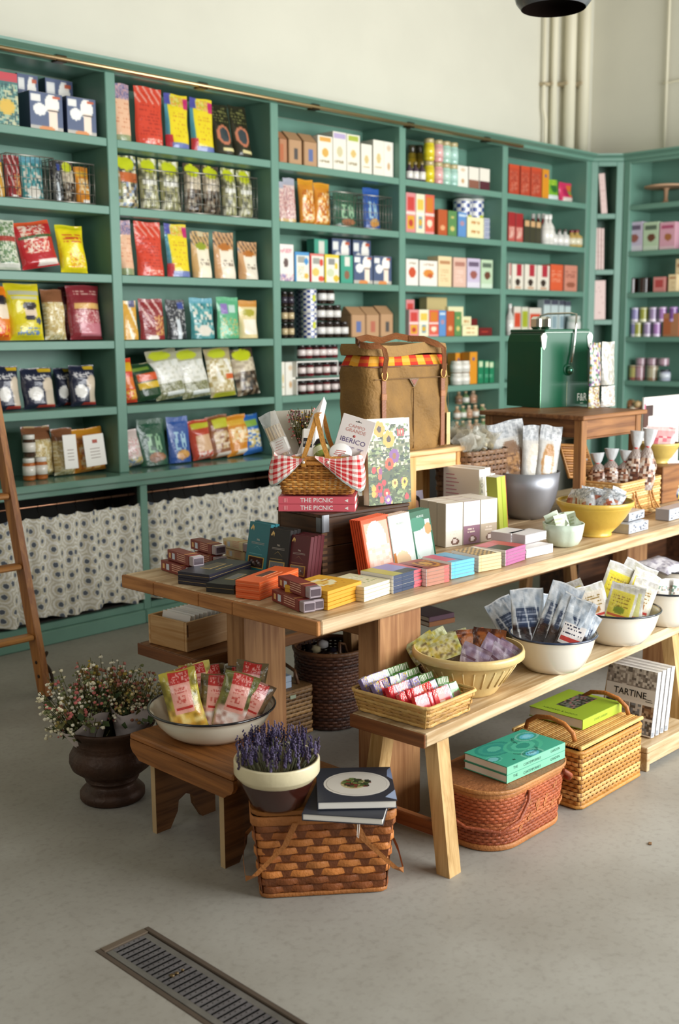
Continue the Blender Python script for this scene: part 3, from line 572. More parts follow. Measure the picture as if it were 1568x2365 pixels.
 tealcard=lambda: art(16, 26, '3d9a80', ('r', .3, .6, .75, .95, 'dcd8cc'), ('e', .5, .3, .22, .15, '8a5a40')), kids_b=lambda: art(20, 28, 'e6e2d4', ('r', 0, 0, .08, 1, '4a90c4'), ('r', 0, .9, 1, 1, '4a90c4'), ('r', .2, .65, .7, .85, '9a9a90'), ('e', .8, .7, .14, .12, '3d8ac4'), ('e', .8, .2, .14, .1, 'd9b040'), ('m', .2, .1, .65, .55, ['e6e2d4', 'c9c8b0', 'd8cfa0'], 3)), kids_r=lambda: art(20, 28, 'e6e2d4', ('r', 0, 0, .08, 1, 'c83a3a'), ('r', 0, .92, 1, 1, 'd9766a'), ('r', .2, .65, .7, .85, '9a9a90'), ('e', .82, .7, .14, .12, 'd0402c'), ('e', .8, .12, .2, .1, 'd9502c'), ('e', .4, .35, .25, .15, 'dcc060')), kids_y=lambda: art(20, 28, 'e6e2d4', ('r', 0, 0, .08, 1, 'd9c02c'), ('r', 0, .88, 1, 1, 'dcc42c'), ('r', .25, .65, .7, .85, '8a8a84'), ('e', .8, .6, .12, .12, 'e0c030'), ('e', .8, .15, .2, .12, 'd9b830'), ('e', .4, .35, .25, .15, 'c9cfa8')),
 whitepop=lambda: art(18, 26, 'e8e2da', ('l', .1, .75, .9, .9, 'd99aa0', 3, 3), ('e', .45, .5, .16, .12, '5a4440'), ('m', 0, 0, 1, .2, ['e8e2da', '8a78a8', 'd9a8a8'], 3)),
 mixbox=lambda: art(14, 14, 'd9d2c4', ('r', .1, .3, .9, .8, 'c8482c')), mixbox2=lambda: art(14, 14, 'd2d0c0', ('r', .1, .3, .9, .85, 'a0a82c')), coolbox=lambda: art(12, 22, 'c4d2d0', ('r', .2, .2, .8, .55, '8aa0a8'), ('r', 0, .85, 1, 1, '4a4a58')),
 greytable=lambda: art(20, 16, 'a8a4a0'))
AC = {}
def ART(k):
    if k not in AC: AC[k] = A_[k]().blur(1, .35)
    return AC[k]
def place(bay, sh, x0, x1, yt, kind, style, desc, depth=.09, lean=0, off=.05, zb=None, wall='L', dw=None, tilt=0):
    zb = ZS[sh] if zb is None else zb
    Yf = YS+off; ym = yt+20
    zb = zb+LIFT0+(depth*.5*math.sin(lean) if kind in ('pouch', 'pillow') else 0)
    p0, p1 = yp(x0, ym, Yf), yp(x1, ym, Yf); w = p1[0]-p0[0]; X = (p0[0]+p1[0])/2
    zt = yp((x0+x1)/2, yt, Yf+math.sin(lean)*.2)[2]; h = (zt-zb)/math.cos(lean)
    if not tilt:
        zt = min(zt, {'a': ZT, 'b': ZS['a']-ST, 'c': ZS['b']-ST, 'd': ZS['c']-ST, 'e': ZS['d']-ST, 'f': ZS['e']-ST}[sh]-.012); h = min(h, (zt-zb)/math.cos(lean))
    X = max(X, UPX[bay]+UPW+w/2+.003); X = min(X, UPX[bay+1]-w/2-.003)
    im = ART(style)
    where = dw or ('%s of %s' % (SHN[sh], BAYN[bay]) if sh != 'f' else 'counter of %s' % BAYN[bay])
    if kind in ('pillow', 'pouch', 'flat'):
        mb = bagmesh(im, w*.95, h, depth*.8, kind, int(x0)+100); y = Yf+depth*.5
        o = mb.build('chip_bag' if kind == 'pillow' else 'snack_pouch', FILM); cat = 'bag'
    elif kind == 'kraft':
        mb = MB(); d = depth; base = im.a[0, 0]; hb = h*.82
        mb.box((-w/2, 0, 0), (w/2, d, hb*.9), {'': base}, .004); card(mb, im, w-.01, hb*.86, y=-.0008, z0=.004)
        mb.add([(-w/2, .001, hb*.9), (w/2, .001, hb*.9), (w/2, d-.001, hb*.9), (-w/2, d-.001, hb*.9), (-w/2, d*.62, h), (w/2, d*.62, h), (w/2, d*.62+.012, h), (-w/2, d*.62+.012, h)], [(0, 1, 5, 4), (2, 3, 7, 6), (1, 2, 6, 5), (3, 0, 4, 7), (4, 5, 6, 7)], base)
        o = mb.build('coffee_bag', PAPER); y = Yf; cat = 'bag'
    else:
        side = im.a[im.h//2, 0]*.9; mb = pbox(im, w, depth, h, side, im.a[-1].mean(0)); o = mb.build('carton', CARD); y = Yf; cat = 'box'
    zb += w/2*abs(math.sin(tilt)); o.location = (X, y, zb); o.rotation_euler = (-lean, tilt, 0)
    note(o, desc, where, cat, X); return o
B = place
# leftmost bay
B(0, 'a', -14, 40, 166, 'box', 'teal_grid', 'teal patterned carton with red top band')
B(0, 'a', 68, 144, 214, 'box', 'popbox', 'blue popcorn carton with a white bearded face', .16)
B(0, 'a', 154, 221, 226, 'box', 'popbox', 'blue popcorn carton with a white bearded face', .08)
for x0, x1, yt in ((40, 88, 172), (105, 168, 184)): B(0, 'a', x0, x1, yt, 'box', 'popbox', 'dark popcorn carton in the shaded back row', .06, off=.24)
for x0, x1, yt, k, d in ((-12, 15, 355, 'gold_foil', 'gold foil bag in a wire basket'), (17, 55, 357, 'darkred_foil', 'dark red foil bag in a wire basket'), (54, 108, 362, 'teal_white', 'teal and white pouch in a wire basket'), (124, 152, 370, 'black_white', 'black pouch with white specks in a wire basket'), (152, 180, 372, 'corn_drk', 'dark snack bag with yellow top in a wire basket'), (181, 214, 385, 'orange2', 'orange snack bag in a wire basket')):
    B(0, 'b', x0, x1, yt, 'pouch', k, d, .06, .08, .09)
B(0, 'c', -6, 56, 506, 'pillow', 'white_green', 'white and green chip bag', .09, .22, .06)
B(0, 'c', 58, 150, 520, 'pillow', 'red_chip', 'red chip bag with pale lettering', .09, .22, .06, tilt=-.16)
B(0, 'c', 145, 211, 520, 'pillow', 'yellow_chip', 'bright yellow chip bag', .09, .15, .06)
B(0, 'd', -40, 36, 660, 'pillow', 'orange_face', 'orange chip bag with a face print', .1, .12, .05)
B(0, 'd', 26, 110, 654, 'pillow', 'yellow_face', 'yellow chip bag with a dark haired face print', .1, .12, .05)
B(0, 'd', 110, 163, 668, 'pillow', 'kettle', 'clear bag of kettle corn', .09, .15, .08)
B(0, 'd', 150, 195, 662, 'pillow', 'maroon', 'half hidden maroon chip bag', .08, .12, .14)
B(0, 'd', 168, 248, 658, 'pillow', 'maroon', 'maroon chip bag with gold band', .1, .12, .05)
for x0, x1, yt, d in ((-6, 58, 846, 'navy popcorn bag with yellow flash'), (60, 139, 850, 'navy popcorn bag with white lettering'), (138, 180, 850, 'navy popcorn bag standing further back'), (172, 234, 844, 'navy popcorn bag beside the upright')):
    B(0, 'e', x0, x1, yt, 'pillow', 'popbag', d, .1, .1, .12 if 'further' in d else .05)
B(0, 'f', 70, 140, 986, 'pillow', 'kettle', 'big clear bag of golden crackers', .16, .08, .08)
# second bay
for x0, x1, yt, k, d, ln in ((268, 311, 190, 'peach', 'peach snack pouch', .05), (320, 386, 196, 'red_pouch', 'tall red snack pouch', .05), (390, 446, 216, 'yellow_pouch', 'yellow snack pouch', .05), (449, 504, 226, 'yellow_pouch', 'yellow snack pouch', .05), (505, 550, 240, 'black_ring', 'black bag with a red ring', .2), (549, 592, 244, 'black_ring', 'black bag with a red ring', .2)):
    B(1, 'a', x0, x1, yt, 'pouch', k, d, .08, ln)
for x0, x1, yt, k, d in ((273, 328, 352, 'corn_org', 'yellow topped popcorn bag with orange label'), (330, 376, 354, 'corn_yel', 'yellow topped popcorn bag in a wire basket'), (378, 426, 358, 'corn_yel', 'yellow topped popcorn bag in a wire basket'), (434, 476, 366, 'corn_drk', 'dark yellow topped popcorn bag in wire basket'), (478, 518, 370, 'corn_drk', 'dark yellow topped popcorn bag in wire basket'), (522, 556, 378, 'corn_yel', 'pale popcorn bag in the right wire basket'), (558, 592, 384, 'corn_yel', 'pale popcorn bag in the right wire basket')):
    B(1, 'b', x0, x1, yt, 'pillow', k, d, .08, .05, .08)
for x0, x1, yt, k, d in ((278, 316, 506, 'peach', 'peach snack pouch'), (322, 386, 508, 'red_pouch', 'tall red snack pouch'), (392, 446, 512, 'yellow_pouch', 'yellow snack pouch'), (452, 497, 534, 'tan_green', 'tan and white pouch with green spot'), (504, 553, 536, 'tan_stripe', 'tan and white striped pouch'), (560, 606, 558, 'tan_stripe', 'tan and white striped pouch')):
    B(1, 'c', x0, x1, yt, 'pouch', k, d, .08, .06)
for x0, x1, yt, k, d in ((285, 326, 694, 'gold_foil', 'gold foil snack pouch'), (329, 388, 690, 'darkred_foil', 'dark red foil pouch'), (392, 439, 692, 'black_white', 'black and white snack pouch'), (447, 503, 688, 'teal_white', 'teal and white snack pouch'), (509, 561, 686, 'mint_foil', 'mint green foil pouch'), (560, 604, 694, 'cream_yel', 'cream and yellow pouch')):
    B(1, 'd', x0, x1, yt, 'pouch', k, d, .07, .05)
for x0, x1, yt, k, d, tl in ((289, 325, 828, 'redorange', 'red and orange snack bag', -.03), (322, 386, 842, 'greendark', 'dark green snack bag with orange label', -.12), (366, 440, 812, 'clearseed', 'clear bag of pale puffs with yellow spot', -.12), (426, 498, 810, 'clearseed', 'clear bag of pale puffs with yellow spot', -.1), (494, 557, 806, 'clearorg', 'clear bag with orange patch', -.06), (556, 611, 808, 'corn_drk', 'yellow topped dark popcorn bag', -.08)):
    B(1, 'e', x0, x1, yt, 'pillow', k, d, .08, .18, tilt=tl)
for x0, x1, yt, k, d, kd, tl in ((293, 342, 998, 'whitepink', 'small white and pink bag', 'pillow', -.15), (330, 396, 968, 'tolo_green', 'dark green pouch with mint lettering', 'pouch', 0), (398, 451, 963, 'tolo_blue', 'blue pouch with pale lettering', 'pouch', 0), (452, 504, 972, 'redstripe', 'red bag with yellow label', 'pillow', -.08), (494, 547, 962, 'brownyel', 'brown bag with yellow label', 'pillow', -.08), (532, 590, 962, 'orange2', 'orange snack bag', 'pillow', -.08), (578, 626, 960, 'blueyel', 'blue and yellow snack bag', 'pillow', -.1)):
    B(1, 'f', x0, x1, yt, kd, k, d, .08, .12, .07, tilt=tl)
# third bay
for x0, x1, yt, k in ((645, 663, 300, 'kraft_o'), (667, 697, 302, 'kraft_k'), (702, 732, 307, 'kraft_b')): B(2, 'a', x0, x1, yt, 'kraft', k, 'brown kraft coffee bag', .09)
for x0, x1, yt, k, d in ((734, 768, 314, 'tb_or', 'white carton with orange band'), (769, 800, 305, 'tb_li', 'white carton with lilac band'), (801, 831, 311, 'tb_gr', 'white carton with green band'), (834, 859, 333, 'tallbox', 'plain white carton'), (862, 887, 324, 'tallbox', 'plain white carton'), (887, 908, 328, 'whitebox', 'narrow white carton')): B(2, 'a', x0, x1, yt, 'box', k, d, .15)
for x0, x1, yt, k, d, kd in ((644, 667, 418, 'pinkbag', 'pink and white bag', 'pouch'), (664, 692, 410, 'pinkbag', 'pink and white bag', 'pouch'), (699, 736, 414, 'orgbag', 'orange chip bag', 'pillow'), (734, 772, 422, 'orgbag', 'orange chip bag', 'pillow'), (778, 836, 446, 'tolo_green', 'dark green pouch inside a wire basket', 'pouch'), (848, 887, 434, 'tolo_blue', 'blue pouch with cracker print in a wire basket', 'pouch')): B(2, 'b', x0, x1, yt, kd, k, d, .07, .05, .08)
B(2, 'c', 645, 678, 564, 'box', 'whitepop', 'tilted white carton with pink lettering', .08)
for x0, x1, yt, k, d in ((726, 757, 552, 'tealcard', 'teal carton in the back row'), (767, 810, 549, 'popbox', 'blue face carton in the back row'), (815, 856, 551, 'popbox', 'blue face carton in the back row')): B(2, 'c', x0, x1, yt, 'box', k, d, .07, off=.2)
for x0, x1, yt, k, d in ((681, 714, 582, 'kids_b', 'white carton with blue border'), (716, 748, 586, 'kids_r', 'white carton with red border'), (750, 783, 588, 'kids_y', 'white carton with yellow border'), (787, 815, 590, 'tealcard', 'teal carton with cookie print'), (817, 861, 590, 'popbox', 'blue face carton'), (863, 904, 592, 'popbox', 'blue face carton')): B(2, 'c', x0, x1, yt, 'box', k, d, .09)
for x0, x1, yt, k in ((812, 844, 708, 'kraft_b'), (846, 876, 708, 'kraft_r'), (879, 908, 706, 'kraft_k')): B(2, 'd', x0, x1, yt, 'kraft', k, 'kraft coffee bag with coloured label', .1)
for x0, x1, k in ((649, 658, 'tallbox'), (659, 682, 'whitebox')): B(2, 'e', x0, x1, 836, 'box', k, 'tall narrow white carton', .08)
# fourth bay
for x0, x1, yt, k, d in ((1057, 1081, 383, 'whitebox', 'white carton with tan spot'), (1083, 1106, 386, 'whitebrown', 'white carton with brown foot'), (1108, 1131, 389, 'whiteplum', 'white carton with plum foot')): B(3, 'a', x0, x1, yt, 'box', k, d, .1)
for x0, x1, yt, k, d in ((938, 960, 445, 'spice_r', 'tall pink and red spice carton'), (961, 981, 448, 'spice_c', 'tall cream spice carton'), (982, 1003, 450, 'spice_o', 'tall orange and pink spice carton'), (1012, 1033, 484, 'orangespine', 'orange carton'), (1035, 1055, 487, 'greenspine', 'green carton'), (1058, 1077, 490, 'bluespine', 'blue carton'), (1079, 1117, 502, 'cream2', 'squarish cream carton'), (1118, 1131, 504, 'bluecheck', 'blue chequered carton')): B(3, 'b', x0, x1, yt, 'box', k, d, .08)
for x0, x1, yt, k, d in ((938, 966, 598, 'cream_blob', 'white carton with red fruit'), (969, 1010, 602, 'cream_blob2', 'wide white carton with orange fruit'), (1012, 1043, 592, 'creambox', 'cream carton'), (1047, 1077, 595, 'rosebox', 'rose carton'), (1079, 1109, 597, 'lilacbox', 'lilac carton'), (1111, 1138, 600, 'mintbox', 'mint carton')): B(3, 'c', x0, x1, yt, 'box', k, d, .1)
for x0, x1, yt, k, d, of in ((938, 957, 692, 'spice_r', 'red carton in the back', .16), (986, 1032, 687, 'tanbox', 'wide tan carton on top at the back', .2), (945, 967, 715, 'spice_r', 'pink and yellow spice carton', .05), (968, 990, 715, 'spice_c', 'cream spice carton', .05), (991, 1013, 716, 'spice_o', 'orange and pink spice carton', .05), (1014, 1030, 717, 'bluespine', 'small blue carton', .05), (1031, 1049, 718, 'orangespine', 'small orange carton', .05), (1050, 1066, 720, 'greenspine', 'small green carton', .05), (1035, 1070, 708, 'cream2', 'pale cream carton at the back', .17)): B(3, 'd', x0, x1, yt, 'box', k, d, .07, off=of)
for x0, x1, yt, k, d, of, y0 in ((1068, 1104, 752, 'cream2', 'low cream carton', .05, None), (1066, 1088, 731, 'cream2', 'cream carton behind the low one', .14, None), (1106, 1136, 757, 'darkredbox', 'small dark red carton', .06, None), (1086, 1102, 736, 'darkredbox', 'dark red carton behind', .2, None)): B(3, 'd', x0, x1, yt, 'box', k, d, .06, off=of)
for x0, x1, yt, k, d in ((1052, 1066, 815, 'goldspine', 'tall gold box'), (1068, 1082, 815, 'goldspine', 'tall gold box'), (1085, 1102, 813, 'goldspine', 'tall gold box'), (1104, 1117, 832, 'greencan', 'green box with pale label'), (1119, 1131, 833, 'greencan', 'green box with pale label'), (1132, 1145, 834, 'greencan', 'green box with pale label')): B(3, 'e', x0, x1, yt, 'box', k, d, .08, off=.14 if x0 < 1080 else .05)
# fifth bay
for x0, x1, yt, k, d in ((1176, 1200, 380, 'orange_tall', 'rust red tall box'), (1203, 1225, 384, 'orange_tall', 'rust red tall box'), (1227, 1251, 387, 'orange_tall', 'rust red tall box'), (1253, 1268, 391, 'goldspine', 'golden yellow box spine'), (1271, 1300, 413, 'greenpink', 'green and white pouch'), (1302, 1332, 421, 'pinkgreen', 'pink and orange pouch')): B(4, 'a', x0, x1, yt, 'box' if x0 < 1270 else 'pouch', k, d, .1, off=.06)
for x0, x1, yt, k, d in ((1175, 1190, 490, 'redcard', 'red and pink card'), (1192, 1208, 493, 'redcard', 'red and pink card'), (1211, 1224, 507, 'darkpeach', 'dark carton with peach label'), (1225, 1237, 509, 'darkpeach', 'dark carton with peach label'), (1238, 1250, 511, 'darkpeach', 'dark carton with peach label')): B(4, 'b', x0, x1, yt, 'box', k, d, .1)
for x0, x1, yt, k, d in ((1175, 1181, 608, 'redwhite', 'cream carton with red band'), (1183, 1209, 610, 'redwhite', 'cream carton with red band'), (1212, 1239, 611, 'redwhite', 'cream carton with red band'), (1241, 1269, 613, 'redwhite', 'cream carton with red band'), (1272, 1300, 611, 'orangebox', 'orange carton'), (1304, 1333, 613, 'salmon', 'salmon carton')): B(4, 'c', x0, x1, yt, 'box', k, d, .1)
for x0, x1, yt, k, d, of in ((1187, 1203, 708, 'mixbox', 'small red and white box', .05), (1205, 1220, 709, 'mixbox2', 'small green and white box', .05), (1222, 1250, 711, 'mixbox', 'small pink and white box', .05), (1256, 1271, 692, 'coolbox', 'pale blue tall box', .12), (1273, 1289, 693, 'coolbox', 'pale blue tall box', .12), (1291, 1305, 694, 'coolbox', 'pale blue tall box', .12), (1307, 1322, 696, 'coolbox', 'pale blue tall box', .12)): B(4, 'd', x0, x1, yt, 'box', k, d, .06, off=of)
# jars, tins and bottles
JP = {}
def jarproto(kind, r, h, body, label, lid):
    k = (kind, r, h, body, label, lid)
    if k in JP: return JP[k]
    if kind == 'jar':
        b = MB().lathe([(r*.8, 0), (r*.97, h*.04), (r, h*.1), (r, h*.24), (r*1.015, h*.241), (r*1.015, h*.66), (r, h*.661), (r, h*.72), (r*.85, h*.8), (r*.82, h*.83)], [body]*4+[label]+[body]*4, 18)
        l = MB().lathe([(r*.86, h*.8), (r*.92, h*.81), (r*.92, h*.97), (r*.88, h), (r*.02, h*1.001)], lid, 18)
    elif kind == 'bottle':
        b = MB().lathe([(r*.9, 0), (r, h*.03), (r, h*.12), (r*1.015, h*.121), (r*1.015, h*.5), (r, h*.501), (r, h*.56), (r*.75, h*.66), (r*.4, h*.74), (r*.38, h*.86)], [body]*3+[label]+[body]*5, 16)
        l = MB().lathe([(r*.45, h*.85), (r*.47, h*.86), (r*.47, h*.99), (r*.4, h)], lid, 14)
    else:
        b = MB(); n = 24; rows = 10
        P = np.array([[(r*math.cos(2*math.pi*i/n), r*math.sin(2*math.pi*i/n), h*.97*j/rows) for i in range(n+1)] for j in range(rows+1)])
        if kind == 'checktin': cs = np.array([[col(label if (i//2+j) % 2 else body) for i in range(n)] for j in range(rows)])
        else: cs = np.array([[col(body if .15 < (j+.5)/rows < .9 else label) for i in range(n)] for j in range(rows)])
        b.grid(P, cs, True)
        if kind == 'checktin': b.box((-.28*r, -r*1.03, h*.35), (.28*r, -r*.9, h*.6), 'c9cf3c', .004)
        l = MB().lathe([(r*1.03, h*.93), (r*1.03, h*.99), (r*.95, h), (r*.02, h)], lid, 20)
    JP[k] = (b.build('body', GLASS if kind in ('jar', 'bottle') else GLOSS), l.build('lid', CHROME if lid == 'c9b58a' else GLOSS)); 
    for o in JP[k]: C.collection.objects.unlink(o)
    return JP[k]
def vessel(kind, X, Y, z, r, h, body, label, lid, desc, where, group=None, name=None, cat=None):
    b, l = jarproto(kind, round(r, 4), round(h, 4), body, label, lid)
    t = bpy.data.objects.new(name or {'jar': 'glass_jar', 'bottle': 'bottle', 'tin': 'tin', 'checktin': 'tin'}[kind], None); C.collection.objects.link(t); t.location = (X, Y, z)
    for o, n in ((b, 'body'), (l, 'lid')):
        c = bpy.data.objects.new(n, o.data); C.collection.objects.link(c); c.parent = t
    t.location.z += LIFT0
    note(t, desc, where, cat or {'jar': 'jar', 'bottle': 'bottle'}.get(kind, 'tin'), X, group); return t
def jars(bay, sh, xs, z, ytop, kind, w, cols, desc, off=.06, ref=None):
    """a row of vessels at the picture columns xs, w pixels wide"""
    Y = YS+off
    for k, x in enumerate(xs):
        X = yp(x, 600, Y)[0]; r = (yp(x+w/2, 600, Y)[0]-yp(x-w/2, 600, Y)[0])/2*.97
        c = cols[k % len(cols)]; X = min(max(X, UPX[bay]+UPW+r*1.05+.003), UPX[bay+1]-r*1.05-.003); h = (yp(x, ytop+(x-xs[0])*0, Y)[2]-z) if not isinstance(ytop, float) else ytop
        vessel(kind, X, Y, z, r, h, *c, desc if isinstance(desc, str) else desc[k % len(desc)], '%s of %s' % (SHN[sh] if sh != 'f' else 'counter', BAYN[bay]))
# spread and conserve jars on the counter, leftmost bay
for row, (z, xs) in enumerate(((.835, (42, 71)), (.955, (45,)))):
    jars(0, 'f', xs, z, .115, 'jar', 28, [('b5652a' if row == 0 else '4a3426', 'e6e0d4', 'e9e6dc')], ('small amber jar with white label behind the ladder', 'small white jar behind the ladder') if row == 0 else 'small dark jar stacked on another behind the ladder', .09)
for x0, x1, yt, d in ((136, 188, 990, 'clear cracker bag with a big white label'), (184, 262, 992, 'clear bag of brown crackers with paper card')):
    o = B(0, 'f', x0, x1, yt, 'pillow', 'kettle' if x0 < 150 else 'orgbag', d, .13, .1, .05, tilt=-.05 if x0 > 150 else 0)
    w = o.dimensions[0]; h = o.dimensions[2]
    m = MB(); m.box((-w*.36, -.085, h*.12), (w*.26, -.081, h*.84), 'efece4'); 
    for q in range(4): m.box((-w*.2, -.0865, h*(.3+.07*q)), (w*.1, -.0815, h*(.315+.07*q)), '9a8a80')
    if x0 > 150: m.box((-w*.1, -.0868, h*.64), (w*.05, -.0818, h*.72), 'b0503c')
    m.build('paper_label', PAPER, o, 'white printed label')
# third bay: dark bottles, chequered tins, spread jars, jam jars
for row in range(3): jars(2, 'd', (654, 669), 1.541+row*.095, .09, 'jar', 13, [('2b1f18', 'c9b48a' if row < 2 else '3a3440', '1a1512')], 'small dark jar in a stacked column', .06)
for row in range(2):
    jars(2, 'd', (692,), 1.541+row*.165, .165, 'checktin', 22, [('3a3f5c', '8a8aa0', '444a66')], 'shaded chequered tin %s' % ('at the bottom' if row == 0 else 'on top of another'), .2)  # same tin in darker colours, its shade painted in
    jars(2, 'd', (712,), 1.541+row*.165, .165, 'checktin', 27, [('3d4f8f', 'e6e4dc', 'd8d8d4')], 'blue and white chequered tin %s' % ('at the bottom' if row == 0 else 'on top of another'), .07)
for row, xs in enumerate(((739, 757, 774, 792), (739, 757, 775), (742, 760))): jars(2, 'd', xs, 1.541+row*.105, .1, 'jar', 17, [('2b1c14', 'e9e6e0', '2a211c')], 'squat dark jar with white label, %s row' % ('bottom', 'middle', 'top')[row], .06)
ZJ = [1.193, 1.303, 1.413]
for row, xs in enumerate(((693, 712, 731, 750, 769, 788, 803), (693, 712, 731, 750, 769, 788), (693, 709, 725, 741, 756, 768))):
    jars(2, 'e', xs, ZJ[row], .085, 'jar', 15.5, [('3a1418', 'e6d8d4', '1d1a1a'), ('6a1a24', 'e9dcd6', '1d1a1a')], 'small jam jar with pink label, %s tier' % ('bottom', 'middle', 'top')[row], .05)
for k, (xa, xb) in enumerate(((684, 812), (684, 780))):
    a, b = yp(xa, 850, YS+.02)[0], yp(xb, 850, YS+.02)[0]
    a = max(a, UPX[2]+UPW+.001)
    m = MB(); m.box((0, 0, .088), (b-a, .1, .096), 'efece4'); m.box((0, .095, 0), (b-a, .1, .09), 'efece4'); m.box((0, .0, 0), (.006, .095, .09), 'efece4'); m.box((b-a-.006, 0, 0), (b-a, .095, .09), 'efece4')
    o = m.build('jar_riser', PAPER); o.location = (a, YS+.015, ZJ[k]+LIFT0*.5); tag(o, ('lower' if k == 0 else 'upper')+' white riser shelf between tiers of jam jars', 'riser')
# fourth bay
for row in range(2):
    jars(3, 'a', (989, 1009, 1026, 1043), 2.233+.341+row*.148, .145, 'jar', 17, [('d9c62c', 'e3cf2a', 'b8a87a'), ('dba0a0', 'e6b4b0', 'b8a87a'), ('a8d0bc', 'bcdccb', 'b8a87a'), ('a4ccbe', 'b4d8cc', 'b8a87a')], ['yellow canister, %s row', 'pink canister, %s row', 'mint canister, %s row', 'pale mint canister, %s row'] if 0 else [s % ('lower' if row == 0 else 'upper') for s in ('yellow canister in the %s row', 'pink canister in the %s row', 'mint canister in the %s row', 'pale mint canister in the %s row')], .06)
jars(3, 'a', (950, 966), 2.574, 336, 'jar', 15, [('8a7420', 'a88a24', '4a4430')], 'dark yellow canister in the back', .2)
jars(3, 'a', (944, 958, 973), 2.574, 374, 'bottle', 12, [('4a3a48', 'ebe6de', '8a7a4a')], 'small bottle with white label', .06)
jars(3, 'b', (1067, 1094), 2.233, 460, 'checktin', 28, [('3d4f8f', 'e6e4dc', 'c9c9c4')], 'tall blue and white chequered tin', .2)
for row in range(2): jars(3, 'e', (1056, 1074), 1.193+row*.088, .082, 'jar', 18, [('dcd8cc', 'ece8de', 'e4e0d4')], 'white lidded jar, %s row' % ('bottom', 'top')[row], .06)
for row, xs in enumerate(((1058, 1072, 1088, 1104, 1120), (1058, 1072, 1086, 1101, 1117, 1130), (1062, 1078, 1095, 1112))):
    jars(3, 'f', xs, .835+row*.1, .095, 'bottle', 12, [('b08a68', 'ded8cc' if row < 2 else '8a6a54', 'd8b890'), ('6f8a5c', 'e2ded2', 'd8b890'), ('c9a488', 'c09070', 'd9c0a0')], 'little bottle in the %s tier' % ('front', 'middle', 'back')[row], .04+.09*row)
# fifth bay
jars(4, 'b', (1258, 1267), 2.233, 496, 'bottle', 14, [('e0dcd4', 'ece8e0', 'efece6')], 'tall white bottle', .05)
jars(4, 'b', (1277, 1290, 1303), 2.233, 530, 'bottle', 13, [('d6d4ce', 'ece8e2', '5a5048')], 'small white bottle with dark cap', .05)
jars(4, 'b', (1318, 1337), 2.233, 532, 'bottle', 16, [('c9a860', 'dcd4b8', '7a3038')], 'striped small bottle', .05)
jars(4, 'b', (1229, 1241, 1252), 2.233, 494, 'bottle', 12, [('9a2c34', 'b84048', 'd8d0c8')], 'red bottle with white cap in the back', .18)
jars(4, 'd', (1179,), 1.541, 702, 'bottle', 12, [('c9c8c0', 'e4e0d8', 'd8d6d0')], 'pale bottle', .05)
jars(4, 'd', (1330,), 1.541, 730, 'jar', 18, [('c0ccc0', 'e2e4de', 'd8d8d0')], 'white lidded jar', .05)
# wire baskets standing on the shelves
def wirebasket(X0, X1, Y0, Y1, z, h, desc, where):
    t = bpy.data.objects.new('wire_basket', None); C.collection.objects.link(t); t.location = (X0, Y0, z+LIFT0); w, d = X1-X0, Y1-Y0
    fr = MB()
    for zz in (.006, h): fr = MB(); fr.tube([(0, 0, zz), (w, 0, zz), (w, d, zz), (0, d, zz)], .0032, '8d8a80', 5, closed=True); fr.build('frame', STEEL, t)
    g = MB(); n = max(5, int(w/.026))
    for k in range(n+1):
        x = w*k/n; g.tube([(x, 0, h), (x, 0, .006)], .0016, '8d8a80', 4); g.tube([(x, d, h), (x, d, .006)], .0016, '8d8a80', 4)
    for k in range(1, 4): z_ = h*k/4; g.tube([(0, 0, z_), (w, 0, z_), (w, d, z_), (0, d, z_)], .0016, '8d8a80', 4, closed=True)
    for k in range(int(d/.03)): y = d*(k+.5)/int(d/.03); g.tube([(0, y, h), (0, y, .006), (w, y, .006), (w, y, h)], .0016, '8d8a80', 4)
    g.build('wire_mesh', STEEL, t, kind='stuff'); note(t, desc, where, 'basket', X0)
def wb(bay, sh, x0, x1, yt, desc):
    Y = YS+.035; a, b = yp(x0, yt, Y), yp(x1, yt, Y); wirebasket(a[0], b[0], Y, Y+.22, ZS[sh], (a[2]+b[2])/2-ZS[sh], desc, '%s of %s' % (SHN[sh], BAYN[bay]))
wb(0, 'b', 14, 123, 360, 'wire basket of teal pouches'); wb(0, 'b', 126, 216, 376, 'wire basket of dark pouches')
wb(1, 'b', 326, 428, 396, 'wire basket of pale popcorn bags'); wb(1, 'b', 430, 515, 402, 'wire basket of dark popcorn bags'); wb(1, 'b', 519, 593, 408, 'wire basket beside the right upright')
wb(2, 'b', 774, 838, 446, 'wire basket with a dark green pouch'); wb(2, 'b', 844, 904, 454, 'wire basket with a blue pouch')
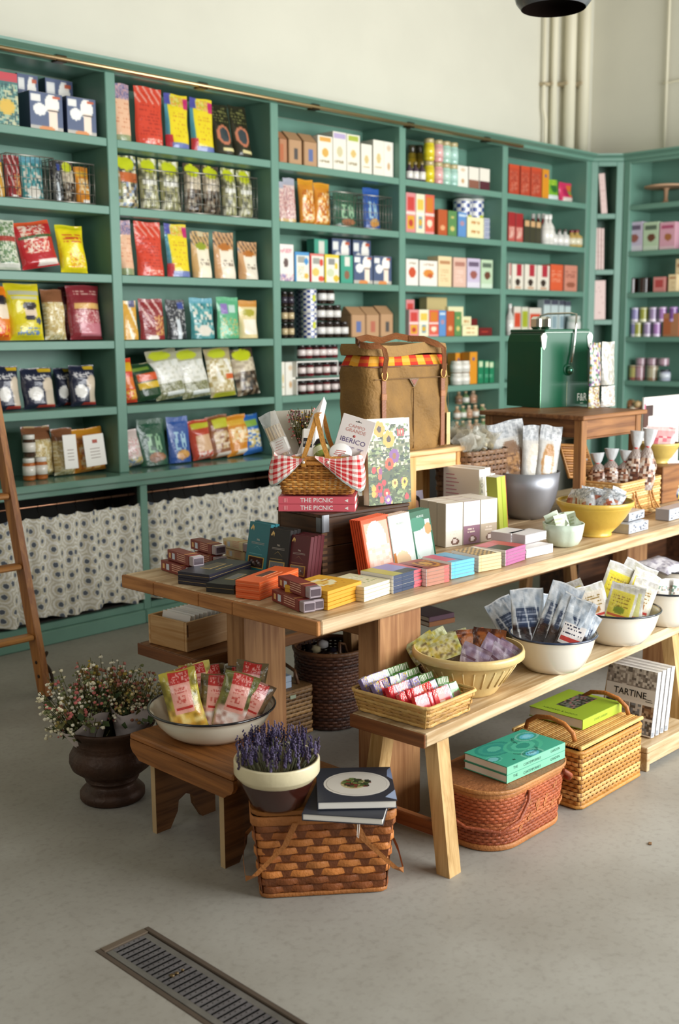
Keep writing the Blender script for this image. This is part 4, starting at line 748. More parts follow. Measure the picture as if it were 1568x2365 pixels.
# corner slot: leaning pale boards
for k, (x0, x1, yt, yb, tl) in enumerate(((1380, 1394, 400, 0, -.1), (1377, 1384, 526, 0, -.02), (1385, 1391, 526, 0, -.02), (1392, 1398, 527, 0, -.02), (1374, 1401, 648, 0, -.02))):
    zb = ZCOR[(0, 1, 1, 1, 2)[k]]
    c = np.array([XCOR+CH*.5, YS-CH*.5]);
    def onch(x, y): d = ray(x, y); t = (XCOR+YS+.02)/(d[0]+d[1]); return np.array([0, 0, CAMH])+d*t
    p, q = onch(x0, yt+40), onch(x1, yt+40); zt = onch((x0+x1)/2, yt)[2]; w = np.linalg.norm((q-p)[:2]); mid = (p+q)/2
    im = art(8, 20, 'd6b8b0', ('l', .1, .1, .9, .9, 'c4a098', 6, k+2, .3)); o = pbox(im, max(w, .02), .12, zt-zb, 'cfb0a8').build('pale_box', CARD)
    o.location = (mid[0]+(.05 if k == 0 else .02), mid[1]+(-.01 if k == 0 else .02), zb+LIFT0+abs(math.sin(tl))*w/2); o.rotation_euler = (0, tl, -math.pi/4)
    note(o, ('pale pink slab box leaning in the topmost slot', 'thin pale box in the second slot', 'thin pale box in the second slot', 'thin pale box in the second slot', 'broad pale pink slab box in the third slot')[k], 'corner shelf unit', 'box', k)
# right-wall unit: shelf heights read at its front edge
def rp(x, y): return xp(x, y, XR)
ZRW = [rp(1500, 470)[2], rp(1500, 578)[2], rp(1500, 675)[2], rp(1500, 778)[2], rp(1500, 880)[2], rp(1500, 965)[2]]
for z in ZRW:
    for a, b in zip(RB[:-1], RB[1:]): MB().box((a+.06, .004, z-.04), (b, .335, z), GREEN, .003).build('shelf', PAINT, bpy.data.objects['shelving_unit.005'])
def rbox(x0, x1, yt, k, style, desc, depth=.08, off=.05, kind='box'):
    Xf = XR+off; a, b = xp(x0, yt+30, Xf), xp(x1, yt+30, Xf); w = abs(a[1]-b[1]); zt = xp((x0+x1)/2, yt, Xf)[2]
    o = pbox(ART(style), w, depth, zt-ZRW[k], ART(style).a[5, 0], None).build('carton', CARD); o.location = (Xf, (a[1]+b[1])/2, ZRW[k]+LIFT0); o.rotation_euler = (0, 0, -math.pi/2)
    note(o, desc, '%s shelf of right wall unit' % ORD[k+0], 'box', -a[1])
for x0, x1, st, d in ((1446, 1483, 'lilacbox', 'lilac carton with cookie print'), (1485, 1520, 'mintbox', 'mint carton with cookie print'), (1523, 1559, 'pinkcard', 'pink carton with cookie print')): rbox(x0, x1, 513, 1, st, d)
rbox(1508, 1535, 640, 2, 'pinkbox', 'small pink and red box'); rbox(1543, 1562, 634, 2, 'creambox', 'cream box'); rbox(1560, 1585, 598, 2, 'creambox', 'tall cream box', off=.12)
rbox(1531, 1567, 724, 3, 'kraft_o', 'brown and white box')
for x0, x1 in ((1442, 1470), (1473, 1500)):
    Xf = XR+.1; a, b = xp(x0, 650, Xf), xp(x1, 650, Xf); r = abs(a[1]-b[1])/2
    vessel('tin', Xf+.02, (a[1]+b[1])/2, ZRW[2], r, .12, '2b1a14', '3a241a', '241611', 'dark brown round tin', 'third shelf of right wall unit')
def rtins(xs, ztier, w, h, cols, desc, k):
    for j, x in enumerate(xs):
        Xf = XR+.06; a = xp(x-w/2, 750, Xf); b = xp(x+w/2, 750, Xf); vessel('tin', Xf+.02, min((a[1]+b[1])/2, yr-.063-abs(a[1]-b[1])/2), ztier, abs(a[1]-b[1])/2*.92, h, *cols[j % len(cols)], desc, '%s shelf of right wall unit' % ORD[k])
PC = [('8f88b8', 'dcd4e0', 'c4c0d8'), ('9a9a3c', 'd8d8b0', 'b8b880'), ('9a86a8', 'dcd0dc', 'c8bcd0'), ('a878b4', 'e0cce4', 'd0b8d8'), ('7a4a90', 'b898c8', 'a080b4')]
rtins((1449, 1471, 1493, 1515), ZRW[3], 20, .115, PC, 'pastel tin in the lower row', 3)
rtins((1461, 1483, 1505, 1527, 1551), ZRW[3]+.118, 20, .115, PC, 'pastel tin in the upper row', 3)
rtins((1450, 1479, 1508), ZRW[4], 26, .12, [('b8ac6a', '9a5a50', 'c8c098'), ('a8848c', '8a5a5a', 'c8b0b0'), ('b0a488', '8a6a50', 'c8c0a8')], 'printed pastel tin', 4)
rtins((1481, 1507, 1533), ZRW[4]+.12, 25, .06, [('a88a94', '7a5a64', 'b8a0a4')], 'flat pastel tin stacked on another', 4)
vessel('jar', XR+.07, xp(1536, 850, XR+.07)[1], ZRW[4], .045, .09, 'b4b8c8', 'd0d4dc', '3a3a44', 'pale jar with dark lid', 'fifth shelf of right wall unit')
# cake stand
c = xp(1537, 470, XR+.16); zc = ZRW[0]
t = thing('cake_stand', 'pale wooden pedestal cake stand on the topmost right wall shelf', 'cake stand', (c[0]+.0, c[1], zc+LIFT0))
MB().lathe([(.07, 0), (.068, .008), (.02, .02), (.014, .05), (.018, .11), (.03, .125)], 'b08a6a', 20).build('pedestal', MATTE, t)
MB().lathe([(.155, .125), (.17, .128), (.17, .14), (.155, .143), (.01, .143)], 'bd9878', 32).build('plate', MATTE, t)
# brown loaf basket low on the right wall unit
c = xp(1498, 925, XR+.13)
t = thing('loaf_tray', 'brown tray of wrapped snacks on a low right wall shelf', 'tray', (c[0], c[1], ZRW[5]+LIFT0), rz=-math.pi/2)
MB().box((-.2, -.1, 0), (.2, .1, .012), '4a3020').box((-.2, -.1, .012), (-.188, .1, .05), '4a3020').box((.188, -.1, .012), (.2, .1, .05), '4a3020').box((-.188, -.1, .012), (.188, -.09, .05), '4a3020').box((-.188, .09, .012), (.188, .1, .05), '4a3020').build('tray', MATTE, t)
m = MB(); rng = random.Random(4)
for k in range(26): m.ball((rng.uniform(-.16, .16), rng.uniform(-.07, .07), rng.uniform(.03, .1)), rng.uniform(.025, .045), ['8a5a34', 'c9a878', '6a4228', 'e0d0b8'][k % 4], 7)
m.build('snacks', FILM, t, kind='stuff')
# ------------------------------------------------------------------ the long table and what is on it
ZTB = .75; LIFT = .0012
def mpp(P): return ((np.array(P)-np.array([0, 0, CAMH]))@FX)/FPX          # metres per picture pixel at a point
def hdir(P): v = np.array([P[0], P[1], 0]); return v/np.linalg.norm(v)
def fp(n, r, l, z):
    n_, r_, l_ = gp(*n, z), gp(*r, z), gp(*l, z); u = (r_-n_)[:2]; w = np.linalg.norm(u); u /= w
    d = abs(np.dot((l_-n_)[:2], [-u[1], u[0]])); return n_, math.atan2(u[1], u[0]), w, d
def rrect(a, b, r, n):
    r = min(r, a, b); pts = []; S = [(a-r, b-r, 0), (-(a-r), b-r, 90), (-(a-r), -(b-r), 180), (a-r, -(b-r), 270)]
    poly = []
    for cx, cy, a0 in S:
        for k in range(9): t = math.radians(a0+10*k+k*1.25); poly.append((cx+r*math.cos(t), cy+r*math.sin(t), math.cos(t), math.sin(t)))
    poly = np.array(poly); q = np.vstack([poly, poly[:1]]); L = np.r_[0, np.cumsum(np.hypot(*np.diff(q[:, :2], axis=0).T))]
    s = np.linspace(0, L[-1], n, endpoint=False); return np.stack([np.interp(s, L, q[:, k]) for k in range(4)], 1)
def ring_strip(mb, pts, z, h, off, th, c):
    n = len(pts); V = []
    for i, (x, y, nx, ny) in enumerate(pts):
        o = off[i]
        for oo, zz in ((o, z), (o+th, z+h*.15), (o+th, z+h*.85), (o, z+h)): V.append((x+nx*oo, y+ny*oo, zz))
    F = [(i*4+k, ((i+1) % n)*4+k, ((i+1) % n)*4+k+1, i*4+k+1) for i in range(n) for k in range(3)]+[(i*4+3, ((i+1) % n)*4+3, ((i+1) % n)*4, i*4) for i in range(n)]
    mb.add(V, F, c, True)
def woven(parent, dims, z0, z1, rows, stakes, amp, cols, th=.002, rad=.04, gap=.12, each=False, sub=4, stakec=None, m=None, stw=.5, pname='weave'):
    """dims(t) -> half sizes (a, b); rows of weavers in and out of the stakes"""
    rng = random.Random(stakes*7+rows); hh = (z1-z0)/rows; allm = MB()
    for k in range(rows):
        a, b = dims((k+.5)/rows); p = rrect(a, b, rad, stakes*sub); off = [amp*math.cos(math.pi*(i/sub+k)) for i in range(stakes*sub)]
        mb = MB() if each else allm
        c = col(cols[rng.randrange(len(cols))])*rng.uniform(.92, 1.08)
        ring_strip(mb, p, z0+k*hh+hh*gap/2, hh*(1-gap), off, th, np.clip(c, 0, 1))
        if each: mb.build('weaver', m or WICKER, parent)
    if not each: allm.build(pname, m or WICKER, parent, kind='stuff')
    st = MB(); A0, B0 = dims(0); A1, B1 = dims(1); p0, p1 = rrect(A0, B0, rad, stakes), rrect(A1, B1, rad, stakes)
    for i in range(stakes):
        mb = MB() if each else st; w = 2*(A0+B0)*2/stakes*stw
        a, b = p0[i], p1[i]; tx, ty = -a[3]*w/2, a[2]*w/2
        mb.add([(a[0]-tx, a[1]-ty, z0), (a[0]+tx, a[1]+ty, z0), (b[0]+tx, b[1]+ty, z1), (b[0]-tx, b[1]-ty, z1), (a[0]-tx-a[2]*th, a[1]-ty-a[3]*th, z0), (a[0]+tx-a[2]*th, a[1]+ty-a[3]*th, z0), (b[0]+tx-b[2]*th, b[1]+ty-b[3]*th, z1), (b[0]-tx-b[2]*th, b[1]-ty-b[3]*th, z1)],
               [(0, 1, 2, 3), (7, 6, 5, 4), (0, 3, 7, 4), (1, 5, 6, 2)], stakec or cols[0])
        if each: mb.build('stake', m or WICKER, parent)
    if not each: st.build('stakes', m or WICKER, parent, kind='stuff')
def rim(parent, a, b, r, z, rad, c, m=None, name='rim', n=60):
    MB().tube([(x, y, z) for x, y, _, _ in rrect(a, b, r, n)], rad, c, 8, closed=True).build(name, m or WICKER, parent)
def slab(a, b, r, z0, z1, c, n=60):
    P = rrect(a, b, r, n); return MB().prism([(x, y) for x, y, _, _ in P], z0, z1, c, 'Z')
TABLEW = wood('table_oak', 'a5835c', 'd4bb96', 'X', .8, .45); TABLEY = wood('table_oak_end', '7d4f2a', 'a87644', 'Y', .8, .45); POSTW = wood('table_oak_post', '8a5c38', 'b98a5c', 'Z', .8, .5)
PINE = wood('pine', 'c99a62', 'e6c594', 'X', .9, .5); PINEZ = wood('pine_upright', 'c08a4a', 'd9ad70', 'Z', .9, .5)
TX0, TX1, TY0, TY1 = 2.215, 5.75, 2.262, 3.225
t = thing('display_table', 'long chunky oak display table covered in chocolate and gift food', 'table', (TX0, TY0, 0), rz=math.radians(.9))
ys = [0, gp(572, 1395, .73)[1]-TY0, gp(500, 1375, .73)[1]-TY0, .78, TY1-TY0]
for k in range(4): MB().box((random.Random(k).uniform(-.003, .003), ys[k]+.001, .705), (TX1-TX0, ys[k+1]-.001, .75), ch=.004).build('plank', TABLEW, t)
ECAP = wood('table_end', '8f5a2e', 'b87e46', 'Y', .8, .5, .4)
for k in range(4): MB().box((-.016, ys[k]+.001, .7052), (-.0005, ys[k+1]-.001, .7498), ch=.003).build('end_cap', ECAP, t)  # darker end boards, the shade of the end face put into the colour
yb = next(Y for Y in np.arange(2.6, 3.2, .01) if yp(573, 1450, Y)[0] > 2.49)-TY0
for x in (.275, 2.95):
    for y in (.02, yb): MB().box((x, y, .0), (x+.205, y+.092, .705), ch=.004).build('post', POSTW, t)
    MB().box((x-.01, .115, .02), (x+.09, yb-.002, .12), ch=.004).build('foot_beam', TABLEY, t)
    MB().box((x+.03, .115, .62), (x+.17, yb-.002, .7), ch=.004).build('top_beam', TABLEY, t)
# --- wooden crate
CRW = wood('dark_crate', '2e1d12', '5b3c24', 'X', .8, .5, .6); CRY = wood('dark_crate_end', '2e1d12', '5b3c24', 'Y', .8, .5, .6)
cr, crz, cw, cdp = gp(745, 1330, ZTB), math.radians(-5), .41, .25; CZ = .962
t = thing('wooden_crate', 'dark old wooden crate carrying the gingham picnic basket', 'crate', cr, crz); hC = CZ-ZTB
for a, b, m in (((0, 0), (cw, .014), CRW), ((0, cdp-.014), (cw, cdp), CRW), ((0, .014), (.014, cdp-.014), CRY), ((cw-.014, .014), (cw, cdp-.014), CRY)):
    for z0, z1 in ((LIFT, .098), (.1, hC-.012)): MB().box((*a, z0), (*b, z1), ch=.002).build('board', m, t)
for k in range(2): MB().box((-.004, k*cdp/2-.003+.001, hC-.012), (cw+.004, (k+1)*cdp/2+.002, hC), ch=.002).build('lid_board', CRW, t)
for k in range(9): z = .012+k*.021; m = MB(); m.box((-.0015, -.0015, z), (.022, .004, z+.011), '6b4a2e', .001); m.build('finger_joint', MATTE, t)
MB().box((-.003, -.003, .15), (.006, .03, hC-.001), '8b8d90', .001).box((-.003, -.003, .15), (.03, .006, hC-.001), '8b8d90', .001).build('corner_plate', STEEL, t, 'worn metal corner plate')
CT = cr+np.array([0, 0, hC])
def on_crate(x, y): return np.array([cr[0]+x*math.cos(crz)-y*math.sin(crz), cr[1]+x*math.sin(crz)+y*math.cos(crz), CZ])
def book(name, w, d, h, cover, label, loc, rz=0, rx=0, ry=0, spine='front', pages='efeae0', group=None, cat='book', m=None):
    """lying book: spine along the front (local y=0) or the right end (local x=w)"""
    t = thing(name, label, cat, loc, rz, rx, ry, group); e = .0025
    mb = MB(); mb.box((0, 0, 0), (w, d, e), cover, .0008); mb.box((0, 0, h-e), (w, d, h), cover, .0008)
    if spine == 'front': mb.box((0, 0, e*.5), (w, e, h-e*.5), cover, .0008)
    elif spine == 'right': mb.box((w-e, 0, e*.5), (w, d, h-e*.5), cover, .0008)
    elif spine == 'left': mb.box((0, 0, e*.5), (e, d, h-e*.5), cover, .0008)
    mb.build('cover', m or CARD, t)
    MB().box((.003, .003, e), (w-.003, d-.003, h-e), pages, 0).build('pages', PAPER, t); return t
pn = gp(643, 1182, CZ); prz = math.atan2(*(gp(820, 1183, CZ)-pn)[[1, 0]])
PW = float(np.linalg.norm((gp(820, 1183, CZ)-pn)[:2])); PDp = .215
for k in range(2):
    b = book('hardcover_book', PW, PDp, .0255, 'd9606c', 'pink hardcover book with white spine title under the picnic basket, %s of the pair' % ('lower' if k == 0 else 'upper'), pn+np.array([0, 0, LIFT+k*.0265]), prz)
    text('THE PICNIC', .0215, b, (PW*.5, -.0004, .0128), FRONT, 'f3ece6', bold=.012)
    m = MB(); m.prism([(PW*.865, .0125), (PW*.91, .0185), (PW*.91, .0065)], -.0006, 0, 'f3ece6'); 
    for q in range(3): m.box((PW*(.075+.018*q), -.0006, .006), (PW*(.082+.018*q), 0, .02), 'e9a8a8', 0)
    m.build('spine_mark', PAPER, b)
# --- the gingham picnic basket
bz = CZ+.0545; c0 = pn+np.array([math.cos(prz)*PW*.5-math.sin(prz)*PDp*.48, math.sin(prz)*PW*.5+math.cos(prz)*PDp*.48, 0])
t = thing('picnic_basket', 'small honey coloured woven picnic basket lined with red gingham', 'basket', (c0[0], c0[1], bz), prz); PB = t
HB = hz(c0, 730, 1050)-bz
pdim = lambda u: (.122+.022*u, .088+.017*u)
woven(t, pdim, .004, HB-.022, 13, 44, .0024, ['b5762f', 'c98a3c', '9c6224', 'd39a4a'], .0018, .02, .1, stw=.45)
MB().add([(x, y, .004) for x, y, _, _ in rrect(.118, .084, .02, 24)], [tuple(range(24))], '8a5a24').build('bottom', WICKER, t)
for z, k in ((HB-.02, .012), (HB-.004, .012)):
    p = rrect(.147, .108, .022, 80); m = MB(); ring_strip(m, p, z-.006, .016, [.0015]*80, .003, 'c58338'); m.build('rim_band', WICKER, t)
for sgn, xo in ((-1, -.042), (1, .042)):
    x1 = xo*.22+sgn*-.004; top = hz(c0, 730, 958 if sgn < 0 else 952)-bz
    path = [(xo, -.114, HB-.03), (xo*.97, -.116, HB+.005), (xo*.6, -.108, HB+.05), (x1-.004*sgn, -.09, top-.008), (x1-.004*sgn, -.075, top), (x1, .075, top), (x1, .09, top-.008), (xo*.6, .108, HB+.05), (xo*.97, .116, HB+.005), (xo, .114, HB-.03)]
    m = MB(); V = []; 
    for p in path:
        for q in (-.0085, .0085): V.append((p[0]+q, p[1], p[2])); 
    F = [(2*i, 2*i+1, 2*i+3, 2*i+2) for i in range(len(path)-1)]
    m.add(V, F, 'c68a3a'); V2 = [(v[0], v[1]*.975, v[2]-.0025*(abs(v[2]-top) < .004)) for v in V]; m.add(V2, [f[::-1] for f in F], 'b5762f')
    n = len(path); m.add(V+V2, [(2*i+e, 2*i+2+e, 2*n+2*i+2+e, 2*n+2*i+e) for i in range(n-1) for e in (0, 1)], 'a86a2c')
    h = m.build('handle', WICKER, t)
    for y in (-.1175, .1175): MB().lathe([(.0052, 0), (.0046, .0022), (.002, .003)], 'efe8da', 14, Matrix.Translation((xo, y, HB-.014)) @ Matrix.Rotation(math.pi/2 if y < 0 else -math.pi/2, 4, 'X')).build('rivet', GLOSS, h)
# gingham lining, hanging over two corners
def gingham(u, v, n=1.0):
    a = int(math.floor(u/.0105)) % 2; b = int(math.floor(v/.0105)) % 2
    return ('c8373a', 'e39a94', 'e39a94', 'f1ebe2')[0 if a and b else (1 if a or b else 3)]
def gflap(fn, nu, nv, su, sv, hem, lab=None):
    P = np.array([[fn(i/nu, j/nv) for i in range(nu+1)] for j in range(nv+1)])
    cs = np.array([[col('a9b3ae') if hem(i/nu, j/nv) else col(gingham(i/nu*su, j/nv*sv)) for i in range(nu)] for j in range(nv)])
    return MB().grid(P, cs, True)
lin_ = thing('gingham_cloth', 'red and white gingham cloth with grey hem lining the picnic basket', 'cloth', (c0[0], c0[1], bz), prz)
def corner_flap(sx, reach, drop, seed):
    a, b = .15, .111; per = rrect(a, b, .02, 400); 
    ic = int(np.argmin((per[:, 0]-sx*a)**2+(per[:, 1]+b)**2)); Ls = 2*math.pi
    step = 2*(2*a+2*b)/400*.97
    def fn(u, v):
        s = (u-.5)*2*reach; i = (ic+int(round(s/step))) % 400
        x, y, nx, ny = per[i]; dz = drop*(1-abs(2*u-1)**1.15)*v
        o = .0045+.012*math.sin(v*2.4)*(1-abs(2*u-1))+.004*math.sin(u*19+seed)*v+.004*v
        return (x+nx*o, y+ny*o, HB+.004+.006*math.sin(u*11+seed)*(1-v)-dz)
    return gflap(fn, 44, 26, reach*2, drop, lambda u, v: v > .9)
corner_flap(-1, .115, .105, 1).build('left_flap', CLOTH, lin_); corner_flap(1, .15, .12, 2.2).build('right_flap', CLOTH, lin_)
P = np.array([[(x*(1-.12*k+.01*math.sin(i*.9)), y*(1-.12*k+.01*math.sin(i*.7)), HB+.006+.01*math.sin(i*.55)-.02*k) for i, (x, y, _, _) in enumerate(np.vstack([rrect(.15, .111, .02, 80)]*1+[rrect(.15, .111, .02, 80)[:1]]))] for k in range(4)])
cs = np.array([[col(gingham(i*.0063, j*.0105)) for i in range(80)] for j in range(3)]); MB().grid(P, cs, True).build('lining', CLOTH, lin_)
def inb(x, y, z): return np.array([c0[0]+x*math.cos(prz)-y*math.sin(prz), c0[1]+x*math.sin(prz)+y*math.cos(prz), bz+z])
# card, jar, tin, wrapped bread, paper, flowers inside
t = thing('meat_card', 'pale printed ham packet tilted in the gingham picnic basket', 'packet', inb(.045, -.02, .135), prz, 0, math.radians(17)); W_, H_ = .118, .155
MB().box((0, 0, 0), (W_, .004, H_), 'e2d9d3', .001).build('card', CARD, t)
MB().box((W_*.42, -.0006, H_*.89), (W_*.6, .0002, H_*.905), '2a2422').prism([(W_*.48, H_*.9), (W_*.54, H_*.9), (W_*.51, H_*.93)], -.0006, .0002, '2a2422').build('hang_hole', PAPER, t)
for s, z, sz, c in (('CAMPO', .775, .0165, 'c98b80'), ('GRANDE', .675, .0175, 'c98b80'), ('IBERICO', .44, .024, '5b4a78')): text(s, sz, t, (W_*.5, -.0007, H_*z), FRONT, c, sx=1.05)
MB().lathe([(.005, 0), (.0049, .001)], 'b0504a', 14, Matrix.Translation((W_*.5, .0003, H_*.56)) @ Matrix.Rotation(math.pi/2, 4, 'X')).build('emblem', PAPER, t)
m = MB()
for k in range(3): m.box((W_*(.12+.28*k), -.0007, H_*.3), (W_*(.32+.28*k), .0002, H_*.312), '6a5a80', 0); m.box((W_*(.15+.28*k), -.0007, H_*.275), (W_*(.29+.28*k), .0002, H_*.285), '8a7a98', 0)
m.build('fine_print', PAPER, t)
t = thing('condiment_jar', 'green relish jar with black lid tilted in the picnic basket', 'jar', inb(.022, -.045, .125), prz, math.radians(-30), math.radians(-28))
MB().lathe([(.02, 0), (.031, .006), (.033, .02), (.033, .04), (.029, .05)], ['8a9a4a', '8a9a4a', 'd9dcb4', '7a8a40'], 24).build('body', GLASS, t)
MB().lathe([(.033, .048), (.034, .05), (.034, .064), (.031, .067), (.002, .067)], '17181a', 24).build('lid', GLOSS, t)
t = thing('round_cheese_box', 'small round white cheese box in the picnic basket', 'box', inb(.08, -.055, .135), prz, math.radians(48), math.radians(8))
MB().lathe([(.036, 0), (.038, .002), (.038, .018), (.036, .02), (.001, .02)], 'ece8e0', 32).build('base', PAPER, t); MB().lathe([(.0385, .011), (.0395, .012), (.0395, .023), (.037, .0245), (.001, .0245)], 'f1eee8', 32).build('lid', PAPER, t)
m = MB(); [m.box((-.022+.003*q, -.012+.008*q, .0244), (.012+.003*q, -.009+.008*q, .0249), 'b04a44', 0) for q in range(3)]; m.build('red_script', PAPER, t)
t = thing('breadstick_pack', 'clear pack of breadsticks with white label in the picnic basket', 'packet', inb(-.112, -.03, .115), prz, math.radians(-12), math.radians(-24))
m = MB(); rng = random.Random(2)
for k in range(14): x = -.025+.0038*k; m.tube([(x, rng.uniform(-.006, .006), .02), (x+rng.uniform(-.002, .002), rng.uniform(-.006, .006), .135)], .003, ['d9bd8c', 'c9a870', 'e3cda4'][k % 3], 6)
m.build('breadsticks', MATTE, t, kind='stuff')
MB().box((-.031, -.014, .03), (.031, .012, .085), 'ece8e0', .006).build('label', PAPER, t, 'white paper sleeve'); m = MB(); [m.box((-.02+.004*q, -.0146, .045+.009*q), (.01+.003*q, -.0138, .0465+.009*q), 'b05a4a', 0) for q in range(4)]; m.build('red_script', PAPER, t)
m = bagmesh(art(12, 20, 'f2f2ee'), .066, .185, .036, 'pillow', 4); m.build('wrapper', CLEAR, t)
t = thing('paper_cone', 'tall folded sheet of white paper standing in the picnic basket', 'paper', inb(-.05, .0, .125), prz, 0, math.radians(14)); 
m = MB(); m.add([(-.03, -.01, 0), (.01, -.02, 0), (.038, .0, .0), (.0, .02, 0), (.016, -.004, .225), (.03, .002, .205), (.012, .008, .215), (-.008, .0, .16)], [(0, 1, 4, 7), (1, 2, 5, 4), (2, 3, 6, 5), (3, 0, 7, 6), (4, 5, 6, 7)], 'ece9e4'); m.build('sheet', PAPER, t)
t = thing('sausage_pack', 'white wrapped sausage with dark label in the picnic basket', 'packet', inb(-.035, -.05, .115), prz, math.radians(-8), math.radians(4))
MB().box((-.026, -.006, 0), (.026, .006, .115), 'e6e2d8', .005).build('pack', PAPER, t); MB().box((-.02, -.0068, .05), (.012, -.005, .082), '26282a', .001).build('label', PAPER, t, 'dark printed label'); text('ETTES', .011, t, (-.004, -.0072, .066), FRONT, 'eee8de')
t = thing('paper_sheet', 'cream paper sheet behind the flowers at the back of the picnic basket', 'paper', inb(-.06, .06, .125), prz, math.radians(-8), math.radians(-3))
MB().box((-.115, 0, 0), (.075, .0015, .165), 'd9d2c0', .0005).build('sheet', PAPER, t)
def flowers(parent, name, n, R, H, cols, seed, m=None, stem='5a5a38', spread=1.0, r0=.004, zmin=.5, per=5, leaf=True):
    rng = random.Random(seed); s = MB(); hds = MB()
    for k in range(n):
        a = rng.uniform(0, 6.28); q = math.sqrt(rng.random()); h = H*rng.uniform(zmin, 1); x, y = R*q*math.cos(a), R*q*math.sin(a)
        s.tube([(x*.3, y*.3, 0), (x*.7, y*.7, h*.5), (x*spread, y*spread, h)], .0012, stem, 4)
        c = cols[rng.randrange(len(cols))]
        for j in range(per): hds.ball((x*spread+rng.gauss(0, .008), y*spread+rng.gauss(0, .008), h-rng.random()*.04), r0*rng.uniform(.6, 1.3), c, 5, .8)
    s.build('stems', PLANT, parent, kind='stuff'); hds.build(name, m or PLANT, parent, kind='stuff')
t = thing('dried_bouquet', 'little bunch of dried pink and yellow flowers in the picnic basket', 'flowers', inb(-.05, .03, .125), prz, 0, math.radians(-4))
flowers(t, 'flower_heads', 60, .045, .175, ['b5605a', 'd98a84', 'c9a030', '6a5a40', 'd8d0b8', '7a4a58', '4a4a30'], 3, spread=1.15, r0=.0038)
# --- flowery book standing behind the basket
fb = on_crate(.235, .02); Wb, Hbk = .178, hz(fb, 900, 972)-CZ
t = thing('flower_cover_book', 'thick book with a bright flower garden cover standing beside the picnic basket', 'book', (*fb[:2], CZ+LIFT+.003), math.radians(-16), math.radians(-3))
im = art(58, 76, 'e3dcc6', ('r', 0, 0, 1, .5, '4f5a3c'), ('m', 0, .45, 1, .75, ['5f6a48', 'c9c0a4', '7a7c5c'], 4, 3)); rng = random.Random(8)
for k in range(420): im.ell(rng.random(), rng.random()**1.3*.95, rng.uniform(.015, .06), rng.uniform(.006, .02), ['4a5a34', '2f4028', '6a7a4a', '8a9a6a', '3a4a40'][k % 5])
for k in range(16): im.ell(rng.random(), rng.random()*.5, .05, .04, ['b8383c', 'd9604a', '8a4a78', 'd9a84a', 'e0c070'][k % 5]); 
for (u, v, r, c) in ((.28, .88, .14, 'd99a3a'), (.5, .76, .15, 'dba040'), (.78, .84, .12, '4a5a40'), (.62, .56, .13, '7a4a88'), (.5, .47, .11, 'c8502c'), (.25, .2, .09, 'c0343a'), (.42, .13, .08, 'b8383c'), (.45, .05, .09, '8a5a9a'), (.85, .25, .08, 'd9b050'), (.62, .24, .08, 'e0c070')):
    for q in range(7): im.ell(u+.55*r*math.cos(q*.9), v+.4*r*math.sin(q*.9), r*.4, r*.3, c)
    im.ell(u, v, r*.35, r*.26, ['8a5a20', 'e6d0a0', '3a2a20'][int(u*10) % 3])
for q in range(9): im.ell(.72+.03*(q % 3)*2, .8+.03*(q//3), .022, .016, 'c83a3a')
m = MB(); card(m, im, Wb, Hbk, 0, 0, 0); m.box((0, .0003, 0), (Wb, .004, Hbk), 'ddd6c4', .0005).box((0, .034, 0), (Wb, .038, Hbk), 'ddd6c4', .0005).box((0, .0003, 0), (.004, .038, Hbk), 'c9c0a8', .0005); m.build('cover', CARD, t)
MB().box((.004, .004, .004), (Wb-.002, .034, Hbk-.004), 'ece8de', 0).build('pages', PAPER, t)
# --- pine stand with the waxed canvas bag
S1Y = 2.96; L1, R1 = yp(932, 1042, S1Y), yp(1073, 1032, S1Y); S1Z = (L1[2]+R1[2])/2
SX0, SX1 = 3.20, R1[0]; sw = SX1-SX0; sd = .24
t = thing('pine_stand', 'small pine stool standing on the table under the canvas bag', 'stand', (SX0, S1Y, ZTB)); hs = S1Z-ZTB
MB().box((-.01, -.01, hs-.022), (sw+.008, sd+.01, hs), ch=.004).build('top', PINE, t)
lx = yp(935, 1100, S1Y)[0]-SX0; lw = yp(962, 1100, S1Y)[0]-yp(935, 1100, S1Y)[0]
for x in (lx, sw-.05):
    for y in (0, sd-.05): MB().box((x, y, LIFT), (x+(.05 if x > lx else lw), y+.05, hs-.022), ch=.003).build('leg', PINEZ, t)
for y in (.006, sd-.03): MB().box((lx+lw, y, hs-.082), (sw-.05, y+.02, hs-.022), ch=.002).build('apron', PINE, t)
MB().box((sw-.03, .05, hs-.082), (sw-.01, sd-.05, hs-.022), ch=.002).build('apron', PINE, t)
BL, BR = yp(856, 1020, S1Y+.015), yp(1046, 1020, S1Y+.015); bw = BR[0]-BL[0]; bd = .19; bh = yp(950, 812, S1Y+.02)[2]-S1Z
t = thing('canvas_cooler_bag', 'brown waxed canvas picnic bag with leather straps and orange checked lining', 'bag', ((BL[0]+BR[0])/2, S1Y+.02+bd/2, S1Z+LIFT))
m = MB(); N = 96; zs = np.linspace(0, 1, 25); P = []
for v in zs:
    p = rrect(bw/2*(1-.02*v), bd/2*(1-.06*v), .045, N); r = []
    for i in range(N+1):
        x, y, nx, ny = p[i % N]; o = .004*math.sin(v*9+x*25)+.003*math.sin(x*60+v*17)-.006*(v < .04)+.004*math.sin(v*3.14); r.append((x+nx*o, y+ny*o, v*bh*.86))
    P.append(r)
m.grid(np.array(P), '83602c'); m.add([(x, y, 0) for x, y, _, _ in rrect(bw/2-.006, bd/2-.006, .04, 40)], [tuple(range(40))], '6a4a2a'); m.build('body', CANVAS, t)
zb_ = bh*.86
m = MB(); n = 80; p = rrect(bw/2*.985, bd/2*.93, .045, n); P = np.array([[(x*(1-.03*k), y*(1-.05*k), zb_+[-.002, .014, .028, .04][k]+(.006 if y > 0 else 0)) for x, y, _, _ in np.vstack([p, p[:1]])] for k in range(4)])
